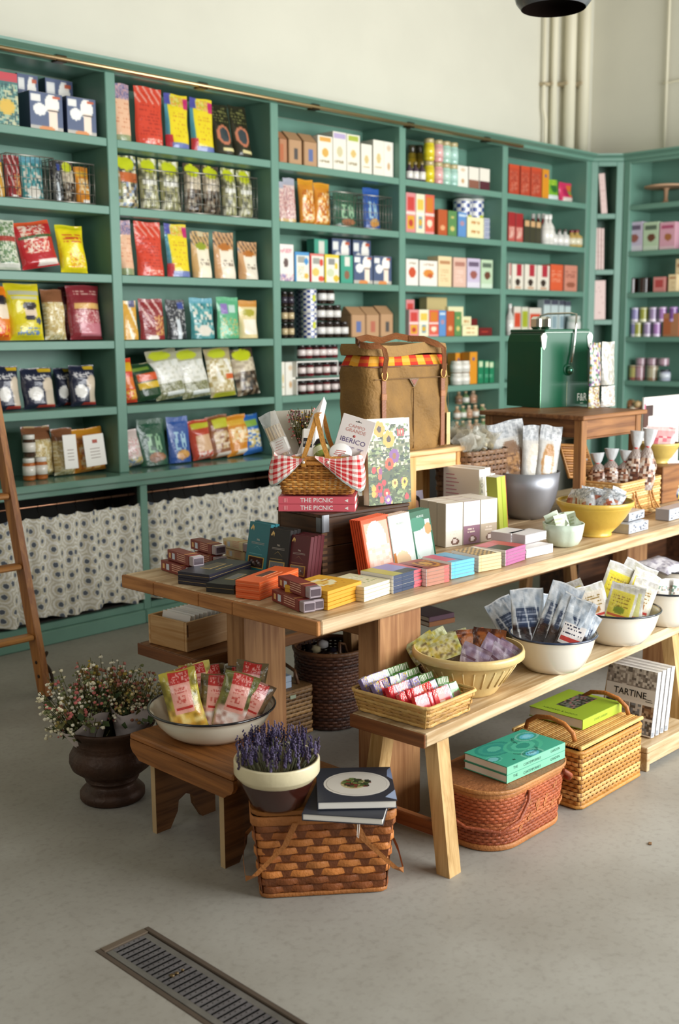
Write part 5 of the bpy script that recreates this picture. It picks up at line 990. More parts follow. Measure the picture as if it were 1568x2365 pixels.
cs = np.array([[col('c63a2c' if (i//3) % 2 else 'dc9a34') if j != 1 else col('d0622c' if (i//3) % 2 else 'e0a84a') for i in range(n)] for j in range(3)]); m.grid(P, cs); m.build('lining', CLOTH, t, 'orange and red checked lining')
MB().tube([(x, y, zb_-.002) for x, y, _, _ in rrect(bw/2*.985, bd/2*.95, .045, 60)], .0035, '6a3f28', 6, closed=True).build('zip_tape', LEATHER, t)
m = MB(); p = rrect(bw/2*1.0, bd/2*.97, .05, 80); q = np.vstack([p, p[:1]])
P = np.array([[(x*(1-.02*abs(k-1)), y*(1-.03*abs(k-1))+.004, zb_+.042+.022*k+.014*(x+bw/2)/bw*0+.006*math.sin(x*14)) for x, y, _, _ in q] for k in range(3)]); m.grid(P, '8f6c38')
m.add([(x*.97, y*.95+.004, zb_+.086+.004*math.sin(x*14)) for x, y, _, _ in p], [tuple(range(80))], '87642f'); m.build('lid', CANVAS, t)
fy = -bd/2-.008
m = MB(); m.box((-bw/2*.9, fy+.001, zb_-.052), (bw/2*.9, fy+.006, zb_-.049), '6e4f2b', .0005); m.box((-.001, fy+.001, .01), (.001, fy+.006, zb_-.09), '7a5a32', .0004)
for sx in (-1, 1): m.box((sx*bw*.33, fy+.001, .005), (sx*bw*.333, fy+.006, zb_-.05), '6e4f2b', .0004)
m.build('seam', CANVAS, t)
m = MB(); m.prism([(-.03, zb_-.052), (.03, zb_-.052), (0, zb_-.088)], fy, fy+.004, '6f5430'); m.prism([(-.019, zb_-.057), (.019, zb_-.057), (0, zb_-.079)], fy-.0012, fy+.004, '84442e'); m.build('triangle_patch', LEATHER, t)
for sx in (-1, 1):
    x = sx*bw*.355
    MB().box((x-.0125, fy-.002, .01), (x+.0125, fy+.003, zb_-.04), '84502f', .001).box((x-.0145, fy-.004, zb_*.62), (x+.0145, fy+.003, zb_*.69), '9a6238', .001).build('strap', LEATHER, t)
    b = MB(); b.tube([(x+.016*math.cos(a), fy-.003, zb_-.035+.02*math.sin(a)) for a in np.linspace(0, 6.28, 17)[:-1]], .0028, 'c9a060', 6, closed=True); b.build('buckle', BRASS, t)
    pa = [(x, fy-.002, zb_-.055), (x+.002*sx, fy-.006, zb_-.02), (x-.004*sx, fy-.012, zb_+.03), (x-.014, fy-.016, zb_+.068), (x-.05, fy-.016, zb_+.082)]
    if sx < 0: pa += [(-bw*.5, fy+.0, zb_+.079), (-bw*.57, fy+.02, zb_+.085), (-bw*.56, fy+.05, zb_+.102), (-bw*.42, fy+.06, zb_+.112), (-bw*.25, fy+.06, zb_+.1), (-.05, fy+.055, zb_+.118), (bw*.1, fy+.05, zb_+.104)]
    else: pa += [(bw*.16, fy+.02, zb_+.104), (bw*.04, fy+.05, zb_+.106)]
    V = []; F = []
    for k, pth in enumerate(pa):
        horiz = k >= 4
        for dx, dz in (((0, -.0125), (0, .0125)) if horiz else ((-.0125, 0), (.0125, 0))): V.append((pth[0]+dx, pth[1], pth[2]+dz))
    n = len(pa); V += [(a, b_+.004, c_) for a, b_, c_ in V]
    F = [(2*i, 2*i+1, 2*i+3, 2*i+2) for i in range(n-1)]+[(2*n+2*i+2, 2*n+2*i+3, 2*n+2*i+1, 2*n+2*i) for i in range(n-1)]+[(2*i+e, 2*i+2+e, 2*n+2*i+2+e, 2*n+2*i+e) for i in range(n-1) for e in (0, 1)]
    MB().add(V, F, '8a5632', True).build('handle', LEATHER, t)
MB().box((bw*.395, fy-.006, .05), (bw*.44, fy-.004, .145), 'c9b078', .0006).box((bw*.395, fy-.0065, .01), (bw*.44, fy-.0045, .055), 'c4a870', .0006).tube([(bw*.418, fy-.005, .145), (bw*.41, fy-.005, .22), (bw*.405, fy-.004, zb_-.04)], .0008, '8a7448', 4).build('hang_tag', PAPER, t)
# photographs and books under the pine stand
t = thing('photo_print', 'photograph of a dark haired woman behind the pine stool legs', 'photo', (3.50, S1Y+.1, ZTB+LIFT), 0, math.radians(-8))
im = art(34, 42, '9a94a8', ('r', 0, .55, 1, 1, 'b8b0c0'), ('r', 0, .0, .35, .5, '4a4648'), ('e', .62, .62, .27, .26, '241a18'), ('e', .6, .62, .15, .15, 'c09078'), ('e', .6, .12, .36, .32, '3a2a2c'), ('r', .55, .38, .68, .5, 'b5826a'), ('r', .1, .5, .3, .8, 'd0c8d0'))
m = MB(); card(m, im, .13, .16, -.001, 0, 0); m.box((0, 0, 0), (.13, .003, .16), 'd9d4cc'); m.build('print', GLOSS, t)
for k, (c, h) in enumerate((('d8d4cc', .145), ('3a2228', .17), ('a8324a', .185), ('6a2430', .19))):
    b = book('upright_book', .15, .17, .014, c, ['grey page edged book leaning under the pine stool', 'dark spined book leaning under the pine stool', 'crimson spined book leaning under the pine stool', 'dark red book next to the photograph under the pine stool'][k], (3.41+.022*k, S1Y+.06, ZTB+.004+LIFT), 0, 0, math.radians(-86)); b.scale = (h/.15, 1, 1)
# --- oak stand with the metal cooler
S2Y = 2.68; nc = yp(1345, 960, S2Y); S2Z = nc[2]; rc = yp(1482, 943, S2Y); x0 = nc[0]; w2 = rc[0]-x0; d2 = .53
OAKX, OAKZ = wood('dark_oak', '6a4226', '94653c', 'X', .9, .5), wood('dark_oak_leg', '744a2b', 'a0703f', 'Z', .9, .5); OAKY = wood('dark_oak_side', '6a4226', '94653c', 'Y', .9, .5)
t = thing('oak_stand', 'small dark oak side table on the display table under the green cooler', 'stand', (x0, S2Y, ZTB)); h2 = S2Z-ZTB
MB().box((-.02, -.02, h2-.02), (w2+.02, d2+.02, h2), ch=.004).build('top', OAKX, t)
for x in (0, w2-.042):
    for y in (0, d2-.042): MB().box((x, y, LIFT), (x+.042, y+.042, h2-.02), ch=.003).build('leg', OAKZ, t)
for y in (.006, d2-.022): MB().box((.042, y, h2-.1), (w2-.042, y+.016, h2-.02), ch=.002).build('apron', OAKX, t)
for x in (.006, w2-.022): MB().box((x, .042, h2-.1), (x+.016, d2-.042, h2-.02), ch=.002).build('apron', OAKY, t)
MB().box((.042, .0, h2-.108), (w2-.042, .022, h2-.1), ch=.002).build('apron_bead', OAKX, t)
# cooler
cn = gp(1247, 943, S2Z); crz_ = math.radians(-15); hd_ = math.atan2(cn[0], cn[1])+crz_; cw_ = 116*mpp(cn)/math.cos(hd_); cd_ = 79*mpp(cn)/math.sin(hd_)
ch_ = hz(cn, 1247, 768)-S2Z
t = thing('metal_cooler', 'glossy dark green metal picnic cooler with chrome handle and corners', 'cooler', (*cn[:2], S2Z+LIFT), crz_)
CG = mat('cooler_enamel', .33, coat=.05, base='0f5236', spec=.3)
m = MB(); cut = .03; m.prism([(0, 0), (cw_, 0), (cw_, ch_-.045), (cw_-.012, ch_-.012), (cw_-.022, ch_), (.022, ch_), (.012, ch_-.012), (0, ch_-.045)], 0, cd_, '0f4a30'); m.build('body', CG, t)
MB().box((-.004+.02, -.006, ch_), (cw_-.016, cd_+.006, ch_+.014), ch=.005).build('lid', CG, t)
MB().box((.016, -.0065, ch_-.002), (cw_-.016, cd_+.0065, ch_+.001), '8f968e', .0005).build('lid_band', mat('dull_chrome', .38, metal=1), t)
for x in (-.003, cw_-.03):
    MB().prism([(x, ch_-.02), (x+.012, ch_-.005), (x+.025, ch_-.005), (x+.033, ch_-.02), (x+.026, ch_-.07), (x+.017, ch_-.083), (x+.007, ch_-.07)], -.004, .006, 'b8b8b2').build('corner_guard', mat('dull_chrome', .38, metal=1), t)
MB().box((-.002, -.002, .0), (.002, .004, ch_-.07), '6f9a7c', .001).build('edge_trim', CHROME, t)
m = MB(); hw = .1; m.tube([(cw_*.56, -.012, ch_*.58), (cw_*.6, -.014, ch_*.75), (cw_*.64, -.012, ch_+.02), (cw_*.66, -.008, ch_+.085), (cw_*.66, .03, ch_+.09), (cw_*.66-.0, cd_*.8, ch_+.09), (cw_*.66, cd_+.006, ch_+.08), (cw_*.64, cd_+.01, ch_+.02)], .005, 'dcdcd6', 8); m.build('handle', CHROME, t)
m = MB(); m.lathe([(.03, 0), (.03, .003), (.022, .004)], '0f4a30', 24, Matrix.Translation((cw_*.54, 0, ch_*.5)) @ Matrix.Rotation(math.pi/2, 4, 'X')); m.build('pivot_plate', CG, t)
m = MB(); m.ball((cw_*.54, -.012, ch_*.49), .02, '4f8a70', 14, 1.1); m.build('latch_knob', mat('green_chrome', .12, metal=.9, base='5c8f7a'), t)
MB().box((cw_*.52, -.0015, .004), (cw_*.525, .001, ch_*.34), 'c9cf9a', .0004).build('pinstripe', GLOSS, t)
text('F&R', .052, t, (cw_*.83, -.001, .042), FRONT, 'e3e8dc', bold=.01, sx=.72); MB().box((cw_*.8, -.0012, .013), (cw_*.86, 0, .0155), 'e3e8dc', 0).build('underline', PAPER, t)
m = MB(); m.box((.05, cd_*.35, ch_+.014), (.085, cd_*.6, ch_+.075), 'dcdcd4', .012); m.build('lid_catch', CHROME, t)
MB().box((.105, cd_*.35, ch_+.014), (.14, cd_*.6, ch_+.075), 'dcdcd4', .012).build('lid_catch', CHROME, t)
# clear packs right of the cooler, on the oak stand
for k, (x0_, x1_, yt, yb_, c_, d_) in enumerate(((1364, 1392, 792, 880, ['d9c4c0', '4a7a5a', '7a4a8a', 'c9a04a', 'ded8d8'], 'clear pack of coloured sweets stacked on another pack'), (1391, 1425, 790, 876, ['e4e2d8', 'cfccc0', 'b0aca0'], 'white striped pack stacked beside the green cooler'), (1364, 1392, 879, 937, ['b8b0a4', '8a5a4a', 'e0dcd4', 'c0a84a'], 'lower clear pack with coloured wrappers by the cooler'), (1392, 1428, 876, 937, ['e2e0da', 'b8a89a', 'cac6be', 'e9e9e4'], 'lower clear pack of pale sweets by the cooler'))):
    Y = S2Y+.2; a, b = yp(x0_, 900, Y), yp(x1_, 900, Y); z0 = S2Z+LIFT if k > 1 else S2Z+LIFT+.105; zt = yp(x0_, yt, Y)[2] if k < 2 else S2Z+.1
    o = bagmesh(art(20, 36, c_[0], ('m', 0, 0, 1, 1, [hx(q)*.85 for q in c_], k+3, 2), ('b', 1)), (b[0]-a[0])*.86, zt-z0, .04, 'pouch', k).build('sweet_pack', FILM); o.location = ((a[0]+b[0])/2+.026, Y+.03, z0); tag(o, d_, 'packet')
# --- under and beside the oak stand
WB_ = ['d0a868', 'c09250', 'd8b67c', 'b08244']
def bowlfit(xc, yb, z, wpx, yrim, rb=.5):
    P = gp(xc, yb, z); R = wpx/2*mpp(P); c = P+hdir(P)*R*rb; R = wpx/2*mpp(c); c = P+hdir(P)*R*rb; return c, R, hz(c, xc, yrim)-z
def bowl(name, label, c, R, h, prof, cols, m, ring=None, lift=LIFT, n=48, wob=None):
    t = thing(name, label, 'bowl', (c[0], c[1], c[2]+lift)); outer = [(R*r, h*z) for r, z in prof]; th = .006
    inner = [(max(r-th, .001), max(z, .008)) for r, z in outer[::-1] if r > .1*R][1:]
    full = outer+[(outer[-1][0]-th, outer[-1][1])]+inner+[(.001, .009)]
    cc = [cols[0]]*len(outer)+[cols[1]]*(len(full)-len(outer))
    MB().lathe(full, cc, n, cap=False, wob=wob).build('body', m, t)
    if ring: MB().tube([((outer[-1][0]-.002)*math.cos(a), (outer[-1][0]-.002)*math.sin(a), outer[-1][1]+.001) for a in np.linspace(0, 2*math.pi, 61)[:-1]], .004, ring, 8, closed=True).build('rim', m, t, 'dark enamelled rim')
    return t
PROF_E = [(.0, 0), (.56, .0), (.62, .02), (.74, .2), (.86, .5), (.93, .8), (.955, .93), (1.0, 1.0)]
PROF_Y = [(.0, 0), (.44, 0), (.45, .06), (.42, .08), (.62, .3), (.8, .55), (.93, .8), (.96, .84), (.96, .86), (1.0, .88), (1.0, .99), (.985, 1.0)]
cY, RY, hY = bowlfit(1372, 1243, ZTB, 176, 1155, .45); bowl('mixing_bowl', 'mustard yellow mixing bowl full of clear wrapped treats', cY, RY, hY, PROF_Y, ('c9a646', 'd0b050'), CERAMIC)
cG, RG, hG = bowlfit(1215, 1200, ZTB, 150, 1088, .4); PROF_G = [(0, 0), (.5, 0), (.7, .12), (.85, .35), (.95, .65), (1, 1)]
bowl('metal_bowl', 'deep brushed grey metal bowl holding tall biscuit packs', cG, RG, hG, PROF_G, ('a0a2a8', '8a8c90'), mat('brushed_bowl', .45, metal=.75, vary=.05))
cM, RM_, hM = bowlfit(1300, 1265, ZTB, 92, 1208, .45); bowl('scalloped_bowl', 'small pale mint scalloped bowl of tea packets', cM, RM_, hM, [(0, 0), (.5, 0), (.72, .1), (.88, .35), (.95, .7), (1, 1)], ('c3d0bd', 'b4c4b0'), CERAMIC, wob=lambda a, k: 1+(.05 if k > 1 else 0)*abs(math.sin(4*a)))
def packet(im, w, h, d, loc, rz, lean, tilt, desc, m=None, cat='packet', kind='flat', seed=0, name='snack_packet', clear=None, group=None, where=None):
    t = bagmesh(im, w, h, d, kind, seed).build(name, m or FILM); t.location = tuple(map(float, loc)); t.rotation_mode = 'ZYX'
    t.matrix_world = Matrix.Translation(tuple(map(float, loc))) @ Matrix.Rotation(rz, 4, 'Z') @ Matrix.Rotation(tilt, 4, 'Y') @ Matrix.Rotation(-lean, 4, 'X')
    if where: note(t, *where, cat, (np.array(loc[:3])@RX)/(np.array(loc[:3])@FX), group)
    else: tag(t, desc, cat, group)
    if clear: bagmesh(art(8, 12, 'f4f4f2'), w*clear[0], h*clear[1], d*1.25, 'pillow', seed+1).build('clear_wrap', CLEAR, t)
    return t
CAMRZ = lambda P: math.atan2(P[1], P[0])-math.pi/2        # a heading that faces the camera side
# treats in the yellow bowl
rng = random.Random(12)
for k in range(9):
    a = k*2.4; q = RY*.72*math.sqrt((k+.5)/9); im = art(12, 14, 'b9b9b9', ('m', .1, .05, .9, .6, ['b8b8b8', 'b06a50', 'cfc8c4', 'b88068', '9a5038', 'c4c6c8'], k, 2), ('m', 0, .6, 1, 1, ['b8bcc0', 'd4d6d8', '989ca0'], k))
    packet(im, .085, .085, .04, cY+np.array([q*math.cos(a), q*math.sin(a), hY*.74]), CAMRZ(cY)+rng.uniform(-1, 1), rng.uniform(0, .7), rng.uniform(-.6, .6), None, FILM, kind='pillow', seed=k, name='cookie_bag', group='clear cookie bags in the mustard bowl', where=('clear cookie bag', 'in the mustard bowl'))
# biscuit packs in the grey bowl
def at_px(c, x, y, zz):                                 # point above c's depth plane seen at a pixel
    d = ray(x, y); t = math.hypot(c[0], c[1])/math.hypot(d[0], d[1]); return np.array([0, 0, CAMH])+t*d
BIS = lambda s: art(22, 44, 'b8b6b0', ('r', .12, .3, .88, .8, 'd0cdc6'), ('e', .5, .5, .3, .26, ['b98a58', '8a6a50', 'c9a47a', 'e0d8c8'][s % 4]), ('m', .3, .35, .7, .6, ['b98a58', 'a07444', 'c99a68', '6a4a34'] if s < 2 else ['e6e2d8', 'cfc8b8', 'e9e6e0'], s), ('m', 0, .8, 1, 1, ['c0c2c4', '9a9ea2', 'd8dada'], s, 1), ('b', 1), ('r', 0, 0, 1, .28, 'd2cfc8'))
for k, (x, yt, w_, tl, ln) in enumerate(((1142, 1040, 74, -.35, .1), (1193, 972, 84, -.2, .12), (1228, 1000, 55, .05, .2), (1250, 985, 58, .02, .05), (1288, 985, 50, .14, .05), (1168, 980, 56, -.28, .3))):
    b = at_px(cG, 1215+(x-1215)*.5, 1110, 0); b[2] = ZTB+hG*.45; top = hz(b, x, yt); off = .05 if ln > .15 else -.035
    packet(BIS(k), w_*mpp(b), (top-b[2])*1.02, .03, b+hdir(b)*off, CAMRZ(b)+.25, ln, tl, ['short biscuit pack with dark crumbs leaning left in the grey bowl', 'tallest clear biscuit pack with a big brown biscuit', 'clear biscuit pack at the back of the grey bowl', 'white labelled biscuit pack in the middle of the grey bowl', 'white pack with black drawings at the right of the grey bowl', 'clear pack standing behind the tallest biscuit pack'][k], FILM, seed=k+40, name='biscuit_pack')
# mint packets
for k in range(7):
    a = k*2.4+.5; q = RM_*.6*math.sqrt((k+.5)/7); packet(art(8, 10, 'ccd6c0', ('l', .1, .3, .9, .8, 'b0b894', 3, k), ('r', .4, .4, .6, .6, ['d0a890', 'c4d0b0', 'a8b890'][k % 3])), .06, .07, .008, cM+np.array([q*math.cos(a), q*math.sin(a), hM*.68]), CAMRZ(cM)+rng.uniform(-1, 1), rng.uniform(.1, .7), rng.uniform(-.6, .6), None, PAPER, seed=k, name='tea_packet', group='tea packets in the scalloped bowl', where=('pale green tea packet', 'in the scalloped bowl'))
# rope-handled hamper with bags of nuts, lid open against the stand
hn, hrz, hw_, hd_ = fp((1434, 1200), (1524, 1175), (1376, 1178), ZTB); hn = gp(1432, 1205, ZTB); hr_ = gp(1524, 1180, ZTB); u = (hr_-hn)[:2]; hw_ = float(np.linalg.norm(u)); hrz = math.atan2(u[1], u[0]); hd_ = .24; hh_ = hz(hn, 1432, 1118)-ZTB
t = thing('wicker_hamper', 'pale wicker hamper with rope handles holding tied bags of nuts', 'basket', (hn[0]-math.sin(hrz)*hd_/2+math.cos(hrz)*hw_/2, hn[1]+math.cos(hrz)*hd_/2+math.sin(hrz)*hw_/2, ZTB+LIFT), hrz)
woven(t, lambda u: (hw_/2, hd_/2), .002, hh_-.008, 14, 80, .002, WB_, .0022, .012, .06, sub=2); rim(t, hw_/2, hd_/2, .012, hh_-.004, .005, 'c8985a')
MB().box((-hw_/2+.004, -hd_/2+.004, .002), (hw_/2-.004, hd_/2-.004, .008), 'b08448').build('bottom', WICKER, t)
for s in (-.2, .2):
    x = hw_*s; MB().tube([(x-.012, -hd_/2-.004, hh_*.7), (x-.01, -hd_/2-.012, hh_*.5), (x-.002, -hd_/2-.02, hh_*.2), (x+.05, -hd_/2-.03, .01), (x+.11, -hd_/2-.035, .012), (x+.13, -hd_/2-.02, .012), (x+.08, -hd_/2-.012, .02), (x+.03, -hd_/2-.01, hh_*.4), (x+.012, -hd_/2-.004, hh_*.72)], .004, 'b07a3c', 6).build('rope_handle', LEATHER, t)
m = MB(); L0 = hw_*.62
for k in range(12): m.tube([(-L0/2, 0, .004+k*.0125), (L0/2, 0, .004+k*.0125)], .006, ['a06a30', 'b57e40', '8f5c28'][k % 3], 6)
l = m.tube([(-L0/2, 0, 0), (L0/2, 0, 0), (L0/2, 0, .155), (-L0/2, 0, .155)], .008, 'b07a3c', 6, closed=True).build('lid', WICKER, t); l.location = (-hw_*.22, hd_/2+.012, hh_-.002); l.rotation_euler = (math.radians(-24), math.radians(6), 0)
def tied_bag(loc, r, h, desc, rz=0, lean=0, tilt=0, cols=None, group=None):
    t = thing('nut_bag', desc, 'bag', loc, group=group); t.matrix_world = Matrix.Translation(tuple(map(float, loc))) @ Matrix.Rotation(rz, 4, 'Z') @ Matrix.Rotation(tilt, 4, 'Y') @ Matrix.Rotation(-lean, 4, 'X')
    m = MB(); rr = random.Random(int(loc[0]*1000)); n = 26; rows = 16; cs = cols or ['6a4230', '8a5c44', 'b89a84', '4a2c20', 'cfc2b4']; f = .7
    pr = lambda v: (.85+.15*math.sin(min(v*2.6, 1)*1.57))*(1 if v < .5 else max(.24, 1-((v-.5)/.5)**1.6*.76))
    P = np.array([[(r*pr(j/rows)*math.cos(2*math.pi*i/n)*(1+.06*math.sin(5*i+j)), r*.75*pr(j/rows)*math.sin(2*math.pi*i/n), h*f*j/rows) for i in range(n+1)] for j in range(rows+1)])
    c = np.array([[col(cs[rr.randrange(len(cs))]) if 1 < j < 12 else col(['a89c94', '8c7c74'][(i+j) % 2]) for i in range(n)] for j in range(rows)]); m.grid(P, c); m.build('filled_bag', FILM, t)
    MB().tube([(0, 0, h*(f-.015)), (0, 0, h*(f+.015))], r*.22, 'c03a34', 8).build('tie', GLOSS, t)
    V = MB(); P = np.array([[((.24+.42*(j/4)**.7)*r*math.cos(2*math.pi*i/12)*(1+.2*math.sin(3*i)), (.16+.1*j/4)*r*math.sin(2*math.pi*i/12), h*(f+(1-f)*j/4)) for i in range(13)] for j in range(5)]); V.grid(P, 'bcbebe'); V.build('gathered_top', FILM, t); return t
for k, (x, y, r, ytop) in enumerate(((1352, 1150, .05, 1060), (1385, 1112, .05, 1046), (1410, 1112, .05, 1036), (1440, 1108, .048, 1040), (1462, 1098, .05, 995), (1484, 1090, .05, 990))):
    c = np.array([t.location.x, t.location.y, 0]); b = at_px(c, x, y, 0) if k else gp(1350, 1178, ZTB); zb2 = ZTB+hh_*.7 if k else ZTB+LIFT; b[2] = zb2 
    tied_bag(b, r*.98 if k else r*.9, hz(b, x, ytop)-zb2, ['tied bag of brown nuts standing in front of the hamper', 'tied bag of brown nuts at the left of the hamper', 'tied bag of glazed nuts second in the hamper', 'tied bag of nuts in the middle of the hamper', 'tall tied bag of pale nuts in the hamper', 'tall tied bag of nuts at the right end of the hamper'][k], CAMRZ(b), .05, (-.1, -.1, 0, .05, .05, .1)[k])
# clear acrylic boxes
for k, (n, r, l, yt, d) in enumerate((((1452, 1235), (1497, 1223), (1420, 1228), 1206, 'clear box of grey sweets lowest in front of the hamper'), ((1452, 1206), (1488, 1196), (1424, 1200), 1184, 'clear box of grey sweets stacked on another'), ((1545, 1205), (1600, 1190), (1525, 1198), 1163, 'clear box at the far right end of the table'))):
    p, rz, w, dd = fp(n, r, l, ZTB if k != 1 else ZTB+.042); hh = (.04, .035, .05)[k]
    o = pbox(art(14, 8, 'aab0ba', ('m', .05, .1, .95, .9, ['8a90a0', 'd8dce2', '5a5f6a', 'b8bcc4', 'eef0f2'], k+5)), w, max(.06, dd), hh, '9a9aa2', 'b8bcc4').build('sweet_box', GLOSS); o.location = (p[0]+math.cos(rz)*w/2, p[1]+math.sin(rz)*w/2, p[2]+LIFT*(1+k*.5)); o.rotation_euler = (0, 0, rz); tag(o, d, 'box')
# far right: second yellow bowl on a box, pink bag, blue bag, tall pale board
c2, R2, h2_ = bowlfit(1520, 1072, .93, 95, 1022, .45); c2[2] = .93
tag(MB().box((-.13, -.1, 0), (.13, .1, .93-ZTB-LIFT), '5a3a22', .004).box((-.132, -.102, .06), (.132, .102, .066), '4a2e1a', .001).build('wooden_riser', OAKX), 'dark wooden box under the far yellow bowl', 'box').location = (c2[0], c2[1], ZTB+LIFT)
bowl('mixing_bowl', 'small yellow mixing bowl with a pink bag at the far right', c2, R2, h2_, PROF_Y, ('c4ab5c', 'cbb468'), CERAMIC)
packet(art(14, 16, 'e0a8a8', ('m', 0, 0, 1, .7, ['e0a8a8', 'd87a84', 'e8c4c0', 'c8606c'], 3, 2), ('r', 0, .85, 1, 1, 'e8d0cc')), .14, .15, .06, c2+np.array([0, 0, .03]), CAMRZ(c2), .15, .05, 'pink bag standing in the far yellow bowl', FILM, kind='pouch', seed=3, name='pink_bag', cat='bag')
b = gp(1540, 1160, ZTB); t2 = thing('blue_tea_bag', 'blue flour bag with an orange arched label at the right edge', 'bag', (b[0]+.12, b[1]+.02, ZTB+LIFT), CAMRZ(b)+.5)
m = bagmesh(art(30, 26, '2f5078', ('e', .6, .5, .34, .5, 'e8e0d4'), ('e', .6, .48, .3, .46, '232c48'), ('e', .6, .66, .3, .26, 'd8604a'), ('r', .3, 0, .9, .5, '232c48'), ('w', 'SALT', .36, .46, 'c9b048', 1), ('w', 'PE', .44, .22, 'c9b048', 1), ('r', .25, .9, .75, 1, 'e6d4cc')), .24, .19, .12, 'pouch', 9); m.build('pack', FILM, t2)
b = yp(1530, 1000, 2.95); t2 = MB().box((0, 0, 0), (.4, .012, 1.215-ZTB-LIFT), 'ded9d2').box((-.002, -.002, .3), (.05, 0, .4), '4a2a20', .0004).build('display_board', PAPER); t2.location = (yp(1485, 1000, 3.1)[0], 3.1, ZTB+LIFT); tag(t2, 'tall pale display board behind the pink bag', 'board')
m = MB(); m.box((.02, -.001, .36), (.1, .0, .42), '3a2422', .0003); m.box((.005, -.001, .37), (.018, .0, .43), 'b04a6a', .0003); m.build('photo_patch', PAPER, t2)
# glassine bags piled between the stands, brown basket under them
c = yp(1088, 1060, 3.02); tB = thing('brown_basket', 'dark brown basket heaped with clear bags behind the grey bowl', 'basket', (c[0], c[1], ZTB+LIFT))
hBB = yp(1088, 1035, 3.02)[2]-ZTB; woven(tB, lambda u: (.13+.02*u, .1+.01*u), .002, hBB, 14, 36, .003, ['6a4a30', '5a3c26', '7a5a3c'], .002, .05)
m = MB(); rng = random.Random(31)
for k in range(40):
    x, y = rng.uniform(-.12, .12), rng.uniform(-.09, .09); M_ = Matrix.Translation((x, y, hBB-.01+rng.random()*.05*(1-abs(x)/.16)+.01)) @ Euler((rng.uniform(-1, 1), rng.uniform(-1, 1), rng.uniform(0, 6))).to_matrix().to_4x4(); b_ = bagmesh(art(6, 6, 'c9cabc'), .07, .08, .03, 'pillow', k); m.add(b_.V, b_.F, ['c9c8b8', 'dcdcd2', 'a8a898', 'b0a488'][k % 4], True, M_)
m.build('clear_bags', CLEAR, tB, kind='stuff')
m = MB()
for k in range(50): m.ball((rng.uniform(-.12, .12), rng.uniform(-.09, .09), hBB-.01+rng.random()*.05), rng.uniform(.008, .018), ['8a7a58', 'b8ac8a', '6a5a3c'][k % 3], 5)
m.build('contents', MATTE, tB, kind='stuff')
# white books and lime book between stand and grey bowl
for k, (xa, xb, yt, c_, d_) in enumerate(((1106, 1119, 1086, 'efeae4', 'white book with a pink lettered cover beside the pine stool'), (1119, 1132, 1082, 'efeae4', 'white book whose spine has a red dot, next to its twin'), (1133, 1143, 1095, 'e9e4de', 'narrow white book between white spines and lime books'), (1146, 1156, 1103, 'b0b84a', 'olive green book leaning against the grey bowl'), (1156, 1166, 1101, 'a8b83c', 'lime green book with orange edge against the grey bowl'))):
    Yb = 2.80 if k < 3 else 2.70; xo = 10 if k > 2 else 0; a, b = yp(xa+xo, 1170, Yb), yp(xb+xo, 1170, Yb); zt = yp(xa, yt, Yb)[2]; w = b[0]-a[0]; hB_ = zt-ZTB
    tb = thing('upright_book', d_, 'book', (a[0], Yb, ZTB+LIFT), 0, 0, math.radians((-7 if k > 2 else 0)))
    MB().box((0, 0, 0), (w*.95, .19 if k < 3 else .055, hB_), {'': c_, 'Z': 'f0ece4'}, .001).build('cover', CARD, tb)
    if k < 2:
        for j, ch_2 in enumerate('TOAST'): text(ch_2, .026, tb, (w*.48, -.0006, hB_*(.84-.095*j)), FRONT, 'a0606a' if k else '9a9096')
    if k == 0: m = MB(); [m.box((-.0008, .13-.012*(q % 3), hB_*(.88-.06*q)), (0, .175, hB_*(.88-.06*q)+.004), 'c88a98', 0) for q in range(7)]; m.build('fine_print', PAPER, tb)
    if k == 4: MB().box((w*.9, .0, .0), (w*.99, .055, hB_), 'd2604a', 0).build('orange_edge', CARD, tb)
# ------------------------------------------------------------------ chocolate on the table
def slabstack(n, r, dep, cnt, th, top_im, side, front, name, desc, cat='chocolate bar', m=CARD, z=ZTB, tilt=0, grp=None, ends=None):
    p, q = gp(*n, z), gp(*r, z); u = (q-p)[:2]; w = float(np.linalg.norm(u)); rz = math.atan2(u[1], u[0]); me = None; rg = random.Random(int(n[0]))
    for k in range(cnt):
        if k == 0 or k == cnt-1:
            mb = MB(); mb.box((0, 0, 0), (w, dep, th*.94), {'': side, 'Z': side, 'y': front, 'Y': front}, .001)
            if ends: 
                for (f0, f1, cc) in ends: mb.box((w*f0, -.0004, .0007), (w*f1, dep*.999, th*.94-.0007), cc, .0002)
            if k == cnt-1 or cnt == 1: card(mb, top_im, w-.002, dep-.002, M=Matrix.Translation((.001, .001, th*.94+.0003)) @ Matrix.Rotation(-math.pi/2, 4, 'X') , x0=0, z0=0) if False else mb.grid(np.stack([*np.meshgrid(np.linspace(.001, w-.001, top_im.w+1), np.linspace(.001, dep-.001, top_im.h+1)), np.full((top_im.h+1, top_im.w+1), th*.94+.0004)], -1), top_im.a)
            o = mb.build(name, m); me = o.data
        else: o = link(name, me)
        j = rg.uniform(-.0012, .0012); o.location = (p[0]+j, p[1]+j, z+LIFT+k*th); o.rotation_euler = (0, 0, rz+rg.uniform(-.012, .012)+tilt)
        pos = 'only' if cnt == 1 else ('topmost' if k == cnt-1 else 'lowest' if k == 0 else ORD[k]+' from bottom')
        tag(o, (desc+', %s of its stack' % pos) if cnt > 1 else desc, cat, grp or ('stack of '+desc.split(',')[0] if cnt > 1 else None))
    return p, rz, w
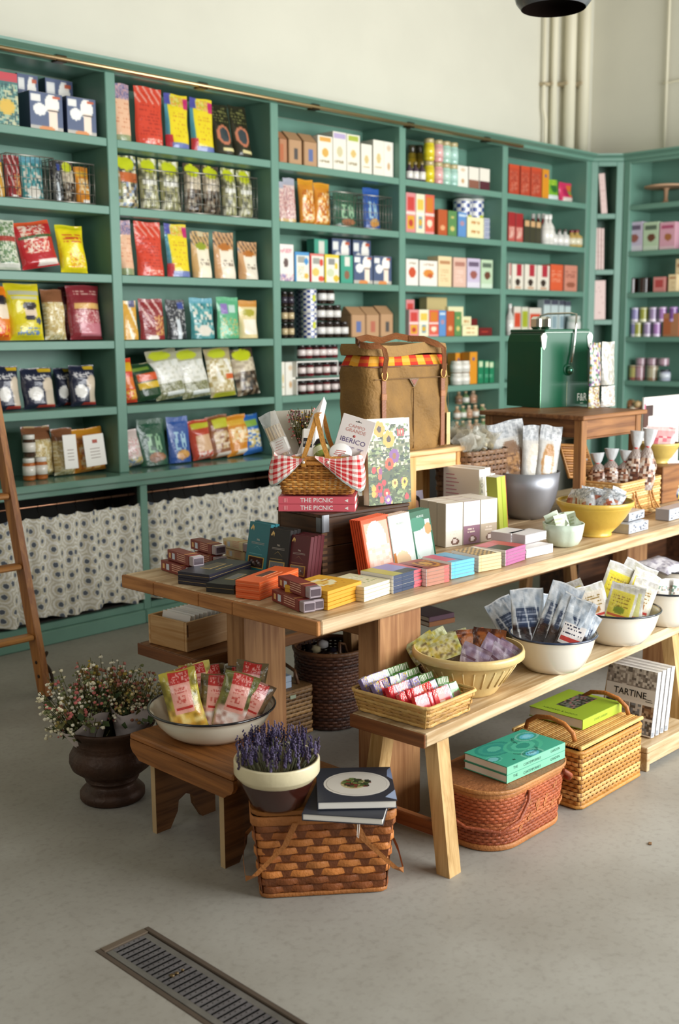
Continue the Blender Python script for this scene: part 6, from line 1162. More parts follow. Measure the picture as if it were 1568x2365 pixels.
# block bars along the front edge
BT = [art(18, 12, '5a5a9a', ('r', 0, 0, .33, 1, 'b8b03a'), ('r', .33, .35, .99, 1, '8a88c4'), ('r', .33, 0, .8, .35, '1f1d26'), ('r', .82, 0, 1, 1, 'd0505c')),
      art(22, 14, '8a4030', ('e', .62, .5, .36, .42, 'c9883a'), ('e', .62, .5, .27, .32, '7a3a2c'), ('e', .62, .5, .17, .2, 'd09a48'), ('r', 0, 0, .22, 1, '8c3038'), ('r', .3, .78, 1, 1, 'a84a40')),
      art(18, 12, '6aaed0', ('r', 0, .2, .42, 1, 'd2627e'), ('r', .42, 0, .55, .7, '2f6c9a')),
      art(26, 14, 'c9a057', ('s', 0, 0, 1, 1, '3a2c22', 5, 1.4, .42), ('r', .85, 0, 1, 1, 'e2d8c4')),
      art(18, 12, 'c64a50', ('r', 0, 0, .55, .55, '2a2428'), ('r', .1, .55, .6, 1, 'd0606a'))]
BARS = [((908, 1373), (980, 1352), BT[0], 'ece8e2', '3a4560', [(.28, .66, '2f3e58'), (.66, 1, 'd86068')], 'yellow navy and pink chocolate bar'), ((985, 1356), (1037, 1344), BT[1], 'ece8e2', 'b07a60', [(.05, .78, 'b07862'), (.78, 1, 'd0605a')], 'chocolate bar with a brown swirl cover'), ((1042, 1339), (1095, 1327), BT[2], 'ece8e2', '5fb4d4', [(.16, 1, '62b4d6')], 'pink and sky blue chocolate bar'), ((1105, 1323), (1157, 1313), BT[3], 'ece8e2', 'd8bb88', [(.12, 1, 'd9bd8c')], 'tan chocolate bar with black stripes'), ((1167, 1309), (1213, 1294), BT[4], 'ece8e2', 'a8608a', [(.1, 1, 'a8618c')], 'red and black chocolate bar with mauve sides')]
for k, (n, r, im, sd, fr, en, d) in enumerate(BARS): slabstack(n, r, .135, 5, .0118, im, sd, fr, 'block_bar', d, ends=en)
# yellow and cream pouches
YP = art(24, 18, 'e2a828', ('e', .5, .55, .3, .25, 'f0e4b8'), ('e', .5, .55, .16, .14, 'e8c060'), ('l', .05, .1, .95, .9, 'c9871e', 6, 3, .25)); CP = art(24, 18, 'e9e0b8', ('l', .1, .2, .9, .8, '8a9a50', 5, 4, .2), ('m', .2, .3, .5, .6, ['e9e0b8', '6a8a48', 'e9e0b8', 'd0c890'], 3), ('m', .6, .5, .85, .8, ['e9e0b8', 'f2efdc', 'c9d09a'], 3))
slabstack((757, 1411), (835, 1384), .165, 5, .0118, YP, 'dba024', 'd99a22', 'chocolate_pouch', 'golden yellow chocolate pouch', m=PAPER); slabstack((841, 1392), (901, 1372), .16, 4, .0118, CP, 'e4dcbc', 'e8e0c4', 'chocolate_pouch', 'cream chocolate pouch with green sprigs', m=PAPER)
# truffle tubes with clear ends, lying along the depth of the table
def tube_box(n, f, z, w, h, label_c, desc, ext=.16):
    p, q = gp(*n, z), gp(*f, z); u = (q-p)[:2]; L_ = float(np.linalg.norm(u)); rz = math.atan2(u[1], u[0])-math.pi/2
    t = thing('truffle_box', desc, 'chocolate box', (p[0], p[1], z+LIFT), rz)
    MB().box((0, .028, 0), (w, L_, h), label_c, .0015).build('sleeve', CARD, t)
    MB().box((.0015, 0, .0015), (w-.0015, .028, h-.0015), {'': '9a8a8c', 'y': 'a09298'}, .003).box((.006, -.0008, .008), (w-.006, .001, h-.008), '4f4048', .001).build('clear_end', GLASS, t)
    m = MB(); m.box((-.0005, L_*.7, .008), (0, L_*.8, h-.008), 'c4ccd8', 0); m.box((-.0005, L_*.86, .01), (0, L_*.93, h-.01), 'd9a86a', 0)
    for k in range(4): m.box((-.0005, .05, .01+k*.007), (0, L_*.6, .0125+k*.007), 'd8a890', 0)
    m.box((.0, .05, h-.0002), (w, .06, h+.0003), 'c98a50', 0); m.build('printed_text', PAPER, t); return t
DR = '7c2f26'
tube_box((700, 1419), (628, 1388), ZTB, .046, .037, DR, 'dark red truffle box lowest at the front left edge'); p = gp(700, 1419, ZTB)
tube_box((722, 1414), (651, 1385), ZTB, .043, .037, DR, 'dark red truffle box lowest beside another at the front edge')
tube_box((714, 1386), (642, 1357), ZTB+.0385, .046, .037, DR, 'dark red truffle box on top of two others at the front edge')
tube_box((437, 1338), (372, 1317), ZTB, .048, .037, DR, 'dark red truffle box lowest at the far left table corner'); tube_box((445, 1312), (387, 1293), ZTB+.0385, .048, .037, DR, 'dark red truffle box stacked at the far left table corner')
tube_box((500, 1312), (450, 1297), ZTB, .048, .037, DR, 'dark red truffle box lowest behind the navy boxes'); tube_box((497, 1285), (440, 1268), ZTB+.0385, .048, .037, DR, 'dark red truffle box stacked behind the navy boxes')
tube_box((575, 1300), (520, 1286), ZTB, .045, .034, 'c9b48a', 'cream and brown truffle box lowest by the teal chocolate'); tube_box((570, 1278), (515, 1264), ZTB+.036, .045, .034, 'd4c49c', 'cream truffle box stacked by the teal chocolate')
# navy, black and orange gift boxes: near corner, right, left
def giftstack(n, r, l, cnt, th, c, win, desc):
    p, rz, w, d = fp(n, r, l, ZTB)
    for k in range(cnt):
        t = thing('gift_box', '%s, %s' % (desc, 'upper of the stack' if k == cnt-1 else ('lowest of the stack' if k == 0 else 'middle of the stack')), 'chocolate box', (p[0], p[1], ZTB+LIFT+k*(th+.0008)), rz)
        MB().box((0, 0, 0), (w, d, th), c, .0012).build('box', CARD, t)
        m = MB(); g = 'b89a5a' if c != 'e2622c' else 'e8a070'
        for a, b in (((.002, -.0004, th*.5), (w-.002, 0, th*.5+.0008)), ((-.0004, .002, th*.5), (0, d-.002, th*.5+.0008))): m.box(a, b, g, 0)
        if k == cnt-1:
            m.box((w*.3, d*.4, th), (w*.7, d*.72, th+.0006), g, .0002); m.box((w*.32, d*.42, th), (w*.68, d*.7, th+.0012), win, .0002); m.box((w*.3, d*.2, th), (w*.7, d*.22, th+.0005), g, 0)
        m.build('gold_print', PAPER, t)
giftstack((484, 1358), (580, 1325), (438, 1340), 2, .021, '23212f', '5a5448', 'navy chocolate gift box with gold lines'); giftstack((541, 1374), (618, 1340), (494, 1360), 1, .03, '1c1a1a', '6a6a66', 'black chocolate gift box with window')
giftstack((600, 1388), (690, 1352), (552, 1378), 3, .0185, 'e2622c', '5a3a30', 'bright orange chocolate gift box')
# tall cartons leaning on the crate: teal, black, maroon
def tallbar(bl, br, yt, cnt, c, step, desc, wn, logo='c8a860'):
    p, q = gp(*bl, ZTB), gp(*br, ZTB); u = (q-p)[:2]; w = float(np.linalg.norm(u)); rz = math.atan2(u[1], u[0]); h = hz((p+q)/2, (bl[0]+br[0])/2+9, yt)-ZTB; nv = np.array([-math.sin(rz), math.cos(rz), 0])
    first = None
    for k in range(cnt):
        lb = '%s chocolate carton with gold window, %s' % (desc, 'in front of its row' if k == 0 else ORD[k]+' in its row leaning on the crate')
        if k == 0:
            t = thing('chocolate_carton', lb, 'chocolate bar', p+nv*.0+np.array([0, 0, LIFT+.002]), rz, math.radians(-11), group=desc+' chocolate cartons'); first = t
            w *= .97; MB().box((0, 0, 0), (w, step*.92, h), c, .0012).build('carton', CARD, t)
            MB().box((w*.13, -.0005, h*.1), (w*.87, 0, h*.33), 'b8964a', 0).build('gold_frame', GLOSS, t); MB().box((w*.17, -.001, h*.118), (w*.83, -.0002, h*.312), wn, 0).build('window', GLASS, t)
            m = MB()
            for q_ in range(7): m.ball((w*(.24+.085*q_), -.001, h*(.16+.1*((q_*37) % 10)/10)), w*.05, ['4a3a34', '6a6264', '8a7a78'][q_ % 3], 6)
            m.build('nut_pieces', MATTE, t, kind='stuff')
            m = MB()
            for q_ in range(2): m.box((w*.2, -.0005, h*(.6-.025*q_)), (w*.8, 0, h*(.608-.025*q_)), 'a8a098', 0)
            m.box((w*.15, -.0005, h*.37), (w*.75, 0, h*.385), logo, 0); m.build('fine_print', PAPER, t)
            text('70%', h*.052, t, (w*.5, -.0006, h*.66), FRONT, 'e4dccc')
            lf = MB(); lf.prism([(w*.08, h*.86), (w*.18, h*.95), (w*.26, h*.9), (w*.24, h*.83), (w*.19, h*.89), (w*.14, h*.84)], -.0006, 0, 'd9b46a'); lf.prism([(w*.3, h*.46), (w*.5, h*.54), (w*.72, h*.44), (w*.5, h*.525)], -.0006, 0, logo); lf.build('leaf_emblem', GLOSS, t)
        else:
            t = dup(first, first.location+Vector(nv*(step*k)), label=lb)
tallbar((563, 1320), (613, 1331), 1210, 2, '1f6f78', .021, 'teal', '3a2a24', '5a9aa0'); tallbar((612, 1332), (661, 1340), 1225, 3, '1f1a18', .019, 'black', '5a5a60', '8a7448'); tallbar((661, 1338), (709, 1346), 1240, 4, '571c22', .019, 'maroon', '6a5a56', '8a6048')
# shiny wrapped bars leaning against the crate front
def sleek(bl, br, yt, cnt, ims, sides, desc, step=.0095):
    p, q = gp(*bl, ZTB), gp(*br, ZTB); u = (q-p)[:2]; w = float(np.linalg.norm(u)); rz = math.atan2(u[1], u[0]); p = p+np.array([0, -.018, 0]); h = (hz((p+q)/2, (bl[0]+br[0])/2-18, yt)-ZTB)*1.0/math.cos(.2); nv = np.array([-math.sin(rz), math.cos(rz), 0]); first = None
    for k in range(cnt):
        lb = '%s, %s' % (desc, 'front of its row' if k == 0 else ORD[k]+' of its row')
        if k == 0:
            t = thing('wrapped_bar', lb, 'chocolate bar', p+np.array([0, 0, LIFT+.0015]), rz, math.radians(-11), group=desc); first = t
            m = pbox(ims, w, step*.85, h, sides, sides); m.V = [(x+w/2, y, z) for x, y, z in m.V]; m.build('bar', GLOSS, t)
        else: t = dup(first, first.location+Vector(nv*(step*k)), label=lb)
    return first, w, h
o1 = sleek((845, 1337), (908, 1316), 1198, 5, art(26, 52, 'd65a34', ('r', .06, .03, .94, .93, 'dfa48e'), ('e', .45, .55, .36, .4, 'e9cfc4'), ('m', .1, .1, .9, .5, ['e3bfae', 'e6c8ba', 'dfb4a0'], 3, 3), ('r', 0, .95, 1, 1, 'd0481f')), 'cf4a20', 'glossy orange wrapped chocolate bar')  # pale centre paints a white reflection over the orange wrapper
o2 = sleek((906, 1318), (955, 1303), 1190, 4, art(26, 52, 'cfd8d0', ('r', .08, .03, .94, .95, 'dde2da'), ('e', .4, .02, .4, .3, 'd9b894'), ('r', 0, 0, .1, .3, 'b06a30')), 'b8c4b8', 'pale green wrapped chocolate bar')
text('MEURISSE', .0115, o2[0], (o2[1]*.5, -.001, o2[2]*.82), FRONT, '9aa49a')
o3 = sleek((952, 1302), (1000, 1287), 1182, 5, art(26, 52, '1f5a44', ('r', .1, .05, .92, .8, 'b8ccc4'), ('e', .5, .4, .4, .38, 'd2dcd6'), ('e', .8, .62, .16, .12, 'c08a5a'), ('e', .3, .75, .4, .14, '2f7a62')), '143a2c', 'dark green wrapped chocolate bar')  # pale panel and ellipse paint a reflection over the green wrapper
text('MEURISSE', .0115, o3[0], (o3[1]*.5, -.001, o3[2]*.88), FRONT, 'c9d6cc')
# tall cream cartons, three columns three deep
cw0 = gp(1028, 1266, ZTB); cw1 = gp(1148, 1248, ZTB); u = (cw1-cw0)[:2]; tw = float(np.linalg.norm(u))/3; trz = math.atan2(u[1], u[0]); th_ = hz(cw0, 1028, 1165)-ZTB; uv_, nv = np.array([math.cos(trz), math.sin(trz), 0]), np.array([-math.sin(trz), math.cos(trz), 0])
for cx in range(3):
    base = ('d9d2c2', '8a6474', 'b8a690')[cx]; nm = ('cream', 'mauve footed', 'taupe footed')[cx]
    im = art(16, 30, 'ece8de', ('r', 0, 0, 1, .42 if cx else .36, base), ('e', .55, .1, .24, .09, '6a4a3c'), ('e', .55, .12, .12, .05, 'd8c8c0'), ('l', .2, .5, .8, .85, 'd4cec0', 4, cx, .5), ('l', .3, .27, .7, .36, 'd8c8b8', 2, cx, .6), ('r', 0, 0, 1, .03, base))
    pr = None
    for q in range(3):
        lb = 'white biscuit carton with %s front, %s' % (nm, 'first in its column' if q == 0 else ORD[q]+' behind the front one')
        if q == 0: o = pbox(im, tw*.96, .052, th_, 'd8d0c0', 'eae4d8').build('biscuit_carton', CARD); pr = o
        else: o = link('biscuit_carton', pr.data)
        o.location = tuple(cw0+uv_*tw*(cx+.5)+nv*.054*q+np.array([0, 0, LIFT])); o.rotation_euler = (0, 0, trz); tag(o, lb, 'box', 'tall white biscuit cartons')
# printed white soap boxes
for k, (n, r, l, z, d) in enumerate((((1215, 1291), (1277, 1277), (1175, 1278), ZTB, 'white patterned box lowest beside the mint bowl'), ((1213, 1258), (1262, 1246), (1180, 1250), ZTB+.036, 'white patterned box on top beside the mint bowl'), ((1180, 1254), (1216, 1244), (1147, 1244), ZTB+.036, 'white patterned box at left of the upper pair'), ((1178, 1290), (1213, 1280), (1147, 1280), ZTB, 'white patterned box hidden under the upper pair'))):
    p, rz, w, dd = fp(n, r, l, z); im = art(20, 10, 'e6e2dc', ('m', 0, 0, 1, .35, ['e6e2dc', 'b4aeb0', 'e9e6e2', 'c8c2c0'], k), ('m', .0, .35, .3, 1, ['e6e2dc', 'c4bcbc'], k))
    o = pbox(im, w, max(dd, .07), .034, 'd0c0c0', 'e2dcda').build('soap_box', CARD); o.location = (p[0]+math.cos(rz)*w/2, p[1]+math.sin(rz)*w/2, z+LIFT); o.rotation_euler = (0, 0, rz); tag(o, d, 'box')
# ------------------------------------------------------------------ benches, stool and what stands on and under them
ZB = .45
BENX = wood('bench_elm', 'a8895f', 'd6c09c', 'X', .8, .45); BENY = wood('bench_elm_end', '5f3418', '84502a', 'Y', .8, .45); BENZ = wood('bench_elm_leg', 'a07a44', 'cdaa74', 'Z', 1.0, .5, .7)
def leg(mb, p, q, w, d, c='ffffff'):                    # square leg from the foot p up to q
    V = []
    for (x, y, z) in (p, q):
        for sx, sy in ((-1, -1), (1, -1), (1, 1), (-1, 1)): V.append((x+sx*w/2, y+sy*d/2, z))
    return mb.add(V, [(0, 1, 5, 4), (1, 2, 6, 5), (2, 3, 7, 6), (3, 0, 4, 7), (3, 2, 1, 0), (4, 5, 6, 7)], c)
def bench(name, label, loc, rz, L_, D, h, th, legs_x, sx, sy, lw, top_m, leg_m, planks=1):
    t = thing(name, label, 'bench', loc, rz)
    for k in range(planks): MB().box((0, D*k/planks+.0008, h-th), (L_, D*(k+1)/planks-.0008, h), ch=.005).build('seat_plank', top_m, t)
    MB().box((-.008, .001, h-th+.0005), (-.0005, D-.001, h-.0005), ch=.002).build('end_cap', BENY, t)  # dark end board, shade of the end face included in its colour
    for i, x in enumerate(legs_x):
        s = sx if i else -sx*0
        for y, s2 in ((.045, -1), (D-.045, 1)):
            leg(MB(), (x+(sx if i else -sx), y+s2*sy, .0), (x, y, h-th-.0005), lw, lw*.85).build('leg', leg_m, t)
        MB().box((x-.012-(sx*.6 if i == 0 else -sx*.6), .045-sy*.6+.02, .1), (x+.012-(sx*.6 if i == 0 else -sx*.6), D-.045+sy*.6-.02, .145), ch=.003).build('stretcher', BENY, t)
    return t
bench('display_bench', 'rough pale elm bench with splayed legs in front of the display table', (2.333, 1.962, 0), math.radians(2.6), 2.05, .285, ZB, .042, (.105, 1.62), .012, .06, .056, BENX, BENZ, 1)
bench('display_bench', 'dark bench behind the display table carrying the pine letter box', (2.385, 3.07, 0), math.radians(.8), 3.3, .345, .43, .045, (.85, 2.5), .02, .04, .055, wood('far_bench', '5f3a1e', '8a5c34', 'X', .8, .5), wood('far_bench_leg', '7a5430', 'a88050', 'Z', .8, .5))
ZF = .43
# pine letter box with cards on the far bench
n_, r_, l_ = gp(432, 1508, ZF), gp(533, 1478, ZF), gp(346, 1470, ZF); u = (r_-n_)[:2]; wb_ = .29; rz = math.atan2(u[1], u[0]); db_ = float(np.linalg.norm((l_-n_)[:2]))*.74; hb_ = hz(n_, 430, 1440)-ZF
t = thing('pine_letter_box', 'open pale pine box of greeting cards on the dark bench end', 'box', (n_[0], n_[1], ZF+LIFT), rz)
PBX = wood('pale_pine', 'b98c58', 'd8b488', 'X', .8, .5, .3); PBY = wood('pale_pine_side', 'ae804c', 'cda778', 'Y', .8, .5, .3)
for a, b, m in (((0, 0), (wb_, .012), PBX), ((0, db_-.012), (wb_, db_), PBX), ((0, .012), (.012, db_-.012), PBY), ((wb_-.012, .012), (wb_, db_-.012), PBY)): MB().box((*a, 0), (*b, hb_), ch=.002).build('side', m, t)
MB().box((.012, .012, 0), (wb_-.012, db_-.012, .008), 'b08a58').build('bottom', MATTE, t); MB().box((.003, -.001, hb_*.5), (.009, .002, hb_*.92), '5a3a20', .0008).build('finger_slot', MATTE, t)
for k in range(9):
    o = MB().box((0, 0, 0), (.006, db_*.72, .115), ['dcdad8', 'e4e2e0', 'd2d0d0'][k % 3], .0008).build('greeting_card', PAPER); x = .022+k*.021
    o.location = (t.location.x+math.cos(rz)*x-math.sin(rz)*db_*.14, t.location.y+math.sin(rz)*x+math.cos(rz)*db_*.14, ZF+.012); o.rotation_euler = (0, math.radians(14), rz)
    note(o, 'white greeting card', 'in the pine letter box', 'card', k, 'greeting cards in the pine box')
# bowls on the front bench
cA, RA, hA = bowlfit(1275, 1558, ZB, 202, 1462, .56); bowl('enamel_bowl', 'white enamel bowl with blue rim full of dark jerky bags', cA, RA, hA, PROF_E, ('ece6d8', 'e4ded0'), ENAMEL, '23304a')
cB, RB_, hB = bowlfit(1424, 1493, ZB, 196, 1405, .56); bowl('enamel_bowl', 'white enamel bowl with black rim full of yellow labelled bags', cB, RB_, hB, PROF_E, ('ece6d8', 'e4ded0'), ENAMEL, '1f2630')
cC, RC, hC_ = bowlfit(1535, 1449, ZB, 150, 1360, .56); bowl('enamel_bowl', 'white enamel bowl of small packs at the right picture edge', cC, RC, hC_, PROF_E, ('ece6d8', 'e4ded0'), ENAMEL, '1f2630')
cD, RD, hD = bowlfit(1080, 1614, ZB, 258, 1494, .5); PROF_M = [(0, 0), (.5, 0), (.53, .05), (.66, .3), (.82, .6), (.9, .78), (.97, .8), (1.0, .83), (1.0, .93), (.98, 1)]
t = bowl('mixing_bowl', 'cane coloured stoneware mixing bowl of brown and purple snack pouches', cD, RD, hD, PROF_M, ('d4b87c', 'dcc48c'), CERAMIC)
m = MB()
for k in range(14):
    a = 2*math.pi*k/14; r0, r1 = RD*.64, RD*.865
    for da in (-.12, .12): m.tube([((r0+.001)*math.cos(a+da), (r0+.001)*math.sin(a+da), hD*.26), ((r1)*math.cos(a+da*.9), (r1)*math.sin(a+da*.9), hD*.68)], .0025, 'd9be84', 5)
m.build('relief_pattern', CERAMIC, t, kind='stuff')
rng = random.Random(77)
# jerky bags in bowl A
def JK(s, lab='e4e6ea'): return art(34, 48, '1c222e', ('m', 0, .5, 1, 1, ['d4dce4', 'b4c0cc', 'eef2f6', '8e9cac', 'c4ced8'], s, 3), ('m', .0, .0, 1, .5, ['221a1c', '2c2024', '181418', '3a2420'], s+3, 3), ('b', 3), ('r', .14, .46, .86, .72, '25324e'), ('l', .2, .5, .8, .7, lab, 4, s, .75), ('b', 1, .4), ('s', .1, .05, .9, .95, 'dde3ea', 2+s % 2, .35, .12), ('b', 1, .5), ('r', 0, .97, 1, 1, 'e8ecf0'), ('r', 0, 0, .03, 1, 'b8c2cc'), ('r', .97, 0, 1, 1, 'b8c2cc'))  # pale top and slanted stripes are film sheen painted into the colours
for k, (x, yt, w, tl, ln, off, d) in enumerate(((1168, 1388, 66, -.5, .25, .04, 'jerky bag leaning far left in the enamel bowl'), (1192, 1362, 76, -.12, .15, -.02, 'jerky bag with pale blue label second from left'), (1232, 1350, 74, .3, .12, -.03, 'tallest jerky bag with pointed clear corner'), (1222, 1372, 66, .1, .3, .05, 'jerky bag behind the tallest one'), (1270, 1378, 68, .36, .12, -.04, 'dark jerky bag in the middle of the bowl'), (1290, 1395, 62, .3, .3, .03, 'jerky bag at the back with red label'), (1312, 1388, 64, .34, .1, -.05, 'jerky bag with a white and red label in front'), (1338, 1420, 50, .5, .15, -.01, 'low jerky bag at the right rim'))):
    b = at_px(cA, 1275+(x-1275)*.55, 1480, 0); b[2] = ZB+hA*.25; P_ = b+hdir(b)*off; top = hz(P_, x, yt); hh = (top-P_[2])/max(.75, math.cos(tl))
    im = JK(k, ['c8d4e8', 'd8e0f0', 'e8ecf4'][k % 3]) if k not in (5, 6) else art(30, 44, '2a2024', ('m', 0, .5, 1, 1, ['c4ccd4', 'e4e8ec', '9aa4b0'], k, 3), ('b', 2), ('r', .1, .3, .9, .62, 'e6e0dc'), ('r', .14, .33, .86, .42, 'c0403a'), ('l', .15, .45, .85, .6, '4a4a58', 3, k), ('m', .1, .05, .9, .28, ['3a2018', '57301f', '1e1418'], k, 2))
    packet(im, w*mpp(b), hh, .022, P_, CAMRZ(b)+rng.uniform(-.25, .25), ln, tl, d, FILM, seed=k+60, name='jerky_bag', cat='bag')
# yellow labelled bags in bowl B
def YB(s): return art(32, 44, 'cfcdc4', ('m', 0, 0, 1, 1, ['dedcd6', 'c4c0b8', 'eae9e6', 'd0ccb8'], s, 3), ('m', .05, .03, .95, .34, ['4a2c1c', '6a4028', '2c1a14', '7a5a3c'], s+1, 3), ('b', 3), ('r', .1, .32, .9, .86, ['e6d84a', 'ead93a', 'dcd98a', 'ebe4d2'][s % 4]), ('r', .13, .34, .87, .84, ['dfcf4e', 'e8d640', 'd8d690', 'e6dccb'][s % 4]), ('l', .2, .55, .8, .8, '8a6a2a', 4, s, .6), ('r', .12, .36, .88, .42, ['c0502c', '3a7a30', 'c85a3a', 'c03a34'][s % 4]), ('e', .5, .5, .2, .07, ['7a8a2a', '2f6a2c', 'b06a3a', 'a87a4a'][s % 4]), ('b', 1, .35), ('r', 0, .97, 1, 1, 'efefec'))
for k, (x, yt, w, tl, ln, off, d) in enumerate(((1322, 1352, 66, -.5, .1, -.03, 'bag of dark meat leaning left over the bowl rim'), (1362, 1308, 76, .38, .2, .03, 'yellow labelled bag standing tall at the left back'), (1412, 1304, 78, .42, .25, .05, 'yellow labelled bag standing tallest at the back'), (1372, 1352, 66, -.3, .1, -.04, 'bag with green and yellow oval label'), (1410, 1350, 64, .2, .1, -.05, 'pale bag with small yellow label in front'), (1452, 1326, 66, .45, .2, .03, 'yellow labelled bag leaning right at the back'), (1446, 1352, 74, .12, .1, -.05, 'broad bag with a cream and red label in front'), (1482, 1342, 56, .3, .15, .0, 'yellow and red labelled bag at the right rim'))):
    b = at_px(cB, 1424+(x-1424)*.6, 1420, 0); b[2] = ZB+hB*.28; P_ = b+hdir(b)*off; top = hz(P_, x, yt); packet(YB(k), w*mpp(b), (top-P_[2])/max(.75, math.cos(tl)), .02, P_, CAMRZ(b)+rng.uniform(-.25, .25), ln, tl, d, FILM, seed=k+80, name='labelled_bag', cat='bag')
pz = cA+hdir(cA)*.11+np.array([.06, 0, 0]); packet(art(36, 40, 'b8b0a8', ('m', 0, 0, 1, 1, ['c4bcb4', 'a8a098', 'd0cac4'], 3, 4), ('b', 2), ('r', .06, .5, .96, .8, 'c0392c'), ('r', .09, .53, .93, .77, '241e20'), ('l', .2, .58, .8, .72, 'e4dcd0', 3, 4, .6), ('e', .82, .65, .07, .06, 'd8d0c8')), .13, .165, .02, (pz[0], pz[1], ZB+LIFT), CAMRZ(cA)-.1, .12, .0, 'clear bag with black and red label standing behind the jerky bowl', FILM, seed=5, name='labelled_bag', cat='bag')
for k, (x, yt, tl) in enumerate(((1502, 1350, -.2), (1520, 1345, -.1), (1538, 1338, .0), (1552, 1340, .1), (1566, 1340, .2))):
    b = at_px(cC, x, 1375, 0); b[2] = ZB+hC_*.4; packet(art(12, 18, 'dcd8d2', ('m', 0, 0, 1, .8, ['dcd8d2', '9a8a7c', 'eceae6', 'b8a898', '7a9a8a'], k), ('r', .2, .3, .8, .6, 'efe9e0')), 42*mpp(b), (hz(b, x, yt)-b[2]), .015, b+hdir(b)*(.02*(k % 2)), CAMRZ(b)+.4, .15, tl, None, FILM, seed=k+20, name='snack_packet', cat='bag', where=('small pale snack pack', 'in the right edge bowl'))
# pouches in the cane bowl
GP = lambda s: art(30, 40, 'c4c48c', ('m', 0, .42, 1, 1, ['c8cc98', 'd9dcb0', '9a9a60', 'c4b84a', 'd0d0a8'], s, 3), ('m', .1, .5, .9, .8, ['e4dca8', 'b0a03c', '6a5a3a', 'd8d0a0'], s+5, 2), ('b', 2), ('r', 0, 0, 1, .42, '3a2818'), ('r', .1, .16, .5, .38, 'a88a68'), ('l', .12, .2, .48, .36, '6a5038', 4, s, .6), ('e', .75, .14, .1, .07, 'c8a84a'))
PP = lambda s: art(30, 40, '8a7a94', ('m', 0, 0, 1, 1, ['8a7a94', 'a89ab0', '7a6478', '9a8494', 'b8acbc', '8c7080'], s, 5), ('b', 3), ('s', .1, 0, .9, 1, 'c4b8c8', 2, .6, .15), ('b', 2), ('e', .3, .3, .12, .08, 'c9b070'), ('r', .1, .55, .6, .62, '6a4a58'))
OP = lambda s: art(30, 40, '5a2c18', ('m', 0, .3, 1, 1, ['8a4a24', '5a2c18', 'a05a2c', '3f1e14', '744020'], s, 4), ('b', 2), ('e', .5, .7, .3, .16, '9a5c30'), ('e', .3, .2, .12, .08, 'c9a050'), ('r', .5, .15, .9, .25, '3a1a10'), ('b', 1))
for k, (x, yt, w, tl, ln, off, f, d) in enumerate(((990, 1478, 60, -.6, .3, -.02, GP, 'green and brown pouch leaning left at the cane bowl rim'), (1018, 1466, 66, -.5, .35, .02, GP, 'green popcorn printed pouch at the back left'), (1040, 1475, 62, -.42, .2, -.04, GP, 'green and brown pouch with tan corner'), (1062, 1462, 60, -.35, .35, .05, GP, 'yellow green pouch in the middle of the cane bowl'), (1076, 1494, 56, .35, .2, -.05, PP, 'lilac foil pouch tilted in front'), (1098, 1456, 60, -.1, .3, .05, OP, 'dark brown pouch behind the lilac one'), (1120, 1478, 54, .5, .15, -.05, PP, 'lilac and orange pouch tilted right'), (1140, 1455, 66, .05, .3, .04, OP, 'brown cookie printed pouch at the back right'), (1142, 1500, 58, .6, .2, -.05, PP, 'purple pouch lying at the right rim'), (1168, 1488, 50, .5, .3, .0, PP, 'small purple pouch at the far right rim'))):
    b = at_px(cD, 1078+(x-1078)*.72, 1528, 0); b[2] = ZB+hD*.42; P_ = b+hdir(b)*off; top = hz(P_, x, yt); packet(f(k), w*mpp(b)*1.2, max(.095, (top-P_[2])/max(.75, math.cos(tl))), .018, P_, CAMRZ(b)+rng.uniform(-.3, .3), ln, tl, d, FILM, seed=k+90, name='snack_pouch', cat='bag')
# splint tray of candy bars
n_, rz, wt, dt = fp((985, 1687), (1086, 1643), (812, 1646), ZB); ht = hz(n_, 987, 1632)-ZB; wt = min(wt, .26)
TC = ['c9a05c', 'd8b478', 'b98a48', 'e0c08c']
t = thing('splint_tray', 'low woven splint tray of candy bars at the bench end', 'basket', (n_[0]+math.cos(rz)*wt/2-math.sin(rz)*dt/2, n_[1]+math.sin(rz)*wt/2+math.cos(rz)*dt/2, ZB+LIFT), rz)
woven(t, lambda u: (wt/2+.012*u, dt/2+.012*u), .002, ht-.01, 5, 30, .0022, TC, .002, .016, .1, each=True, stw=.75); rim(t, wt/2+.015, dt/2+.015, .018, ht-.004, .0055, 'd0a866')
MB().box((-wt/2+.004, -dt/2+.004, .002), (wt/2-.004, dt/2-.004, .005), 'b98a48').build('bottom', WICKER, t)
TM = t.matrix_basis.copy() if False else Matrix.Translation(t.location) @ Matrix.Rotation(rz, 4, 'Z')
CK = {'red': art(10, 14, 'cf3038', ('s', 0, .65, 1, 1, 'efe0dc', 4, .6, .22), ('r', .25, .22, .75, .32, 'dc8a84')), 'orange': art(10, 14, 'd84a2c', ('s', 0, .7, 1, 1, 'efe0d4', 4, .6, .3), ('r', .15, .2, .85, .4, 'efc9b0')), 'lilac': art(10, 14, 'c4bcd4', ('m', .1, .5, .9, .95, ['8a7aa8', 'c9b04a', 'c4bcd4'], 3), ('r', .2, .1, .8, .45, 'a89ab4')), 'green': art(10, 14, '4f8a38', ('s', 0, .75, 1, 1, 'e9e8d8', 4, .0, .5), ('r', .3, .25, .85, .6, '6a4a3a')), 'violet': art(10, 14, '7a6a94', ('m', 0, .3, 1, 1, ['7a6a94', 'c4a83c', '9a90b4'], 4))}
cp = {}
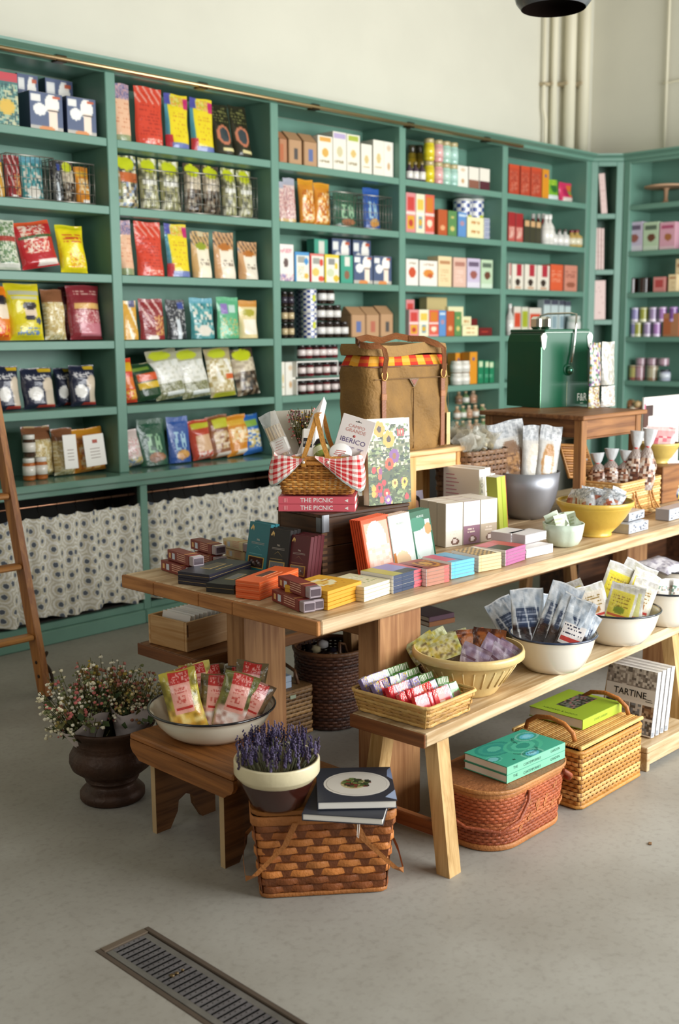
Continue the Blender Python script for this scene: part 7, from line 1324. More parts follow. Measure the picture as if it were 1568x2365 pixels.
rows = [(-.42, ['red']*5+['orange', 'red', 'lilac', 'green', 'green']), (-.24, ['red']*4+['orange']*2+['red', 'lilac', 'green', 'green']), (-.05, ['red', 'red', 'violet', 'red', 'lilac', 'violet', 'lilac', 'green', 'green', 'green']), (.14, ['violet', 'red', 'violet', 'violet', 'green', 'violet', 'green', 'green', 'green', 'green']), (.32, ['violet']*4+['lilac']+['green']*5)]
for ri, (v, ks) in enumerate(rows):
    for ci, kk in enumerate(ks):
        if kk not in cp: o = cp[kk] = pbox(CK[kk],   .03, .015, .066, CK[kk].a[5, 0], CK[kk].a[-1].mean(0)).build('candy_bar', GLOSS)
        else: o = link('candy_bar', cp[kk].data)
        u = -.43+.86*ci/(len(ks)-1); L3 = Matrix.Translation((u*wt, v*dt, .026+.005*ri))
        o.matrix_world = TM @ L3 @ Matrix.Rotation(rng.uniform(-.2, .2), 4, 'Z') @ Matrix.Rotation(rng.uniform(-.15, .15), 4, 'Y') @ Matrix.Rotation(-.42, 4, 'X')
        note(o, {'red': 'red striped', 'orange': 'orange striped', 'lilac': 'pale lilac', 'green': 'green striped', 'violet': 'violet and yellow'}[kk]+' candy bar', ('front', 'second', 'third', 'fourth', 'back')[ri]+' row of splint tray', 'candy', ci, 'candy bars in the splint tray')
# small things seen under the table on the far bench
for k, (n, r, l, c, d) in enumerate((((1000, 1452), (1060, 1440), (975, 1440), '7a4a24', 'brown book lying lowest on the dark bench'), ((1000, 1440), (1058, 1428), (978, 1428), '4a2c3c', 'plum book lying on a brown book on the dark bench'))):
    p, rz, w, dd = fp(n, r, l, ZF+.022*k); book('hardcover_book', w, .15, .02, c, d, (p[0], p[1]+.02, ZF+LIFT+.0212*k), rz)
b_ = gp(1270, 1382, ZF); im = art(22, 20, '6a6a72', ('m', 0, 0, 1, 1, ['8a8a90', '4a4a54', 'b8b4b4', '5a4a44'], 3, 2), ('r', .68, .4, .95, .9, 'c04034'), ('r', .05, .0, .5, .2, 'c9c0b8'))
pq = yp(1288, 1345, 3.3); zq = yp(1288, 1312, 3.3)[2]
pb = pbox(im, .17, .03, max(.1, zq-ZF), '4a444c').build('puzzle_box', CARD); pb.location = (pq[0], 3.3, ZF+LIFT); pb.rotation_euler = (0, 0, math.radians(-12)); tag(pb, 'grey puzzle box with red jigsaw piece under the table', 'box')
# low dark bookcase behind the far bench
BKX, BKY, BKL = yp(1335, 1300, 3.44)[0], 3.44, 1.5
LC = wood('dark_bookcase', '2c1a10', '4e301c', 'X', .8, .5, .4); t = thing('low_bookcase', 'low dark wooden bookcase seen under the right end of the table', 'bookcase', (BKX, BKY, 0))
for x in (0, BKL/2-.01, BKL-.02): MB().box((x, 0, 0), (x+.02, .26, .62), ch=.002).build('side', LC, t)
for z in (.04, .34, .6): MB().box((.021, .002, z), (BKL-.021, .255, z+.02), ch=.002).build('shelf', LC, t)
MB().box((.021, .245, .06), (BKL-.021, .255, .6), ch=.001).build('back_panel', LC, t)
bx_ = BKX+.03
for k in range(26):
    rg = random.Random(k+40); h, w = rg.uniform(.16, .225), rg.uniform(.018, .04)
    if bx_+w > BKX+BKL/2-.014 and bx_ < BKX+BKL/2+.012: bx_ = BKX+BKL/2+.014
    o = bpy.data.objects.new('upright_book', None); C.collection.objects.link(o); o.location = (bx_, BKY+.03, .36+LIFT)
    MB().box((0, 0, 0), (w*.94, .15, h), ['4a2c1c', '6a4a34', '2f2420', '7a5c40', '3a2c34', '5a4632', '8a7a60'][k % 7], .0012).build('cover', CARD, o); MB().box((w*.15, -.0006, h*.6), (w*.8, .001, h*.75), 'b09a70', .0002).build('spine_label', PAPER, o)
    note(o, 'dark old book', 'on the low bookcase shelf under the table', 'book', k, 'dark books under the table'); bx_ += w+.001
    if bx_ > BKX+.7: break
cE, RE, hE = bowlfit(1560, 1358, ZF, 128, 1312, .5); tag(MB().box((-.1, -.1, 0), (.1, .1, ZF-LIFT), '3f2818', .004).box((-.102, -.102, .2), (.102, .102, .21), '352012', .001).build('wooden_riser', POSTW), 'dark wooden block under the enamel bowl at the right edge', 'riser').location = (cE[0], cE[1], LIFT*.5); bowl('enamel_bowl', 'white enamel bowl on the dark bench under the table', cE, RE, hE, PROF_E, ('ece6d8', 'e4ded0'), ENAMEL, '1f2630')
packet(art(14, 10, 'cfccd4', ('m', 0, 0, 1, 1, ['cfccd4', 'e8e6ea', 'a8a4b0'], 3)), .2, .16, .05, cE+np.array([-.05, -.04, hE]), 0, 1.35, 0, 'silvery flat bag lying on the bowl under the table', FILM, kind='pillow', seed=2)
# ------------------------------------------------------------------ baskets and books on the floor in front
def rods(parent, name, pts, r, c, **k): MB().tube(pts, r, c, 8, **k).build(name, WICKER, parent)
# splint basket in the foreground
f0, f1 = gp(605, 2075, 0), gp(893, 2058, 0); u = (f1-f0)[:2]; wf_ = float(np.linalg.norm(u)); rz = math.atan2(u[1], u[0]); df_ = .21; hf = .262
cF = np.array([f0[0]+math.cos(rz)*wf_/2-math.sin(rz)*df_/2, f0[1]+math.sin(rz)*wf_/2+math.cos(rz)*df_/2, 0])
FB = thing('splint_basket', 'reddish brown woven splint basket on the floor under the lavender pot', 'basket', (cF[0], cF[1], LIFT), rz)
SC = ['9c5a26', 'b06a30', '8a4c1e', 'bc7436', '7f451c']
woven(FB, lambda u: (wf_/2+.022*u, df_/2+.018*u), .012, hf-.036, 9, 26, .0042, SC, .0025, .02, .05, each=True, sub=4, stakec='6a3816', stw=.85)
MB().add([(x, y, .004) for x, y, _, _ in rrect(wf_/2-.004, df_/2-.004, .02, 30)], [tuple(range(30))], '5a3014').build('bottom', WICKER, FB)
for z, hh, o_ in ((.0, .014, .003), (hf-.04, .03, .004)): m = MB(); ring_strip(m, rrect(wf_/2+(.022 if z else 0), df_/2+(.018 if z else 0), .022, 80), z, hh, [o_]*80, .003, 'a0622c'); m.build('band', WICKER, FB)
FWD = wood('basket_lid', '85501f', 'a86c34', 'X', .9, .45, .4)
slab(wf_/2+.028, df_/2+.024, .045, hf-.008, hf+.004, 'ffffff').build('lid', FWD, FB)
for s in (-1, 1):
    y = -df_/2-.03; hm = MB(); xo = s*wf_*.23
    P = [(xo, y+.002, hf-.03), (xo+s*.03, y-.006, hf-.09), (s*(wf_/2+.02), y-.008, hf-.175), (s*(wf_/2+.045), y+.01, hf-.19), (s*(wf_/2+.05), 0, hf-.19), (s*(wf_/2+.04), df_/2+.02, hf-.18), (xo, df_/2+.03, hf-.03)]
    V = []; 
    for p in P: V += [(p[0]-.009*(abs(p[0]) < wf_/2+.03), p[1], p[2]-.009*(abs(p[0]) >= wf_/2+.03)), (p[0]+.009*(abs(p[0]) < wf_/2+.03), p[1], p[2]+.009*(abs(p[0]) >= wf_/2+.03))]
    n = len(P); V2 = [(a*1.0, b_-.003 if b_ < 0 else b_+.003, c_+.001) for a, b_, c_ in V]
    F = [(2*i, 2*i+1, 2*i+3, 2*i+2) for i in range(n-1)]; hm.add(V+V2, F+[tuple(2*n+k for k in f[::-1]) for f in F]+[(2*i+e, 2*i+2+e, 2*n+2*i+2+e, 2*n+2*i+e) for i in range(n-1) for e in (0, 1)], '9a5f2a').build('handle', WICKER, FB)
MB().tube([(wf_*.27, -df_/2-.032, hf-.025), (wf_*.255, -df_/2-.036, hf-.04), (wf_*.25, -df_/2-.036, hf-.075), (wf_*.262, -df_/2-.036, hf-.08), (wf_*.268, -df_/2-.036, hf-.05), (wf_*.275, -df_/2-.032, hf-.026)], .0012, 'ece4d8', 5).build('string_loop', CLOTH, FB, 'white string loop')
zt_ = hf+.004+LIFT*2
# lavender pot
cP, RP, hP = bowlfit(641, 1876, zt_, 198, 1748, .55)
LP = thing('flower_pot', 'two tone stoneware pot, cream above dark brown, full of lavender', 'pot', (cP[0], cP[1], zt_))
MB().lathe([(RP*.001, 0), (RP*.6, 0), (RP*.64, .006), (RP*.85, hP*.5), (RP*.88, hP*.58)], '3a1a12', 48, cap=False).build('base', mat('brown_glaze', .22, coat=.3), LP)
MB().lathe([(RP*.88, hP*.58), (RP*.93, hP*.64), (RP*.97, hP*.68), (RP, hP*.72), (RP*1.0, hP*.97), (RP*.985, hP), (RP*.94, hP), (RP*.93, hP*.95), (RP*.9, hP*.6), (RP*.001, hP*.58)], ['d9cda8']*7+['8a7a58']*2, 48, cap=False).build('rim_band', CERAMIC, LP, 'cream glazed upper band')
m = MB(); hd = MB(); rng = random.Random(5)
for k in range(190):
    a = rng.uniform(0, 6.28); q = math.sqrt(rng.random())*.88; x, y = RP*q*math.cos(a), RP*q*math.sin(a); H = hP+rng.uniform(-.012, .035)+.03*(1-q); s = 1.12+.08*rng.random()
    m.tube([(x*.75, y*.75, hP*.62), (x*s, y*s, H)], .0009, '6a6a50', 3)
    c = ['463d58', '584e6a', '372f48', '655b78', '2e2638', '524554', '6e6680'][k % 7]
    for j in range(7): z = H-.004+j*.0052; hd.ball((x*s+rng.gauss(0, .0016), y*s+rng.gauss(0, .0016), z), .0042*(1-.06*j), c, 5, 1.1)
m.build('stems', PLANT, LP, kind='stuff'); hd.build('lavender_spikes', PLANT, LP, kind='stuff')
# two dark books with a plated dish on the cover
for k, (n, r, l, z, th) in enumerate((((697, 1896), (885, 1908), (722, 1812), zt_, .021), ((733, 1872), (917, 1868), (748, 1780), zt_+.0222, .024))):
    p, rz, w, dd = fp(n, r, l, z); w, dd = w, min(dd, .24)
    b = book('cook_book', w, dd, th, '2b2e38', ['dark cookbook lying lower beside the lavender pot', 'dark cookbook with a dish on its cover, on top of another'][k], (p[0], p[1], z+LIFT*.5), rz, spine='left')
    if k:
        el = lambda rx, ry, cx, cy, dz, c: MB().prism([(w*cx+w*rx*math.cos(a), dd*cy+dd*ry*math.sin(a)) for a in np.linspace(0, 2*math.pi, 49)[:-1]], th+dz, th+dz+.0002, c, 'Z')
        el(.43, .36, .52, .5, .0, 'c4beb5').build('plate_print', PAPER, b, 'printed grey plate with food'); el(.4, .33, .52, .5, .0002, 'aaa49b').build('plate_print', PAPER, b); el(.39, .32, .52, .5, .0004, 'c0bab0').build('plate_print', PAPER, b)
        el(.17, .15, .48, .5, .0006, 'a89a70').build('dish_print', PAPER, b); m = MB(); rg = random.Random(3)
        for q in range(60): a = rg.uniform(0, 6.28); rr_ = math.sqrt(rg.random()); m.box((w*(.5+.17*rr_*math.cos(a)), dd*(.5+.13*rr_*math.sin(a)), th+.0008), (w*(.5+.17*rr_*math.cos(a))+.012, dd*(.5+.13*rr_*math.sin(a))+.009, th+.001+.00003*q), ['2c3a1c', '4a5a28', '3a2018', '6a2a1c', '1e2414', '5a6a34'][q % 6], 0)
        m.build('dish_print', PAPER, b); MB().prism([(w*.86, dd*.1), (w, dd*.02), (w, dd*.3), (w*.93, dd*.2)], th, th+.0003, '9aa8c4', 'Z').prism([(w*.93, dd*.7), (w, dd*.6), (w, dd*.98), (w*.95, dd*.9)], th, th+.0003, '7a88a8', 'Z').build('marble_print', PAPER, b)
# stool with the enamel bowl of marshmallow bags
ZS_ = .318; STW = wood('stool_oak', '6b3f1a', '98602e', 'Y', .9, .45, .4); STZ = wood('stool_oak_leg', '54331a', '7d5430', 'X', .9, .5, .4)
a0, a1 = gp(300, 1692, ZS_), gp(537, 1792, ZS_)
t = thing('step_stool', 'low brown wooden step stool under the marshmallow bowl', 'stool', (a1[0], a1[1], 0), 0); Ls = a0[1]-a1[1]; Ds = .285
MB().box((0, 0, ZS_-.02), (Ds, Ls, ZS_), ch=.005).build('seat', STW, t)
for x in (.002, Ds-.018): MB().prism([(0.0, ZS_-.02), (0.0, ZS_-.045), (.012, ZS_-.062), (.03, ZS_-.07), (.045, ZS_-.082), (Ls-.045, ZS_-.082), (Ls-.03, ZS_-.07), (Ls-.012, ZS_-.062), (Ls, ZS_-.045), (Ls, ZS_-.02)], x, x+.016, 'ffffff', 'X').build('apron', STW, t)
for y in (.07, Ls-.1):
    for a, b in (((.02, 0), None),):
        xa, xb = .022, Ds-.022; xm = (xa+xb)/2
        MB().prism([(xa, 0), (xa+.055, 0), (xm-.035, .05), (xm-.03, .085), (xm, .1), (xm+.03, .085), (xm+.035, .05), (xb-.055, 0), (xb, 0), (xb, ZS_-.021), (xa, ZS_-.021)], y, y+.02, 'ffffff', 'Y').build('leg_board', STZ, t)
        MB().box((xa-.001, y-.0005, .0), (xa+.0006, y+.0205, ZS_-.085), 'b0946c', 0).build('pale_edge', MATTE, t)  # paler strip along the narrow edge of the board
cM2, RM2, hM2 = bowlfit(492, 1722, ZS_, 293, 1628, .58); bowl('enamel_bowl', 'wide cream enamel bowl with black rim holding marshmallow bags', cM2, RM2, hM2, PROF_E, ('e6dfca', 'dcd4be'), ENAMEL, '17181c', lift=LIFT)
MK = lambda s, top: art(34, 50, top, ('m', 0, .0, 1, .9, [top, hx(top)*.7, hx(top)*1.25], s, 4), ('m', .04, .02, .96, .42, ['e9dcd4', 'dcc0b4', 'f0e8e2', 'c9a498', 'e4b4a8', 'a8786a'] if s != 1 else ['d9b04a', 'e4cc84', 'c9943a', '8a6a20', 'b8862c'], s, 4), ('b', 4), ('r', .24, .34, .8, .93, 'dfa091'), ('r', .24, .8, .8, .97, 'b3302b'), ('m', .28, .83, .76, .95, ['b3302b', 'b3302b', 'dc9a90'], s, 1), ('m', .36, .5, .62, .62, ['dfa091', 'c4685c', 'dfa091', 'b85248'], s+2, 2), ('l', .36, .66, .7, .74, 'b85248', 3, s, .5), ('r', .28, .4, .76, .44, 'b02c28'), ('b', 1, .3))
for k, (x, yt, w, tl, ln, off, tc, d) in enumerate(((420, 1552, 78, -.22, .1, -.06, 'a89a3c', 'marshmallow bag with yellow window leaning left in the bowl'), (462, 1535, 70, -.1, .3, .07, 'cfc064', 'yellow topped marshmallow bag at the back left'), (500, 1538, 64, .0, .3, .08, '5a4a2c', 'marshmallow bag at the back middle'), (490, 1562, 70, .12, .15, -.04, '6a5c38', 'marshmallow bag in the middle with pink label'), (538, 1560, 76, .3, .12, -.06, '6b6a38', 'marshmallow bag in front tilted right'), (560, 1545, 62, .15, .3, .05, '5a5034', 'marshmallow bag behind the tilted one'), (596, 1532, 70, .14, .2, .03, '6a5a3c', 'tallest marshmallow bag at the right with white sweets'), (575, 1580, 72, .5, .1, -.05, '5a4630', 'low marshmallow bag lying right at the rim'), (440, 1545, 60, -.3, .35, .04, '8a7a34', 'marshmallow bag half hidden at the left'))):
    b = at_px(cM2, 492+(x-492)*.7, 1660, 0); b[2] = ZS_+hM2*.3; P_ = b+hdir(b)*off; top = hz(P_, x, yt); packet(MK(k+1, tc), w*mpp(b)*1.08, (top-P_[2])/max(.75, math.cos(tl)), .05, P_, CAMRZ(b)+rng.uniform(-.25, .25), ln, tl, d, FILM, kind='pillow', seed=k+120, name='marshmallow_bag', cat='bag')
# iron urn with dried bouquets
pu = gp(262, 1868, 0); R0 = 72*mpp(pu); cu = pu+hdir(pu)*R0; s_ = mpp(cu); zu = lambda y: max(0, hz(cu, 262, y))
UR = thing('iron_urn', 'dark brown cast urn on the floor holding dried flower bouquets', 'urn', (cu[0], cu[1], LIFT))
hU = hz(cu, 258, 1668); pr_ = [(.1, 0), (70, 0), (74, .03), (74, .1), (66, .15), (56, .19), (52, .235), (60, .26), (62, .28), (56, .3), (72, .36), (90, .44), (95, .52), (94, .6), (86, .68), (80, .72), (83, .735), (79, .75), (82, .765), (80, .79), (86, .86), (97, .94), (103, .985), (101, 1.0), (92, .99), (76, .85), (70, .7), (.1, .68)]
MB().lathe([(r*s_, v*hU) for r, v in pr_], '3f2718', 48, cap=False).build('body', mat('rusted_iron', .5, metal=.3, vary=.35, bump=.3, bscale=60), UR)
for k, (dx, dy, R_, H, cs, sd, d, tlt) in enumerate(((-.06, .04, .1, .2, ['e8e2cc', 'ddd4b4', 'b86a64', '8a7a44', '7a8058', 'e8e2cc'], 1, 'dried bouquet with white daisies at the left of the urn', -.25), (.05, -.03, .09, .2, ['dcd4b8', 'b87068', '9a8a50', 'c9b88a', '8a6a40', '8a5a48'], 2, 'dried bouquet in pale paper at the front of the urn', .2), (.04, .07, .1, .22, ['e6dfc8', 'b09a4a', 'b87a70', '8a6a3c', '6a7048'], 3, 'dried bouquet at the back of the urn', .1))):
    t = thing('dried_bouquet', d, 'flowers', (cu[0]+dx, cu[1]+dy, hU*.72), 0, 0, tlt)
    flowers(t, 'flower_heads', 120, R_, H+.055, cs, sd, spread=1.25, r0=.0062, zmin=.42, per=4)
    lf = MB(); rg = random.Random(sd)
    for q in range(60):
        a = rg.uniform(0, 6.28); r = R_*1.2*math.sqrt(rg.random()); z = rg.uniform(.3, .85)*H; M_ = Matrix.Translation((r*math.cos(a), r*math.sin(a), z)) @ Euler((rg.uniform(-1, 1), rg.uniform(-1, 1), a)).to_matrix().to_4x4()
        lf.add([(0, -.012, 0), (.018, 0, .004), (0, .014, 0), (-.016, 0, .003)], [(0, 1, 2, 3)], ['4a5a38', '5f6a48', '3a4a30', '6a6a44'][q % 4], False, M_)
    lf.build('leaves', PLANT, t, kind='stuff')
    if k < 2:
        P = np.array([[((R_*.42+.55*R_*v)*math.cos(a), (R_*.42+.55*R_*v)*math.sin(a), v*H*(.62+.1*math.sin(3*a))) for a in np.linspace(-3.6, .6, 25)] for v in np.linspace(0, 1, 7)])
        MB().grid(P, 'd2c6c2').build('wrapping_paper', PAPER, t, 'pale paper wrap')
# picnic basket with rounded ends and teal books
cK = np.array([2.80, 2.035]); wk, dk, hk = .225, .135, .205
K = thing('picnic_basket', 'oval reddish brown picnic basket with swing handles under the bench', 'basket', (cK[0], cK[1], LIFT), math.radians(1))
RC_ = ['9a4a24', 'a85630', '8a3f1e', 'b46438']; kd = lambda u: (wk-.018+.018*u, dk-.012+.012*u)
woven(K, kd, .018, hk-.026, 15, 92, .0018, RC_, .0014, .11, .06, sub=2)
for z, hh in ((.0, .02), (hk-.03, .018)): m = MB(); a_, b_ = kd(z/hk); ring_strip(m, rrect(a_, b_, .11, 90), z, hh, [.002]*90, .003, 'b0703a'); m.build('band', WICKER, K)
m = MB()
for q in range(5):
    for (ux, uz) in ((-.09+.045*q, .05+.022*q), (-.05+.045*q, .12-.012*q)):
        for j in range(4): yb_ = -kd(uz/hk)[1]; m.box((ux+.005*j, yb_-.0035, uz+.004*j-.007), (ux+.0035+.005*j, yb_+.003, uz+.004*j+.008), 'bf7a48', .0005)
m.build('zigzag_weave', WICKER, K, kind='stuff')
slab(wk+.006, dk+.006, .12, hk-.012, hk-.0, '8f5a34').build('lid', mat('plaited_lid', .5, vary=.3, bump=.4, bscale=70), K); m = MB(); ring_strip(m, rrect(wk+.006, dk+.006, .12, 90), hk-.014, .014, [.0005]*90, .003, 'b57a44'); m.build('lid_rim', WICKER, K)
rods(K, 'handle', [(-wk*.25, -dk-.006, hk-.03), (-wk*.3, -dk-.012, hk-.06), (-wk*.55, -dk-.02, hk-.1), (-wk*.85, -dk-.0, hk-.125), (-wk-.02, -.04, hk-.12), (-wk-.035, .02, hk-.09), (-wk-.02, .08, hk-.05), (-wk*.6, dk+.01, hk-.03)], .0055, '8f4424')
rods(K, 'handle', [(wk*.62, -dk-.004, hk-.025), (wk*.78, -dk-.008, hk-.05), (wk+.0, -dk*.8, hk-.085), (wk+.03, -.05, hk-.09), (wk+.035, .0, hk-.07), (wk+.02, .08, hk-.04)], .008, '8f4424')
TL = art(64, 56, '3fa286', *[('e', u, v, r, r*1.1, c) for (u, v, R0_, cs) in ((.3, .72, .26, ('2a8a78', '3a9a84', '2f9080', '58b498')), (.6, .45, .27, ('4aae8c', '3a9a80', '52b494', '2f8f7a')), (.85, .7, .17, ('78b8a4', '3a9a84', '5fb8c8', '88ccd8')), (.5, .1, .16, ('70b8a0', '2f8f7a', '5cb0c4', '8cd0dc')), (.06, .4, .12, ('58b498', '2f8f7a', '70b4b4'))) for r, c in zip((R0_, R0_*.82, R0_*.6, R0_*.36), cs)])
tn, tr_, tlf = gp(1170, 1812, hk), gp(1304, 1752, hk), gp(1062, 1780, hk); rz = math.atan2(*(tr_-tn)[[1, 0]]); tw_ = float(np.linalg.norm((tr_-tn)[:2])); td = min(.24, abs(float(np.dot((tlf-tn)[:2], [-math.sin(rz), math.cos(rz)]))))
for k in range(2):
    b = book('garden_book', tw_, td, .026, '4fa68a', ['teal garden book lower in the pair on the oval basket', 'teal garden book with ringed cover, on top of another'][k], (tn[0], tn[1]+.0, hk+LIFT*2+k*.027), rz)
    MB().box((.0, -.0006, .0005), (tw_, 0, .0255), '7cc0a0', 0).build('spine_panel', CARD, b)
    for s, x, sx in (('THE', .14, 1), ('CONTEMPORARY', .42, .9), ('GARDEN', .82, 1)): text(s, .0125, b, (tw_*x, -.001, .0125+.003*math.sin(x*9)), FRONT, '1f4a3c', sx=sx)
    if k:
        mb = MB(); mb.grid(np.stack([*np.meshgrid(np.linspace(.001, tw_-.001, TL.w+1), np.linspace(.001, td-.001, TL.h+1)), np.full((TL.h+1, TL.w+1), .0264)], -1), TL.a); mb.build('cover_print', CARD, b)
        for s, cx, cy, r, a0, st in (('THE', .24, .12, .05, 2.4, .25), ('CONTEMPORARY', .52, .45, .34, 3.6, .19), ('GARDEN', .72, .62, .2, 1.9, .25)):
            for j, chh in enumerate(s): a = a0+st*j; text(chh, .014, b, (tw_*cx+r*td*math.cos(a), td*cy+r*td*math.sin(a), .0268), (0, 0, a+math.pi/2), '1c4038')
# yellow wicker hamper with lid and green book
hx0, hy0 = 3.062, 1.915; hw, hd, hh_ = .405, .27, .222
H = thing('wicker_hamper', 'golden wicker hamper with flat lid and wooden handles under the bench', 'basket', (hx0+hw/2, hy0+hd/2, LIFT), math.radians(1.2))
HC = ['c08a40', 'd09c50', 'b07a34', 'dcae66']
woven(H, lambda u: (hw/2, hd/2), .014, hh_-.03, 12, 100, .0028, HC, .0026, .01, .04, sub=2, stakec='6f4420')
for z in (.008, hh_-.026): rim(H, hw/2, hd/2, .012, z, .008, 'b98238')
m = MB()
for k in range(26): y = -hd/2+.012+(hd-.024)*k/25; m.tube([(-hw/2, y, hh_-.007), (hw/2, y, hh_-.007)], .0052, ['c8944a', 'b8823a', 'd4a45c'][k % 3], 6)
m.build('lid_weave', WICKER, H, kind='stuff')
for y in (-hd/2-.004, hd/2-.008): MB().box((-hw/2-.006, y, hh_-.013), (hw/2+.006, y+.012, hh_), 'd9b06a', .003).build('lid_batten', WICKER, H)
for x in (-hw/2+.02, hw/2-.03):
    rods(H, 'handle', [(x, -hd*.36, hh_+.004), (x, -hd*.33, hh_+.03), (x, -hd*.2, hh_+.055), (x, 0, hh_+.064), (x, hd*.2, hh_+.055), (x, hd*.33, hh_+.03), (x, hd*.36, hh_+.004)], .008, 'a8662a')
gn, gr, gl = gp(1345, 1688, hh_), gp(1435, 1645, hh_), gp(1242, 1640, hh_); rz = math.atan2(*(gr-gn)[[1, 0]]); gw_ = float(np.linalg.norm((gr-gn)[:2])); gd = min(.22, abs(float(np.dot((gl-gn)[:2], [-math.sin(rz), math.cos(rz)]))))
b = book('garden_book', gw_, gd, .036, '8fa62a', 'lime green garden book lying on the golden wicker hamper', (gn[0], gn[1], hh_+LIFT*2), rz)
MB().box((0, -.0006, .0005), (gw_, 0, .0355), 'a9bc3a', 0).build('spine_panel', CARD, b)
im = art(26, 20, '4a4a3c', ('m', 0, 0, 1, 1, ['3a3c34', '5a5a4a', '26281f', '6a6a60', '8a5a5a'], 4, 2)); mb = MB(); mb.grid(np.stack([*np.meshgrid(np.linspace(gw_*.3, gw_*.9, 27), np.linspace(gd*.38, gd*.72, 21)), np.full((21, 27), .0363)], -1), im.a); mb.build('cover_photo', CARD, b, 'dark garden photograph')
text("COOK'S GARDEN", .016, b, (gw_*.12, gd*.5, .0364), (0, 0, math.pi/2), '3f4a18', sx=1.1); text("COOK'S GARDEN", .011, b, (gw_*.45, -.001, .018), FRONT, '6a7a2a')
# low riser with white cookbooks
rx = 3.515; t = thing('low_riser', 'low oak plank riser on the floor carrying white cookbooks', 'riser', (rx, 1.918, 0)); MB().box((0, 0, .068), (.36, .3, .09), ch=.003).build('top', BENX, t); 
for x in (0, .34): MB().box((x, .0, 0), (x+.02, .3, .0675), ch=.002).build('side', BENX, t)
MB().box((.02, .004, .02), (.34, .018, .0675), ch=.002).build('apron', BENX, t)
tb0 = gp(1502, 1708, .09); Hc = hz(tb0, 1530, 1562)-.09; Wc = .205
im = art(44, 52, 'e4e0da', ('m', 0, .72, 1, 1, ['8a8078', 'b8b0a8', '6a625c', 'cfc8c0', '9a9088'], 3, 2), ('r', 0, .5, 1, .72, 'dcd8d2'), *[('m', .02+.25*i, .02+.24*j, .25+.25*i, .23+.24*j, [['8a6a50', '5a4438', 'a89078'], ['6a5a58', 'c8b8a8', '4a4040'], ['b0a090', '3a3430', '8a7a70'], ['7a8088', 'c4c0bc', '5a5450']][(i+j) % 4], i*3+j, 2) for i in range(4) for j in range(2)])
for k in range(4):
    t = thing('cook_book', 'white cookbook with photo grid cover, %s' % ['front of the row on the riser', 'second of the row on the riser', 'third of the row on the riser', 'last of the row on the riser'][k], 'book', (tb0[0]+.034*k, tb0[1], .09+LIFT+.004), 0, 0, math.radians(9), group='white cookbooks on the low riser')
    MB().box((0, 0, 0), (.003, Wc, Hc), 'ece8e4', .0006).box((.025, 0, 0), (.028, Wc, Hc), 'e4e0dc', .0006).box((0, 0, 0), (.028, .003, Hc), 'ebe8e6', .0006).build('cover', CARD, t); MB().box((.003, .003, .003), (.025, Wc-.003, Hc-.003), 'f0ece4', 0).build('pages', PAPER, t)
    MB().box((.004, -.0004, .004), (.02, 0, .02), '8a9098', 0).build('spine_mark', PAPER, t)
    if k == 0:
        Y_, Z_ = np.meshgrid(np.linspace(Wc-.001, .001, im.w+1), np.linspace(.001, Hc-.001, im.h+1)); mb = MB(); mb.grid(np.stack([np.full_like(Y_, -.0005), Y_, Z_], -1), im.a); mb.build('cover_print', CARD, t)
        text('TARTINE', .034, t, (-.0012, Wc*.5, Hc*.6), (math.pi/2, 0, -math.pi/2), '1f1c1c', bold=.015)
        MB().box((-.001, Wc*.06, Hc*.55), (-.0006, Wc*.18, Hc*.56), '3a3434', 0).box((-.001, Wc*.04, Hc*.52), (-.0006, Wc*.18, Hc*.53), '3a3434', 0).build('fine_print', PAPER, t)
# small dark hamper and big round basket under the table
hp = gp(718, 1690, 0); H2 = thing('wicker_hamper', 'small dark wicker hamper under the table with pale books on it', 'basket', (hp[0]-.14, hp[1]+.09, LIFT), math.radians(-3)); zt2 = max(.14, hz(hp, 718, 1578))
woven(H2, lambda u: (.14, .1), .006, zt2-.01, 11, 60, .0026, ['7a5a34', '8f6c40', '66492a'], .003, .012, .05, sub=2, stakec='3a2614'); slab(.143, .103, .012, zt2-.01, zt2, '7a5830').build('lid', WICKER, H2); rods(H2, 'handle', [(.1, -.06, zt2), (.1, -.04, zt2+.05), (.1, .02, zt2+.065), (.1, .07, zt2+.05), (.1, .085, zt2)], .007, '5a3a1e'); MB().box((.02, -.106, zt2-.035), (.05, -.101, zt2-.02), 'b8c4a8', .001).build('clasp', STEEL, H2)
for k in range(2): 
    e = book('small_book', .15, .12, .024, '9aa8b8', ['pale blue book lower on the small dark hamper', 'pale blue book on top on the small dark hamper'][k], (hp[0]-.24, hp[1]+.02, zt2+LIFT*2+k*.0252), math.radians(-3), pages='b4c4d8')
cb = gp(775, 1690, 0); rb_ = .135; c_ = np.array([3.02+.0, 3.0]); pb_ = gp(765, 1692, 0); c_ = pb_+hdir(pb_)*rb_
BB = thing('round_basket', 'big round dark basket of cloth scraps under the table', 'basket', (c_[0], c_[1], LIFT)); zr = hz(c_, 760, 1490); 
Rr = 72*mpp(c_)*1.15
woven(BB, lambda u: (Rr*(.86+.14*u), Rr*(.86+.14*u)), .004, zr-.01, 24, 44, .003, ['3a1f14', '4a2a1a', '54301c'], .0025, Rr, .06, sub=2); rim(BB, Rr*1.01, Rr*1.01, Rr, zr-.004, .009, '6a4528'); MB().add([(x, y, .006) for x, y, _, _ in rrect(Rr*.84, Rr*.84, Rr, 30)], [tuple(range(30))], '2c180e').build('bottom', WICKER, BB)
rods(BB, 'handle', [(-.05, -Rr*.7, zr*.9), (-.03, -Rr*.55, zr+.03), (.02, -Rr*.4, zr+.01), (.05, -Rr*.4, zr*.8)], .006, '5a3a20')
m = MB(); rg = random.Random(9)
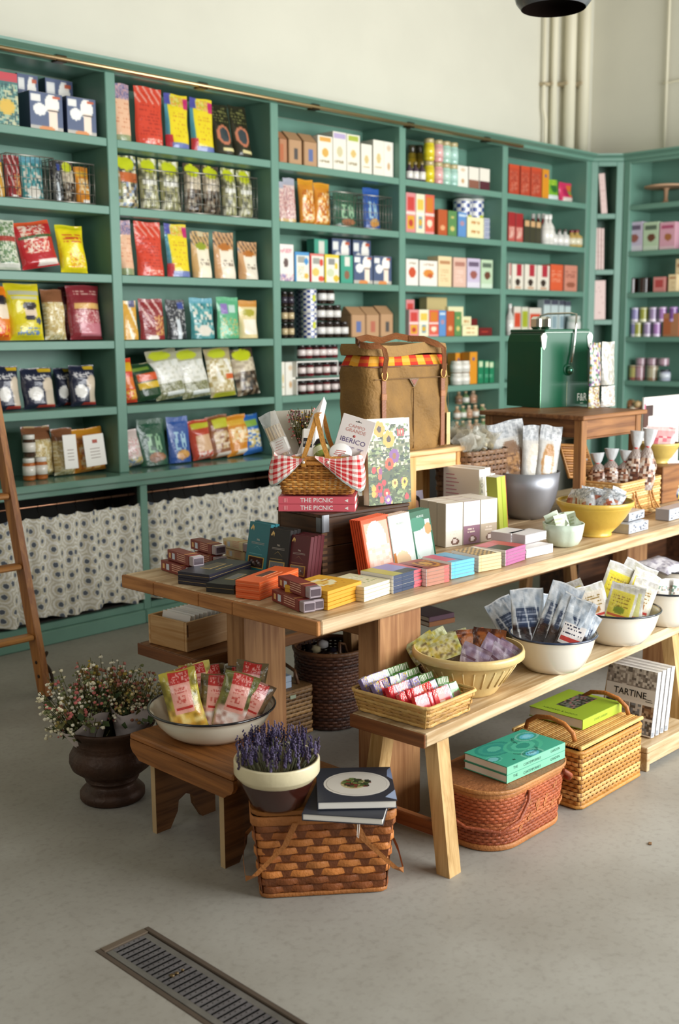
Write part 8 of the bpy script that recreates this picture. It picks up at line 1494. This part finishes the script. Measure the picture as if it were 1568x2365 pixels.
for k in range(60): a = rg.uniform(0, 6.28); q = Rr*.8*math.sqrt(rg.random()); m.ball((q*math.cos(a), q*math.sin(a), zr*.82+rg.uniform(-.03, .03)), rg.uniform(.018, .035), ['a82a24', '2a1c1a', 'c9b890', 'd8d4d0', '3a2a24', '54382c', '2a2430', 'b8a070', '1e1614'][k % 9], 7, .7)
m.build('cloth_scraps', CLOTH, BB, kind='stuff')
# ------------------------------------------------------------------ ladder, lamp, pipes
LAD = wood('ladder_oak', '8a5426', 'b3783c', 'Z', .9, .45, .4); LAX = wood('ladder_rung', '955e2c', 'bd8548', 'X', .9, .45, .4)
fo = gp(118, 1612, 0); fx, fy = fo[0]-.01, fo[1]; ty, tz = YS-.045, ZT+.012
LD = thing('library_ladder', 'oak library ladder leaning on the brass rail at the left edge', 'ladder', (fx, fy, .002)); wl = .44; sl = (ty-.07-fy)/tz
for x in (-.03, -wl):
    V = []
    for z in (.02, tz-.05):
        y = sl*z
        for dx, dy in ((0, -.035), (.03, -.035), (.03, .035), (0, .035)): V.append((x+dx, y+dy, z))
    MB().add(V, [(0, 1, 5, 4), (1, 2, 6, 5), (2, 3, 7, 6), (3, 0, 4, 7), (3, 2, 1, 0), (4, 5, 6, 7)]).build('stile', LAD, LD)
    MB().box((x+.002, -.03, 0), (x+.028, .03, .0195), '2a2420', .003).build('foot', MATTE, LD)
    k_ = MB(); k_.tube([(x+.015, sl*(tz-.1), tz-.1), (x+.015, ty-fy-.02, tz+.02), (x+.015, ty-fy, tz+.016)], .006, '3a2c20', 6); k_.build('rail_hook', BRASS, LD)
rz_ = []
for yp_, xx in ((1475, 60), (1300, 40), (1147, 25)):
    for z in np.linspace(.05, 2.5, 400):
        d = ray(xx, yp_); Y = fy+sl*z-.0; q = np.array([0, 0, CAMH])+d*(Y/d[1])
        if q[2] <= z: rz_.append(z); break
stp = (rz_[-1]-rz_[0])/(len(rz_)-1)
for k in range(9):
    z = rz_[0]+stp*k
    if z < tz-.15: y = sl*z; MB().box((-wl+.031, y-.03, z-.012), (-.031, y+.03, z+.012), ch=.007).build('rung', LAX, LD)
for z in (.1, .16): MB().lathe([(.008, 0), (.008, .003), (.004, .005)], '2a1c12', 10, Matrix.Translation((-.029-.0012, sl*z-.0, z)) @ Matrix.Rotation(-math.pi/2, 4, 'Y')).build('bolt', MATTE, LD)
w_ = MB(); wc = (.02, .06, .075); 
w_.tube([(wc[0], wc[1]+.062*math.cos(a), wc[2]+.062*math.sin(a)) for a in np.linspace(0, 6.28, 25)[:-1]], .008, '3a2a1c', 6, closed=True)
for k in range(8): a = k*math.pi/4; w_.tube([(wc[0], wc[1], wc[2]), (wc[0], wc[1]+.06*math.cos(a), wc[2]+.06*math.sin(a))], .004, '4a3624', 5)
w_.lathe([(.014, -.012), (.014, .012)], '4a3624', 12, Matrix.Translation(wc) @ Matrix.Rotation(math.pi/2, 4, 'Y')); w_.build('wheel', MATTE, LD)
MB().tube([(.012, .02, .2), (.016, .06, .16), (wc[0], wc[1], wc[2])], .008, '3a2a1c', 6).build('wheel_bracket', MATTE, LD)
# pendant
q = yp(1278, 20, 2.75); rl = 74*mpp(q); PL = thing('pendant_lamp', 'dark metal pendant lamp hanging at the top edge', 'lamp', tuple(q))
MB().lathe([(rl, 0), (rl*1.16, rl*.2), (rl*1.25, rl*.5), (rl*1.2, rl*.85), (rl*.95, rl*1.2), (rl*.5, rl*1.5), (rl*.2, rl*1.6), (rl*.2, rl*1.58), (rl*.48, rl*1.47), (rl*.92, rl*1.18), (rl*1.17, rl*.84), (rl*1.22, rl*.5), (rl*1.13, rl*.2), (rl*.98, .0)], ['4d5054']*6+['1a120e']*7, 48, cap=False).build('shade', mat('lamp_metal', .35, coat=.2, vary=.15), PL)
m = MB(); m.ball((0, 0, rl*.9), rl*.35, 'd8d2c4', 14); m.build('bulb', GLOSS, PL); MB().lathe([(rl*.14, rl*1.1), (rl*.2, rl*1.25), (rl*.2, rl*1.75), (rl*.05, rl*1.8)], '2a2a2c', 16).build('socket', GLOSS, PL)
MB().tube([(0, 0, rl*1.78), (0, 0, 5.2-q[2])], .005, '1e1e20', 6).build('cord', MATTE, PL)
# pipes on the plaster
PW_ = mat('cream_paint', .5, base='e6dfc6')
for k, (px, w, d) in enumerate(((1262, 8, 'thinnest cream conduit on the long wall'), (1279, 14, 'slim cream pipe beside the thin conduit'), (1316, 26, 'thick cream pipe on the long wall'), (1349, 24, 'thick cream pipe beside the room corner'))):
    Yp = YWALL-.09 if w > 20 else YWALL-.05; p = yp(px, 200, Yp); r = w/2*mpp(p)
    t = thing('wall_pipe', d, 'pipe', (p[0], Yp, 2.2))
    if k == 0: MB().tube([(-.02, .01, 3.0), (-.02, .01, 1.13), (0, 0, 1.03), (0, 0, .775)], r, 'e4dcc4', 8).build('tube', PW_, t)
    else: MB().tube([(0, 0, 3.0), (0, 0, .775)], r, 'e4dcc4', 16).build('tube', PW_, t)
    zb = hz(np.array([p[0], Yp, 0]), px, 194)-2.2
    MB().box((-r-.02, -.01, zb-.012), (r+.02, YWALL-Yp-.001, zb+.012), 'b8a888', .003).build('bracket', MATTE, t)
p = xp(1539, 200, XWALL-.03); t = thing('wall_pipe', 'thin cream conduit on the right wall', 'pipe', (XWALL-.03, p[1], 2.2)); MB().tube([(0, 0, 3.0), (0, 0, .775)], .011, 'e4dcc4', 8).build('tube', PW_, t)
zb = hz(np.array([XWALL-.03, p[1], 0]), 1539, 192)-2.2; MB().tube([(0, .03, zb), (0, 0, zb), (0, -.5, zb+.015)], .008, 'c9bb9c', 8).build('branch', PW_, t)
o = MB().box((0, 0, 0), (.018, .01, .003), '7a5a3a', .001).build('wood_chip', MATTE); g_ = gp(1505, 1953, 0); o.location = (g_[0], g_[1], LIFT); o.rotation_euler = (0, 0, .5); tag(o, 'tiny brown wood chip lying on the concrete floor', 'chip')
finish_labels()
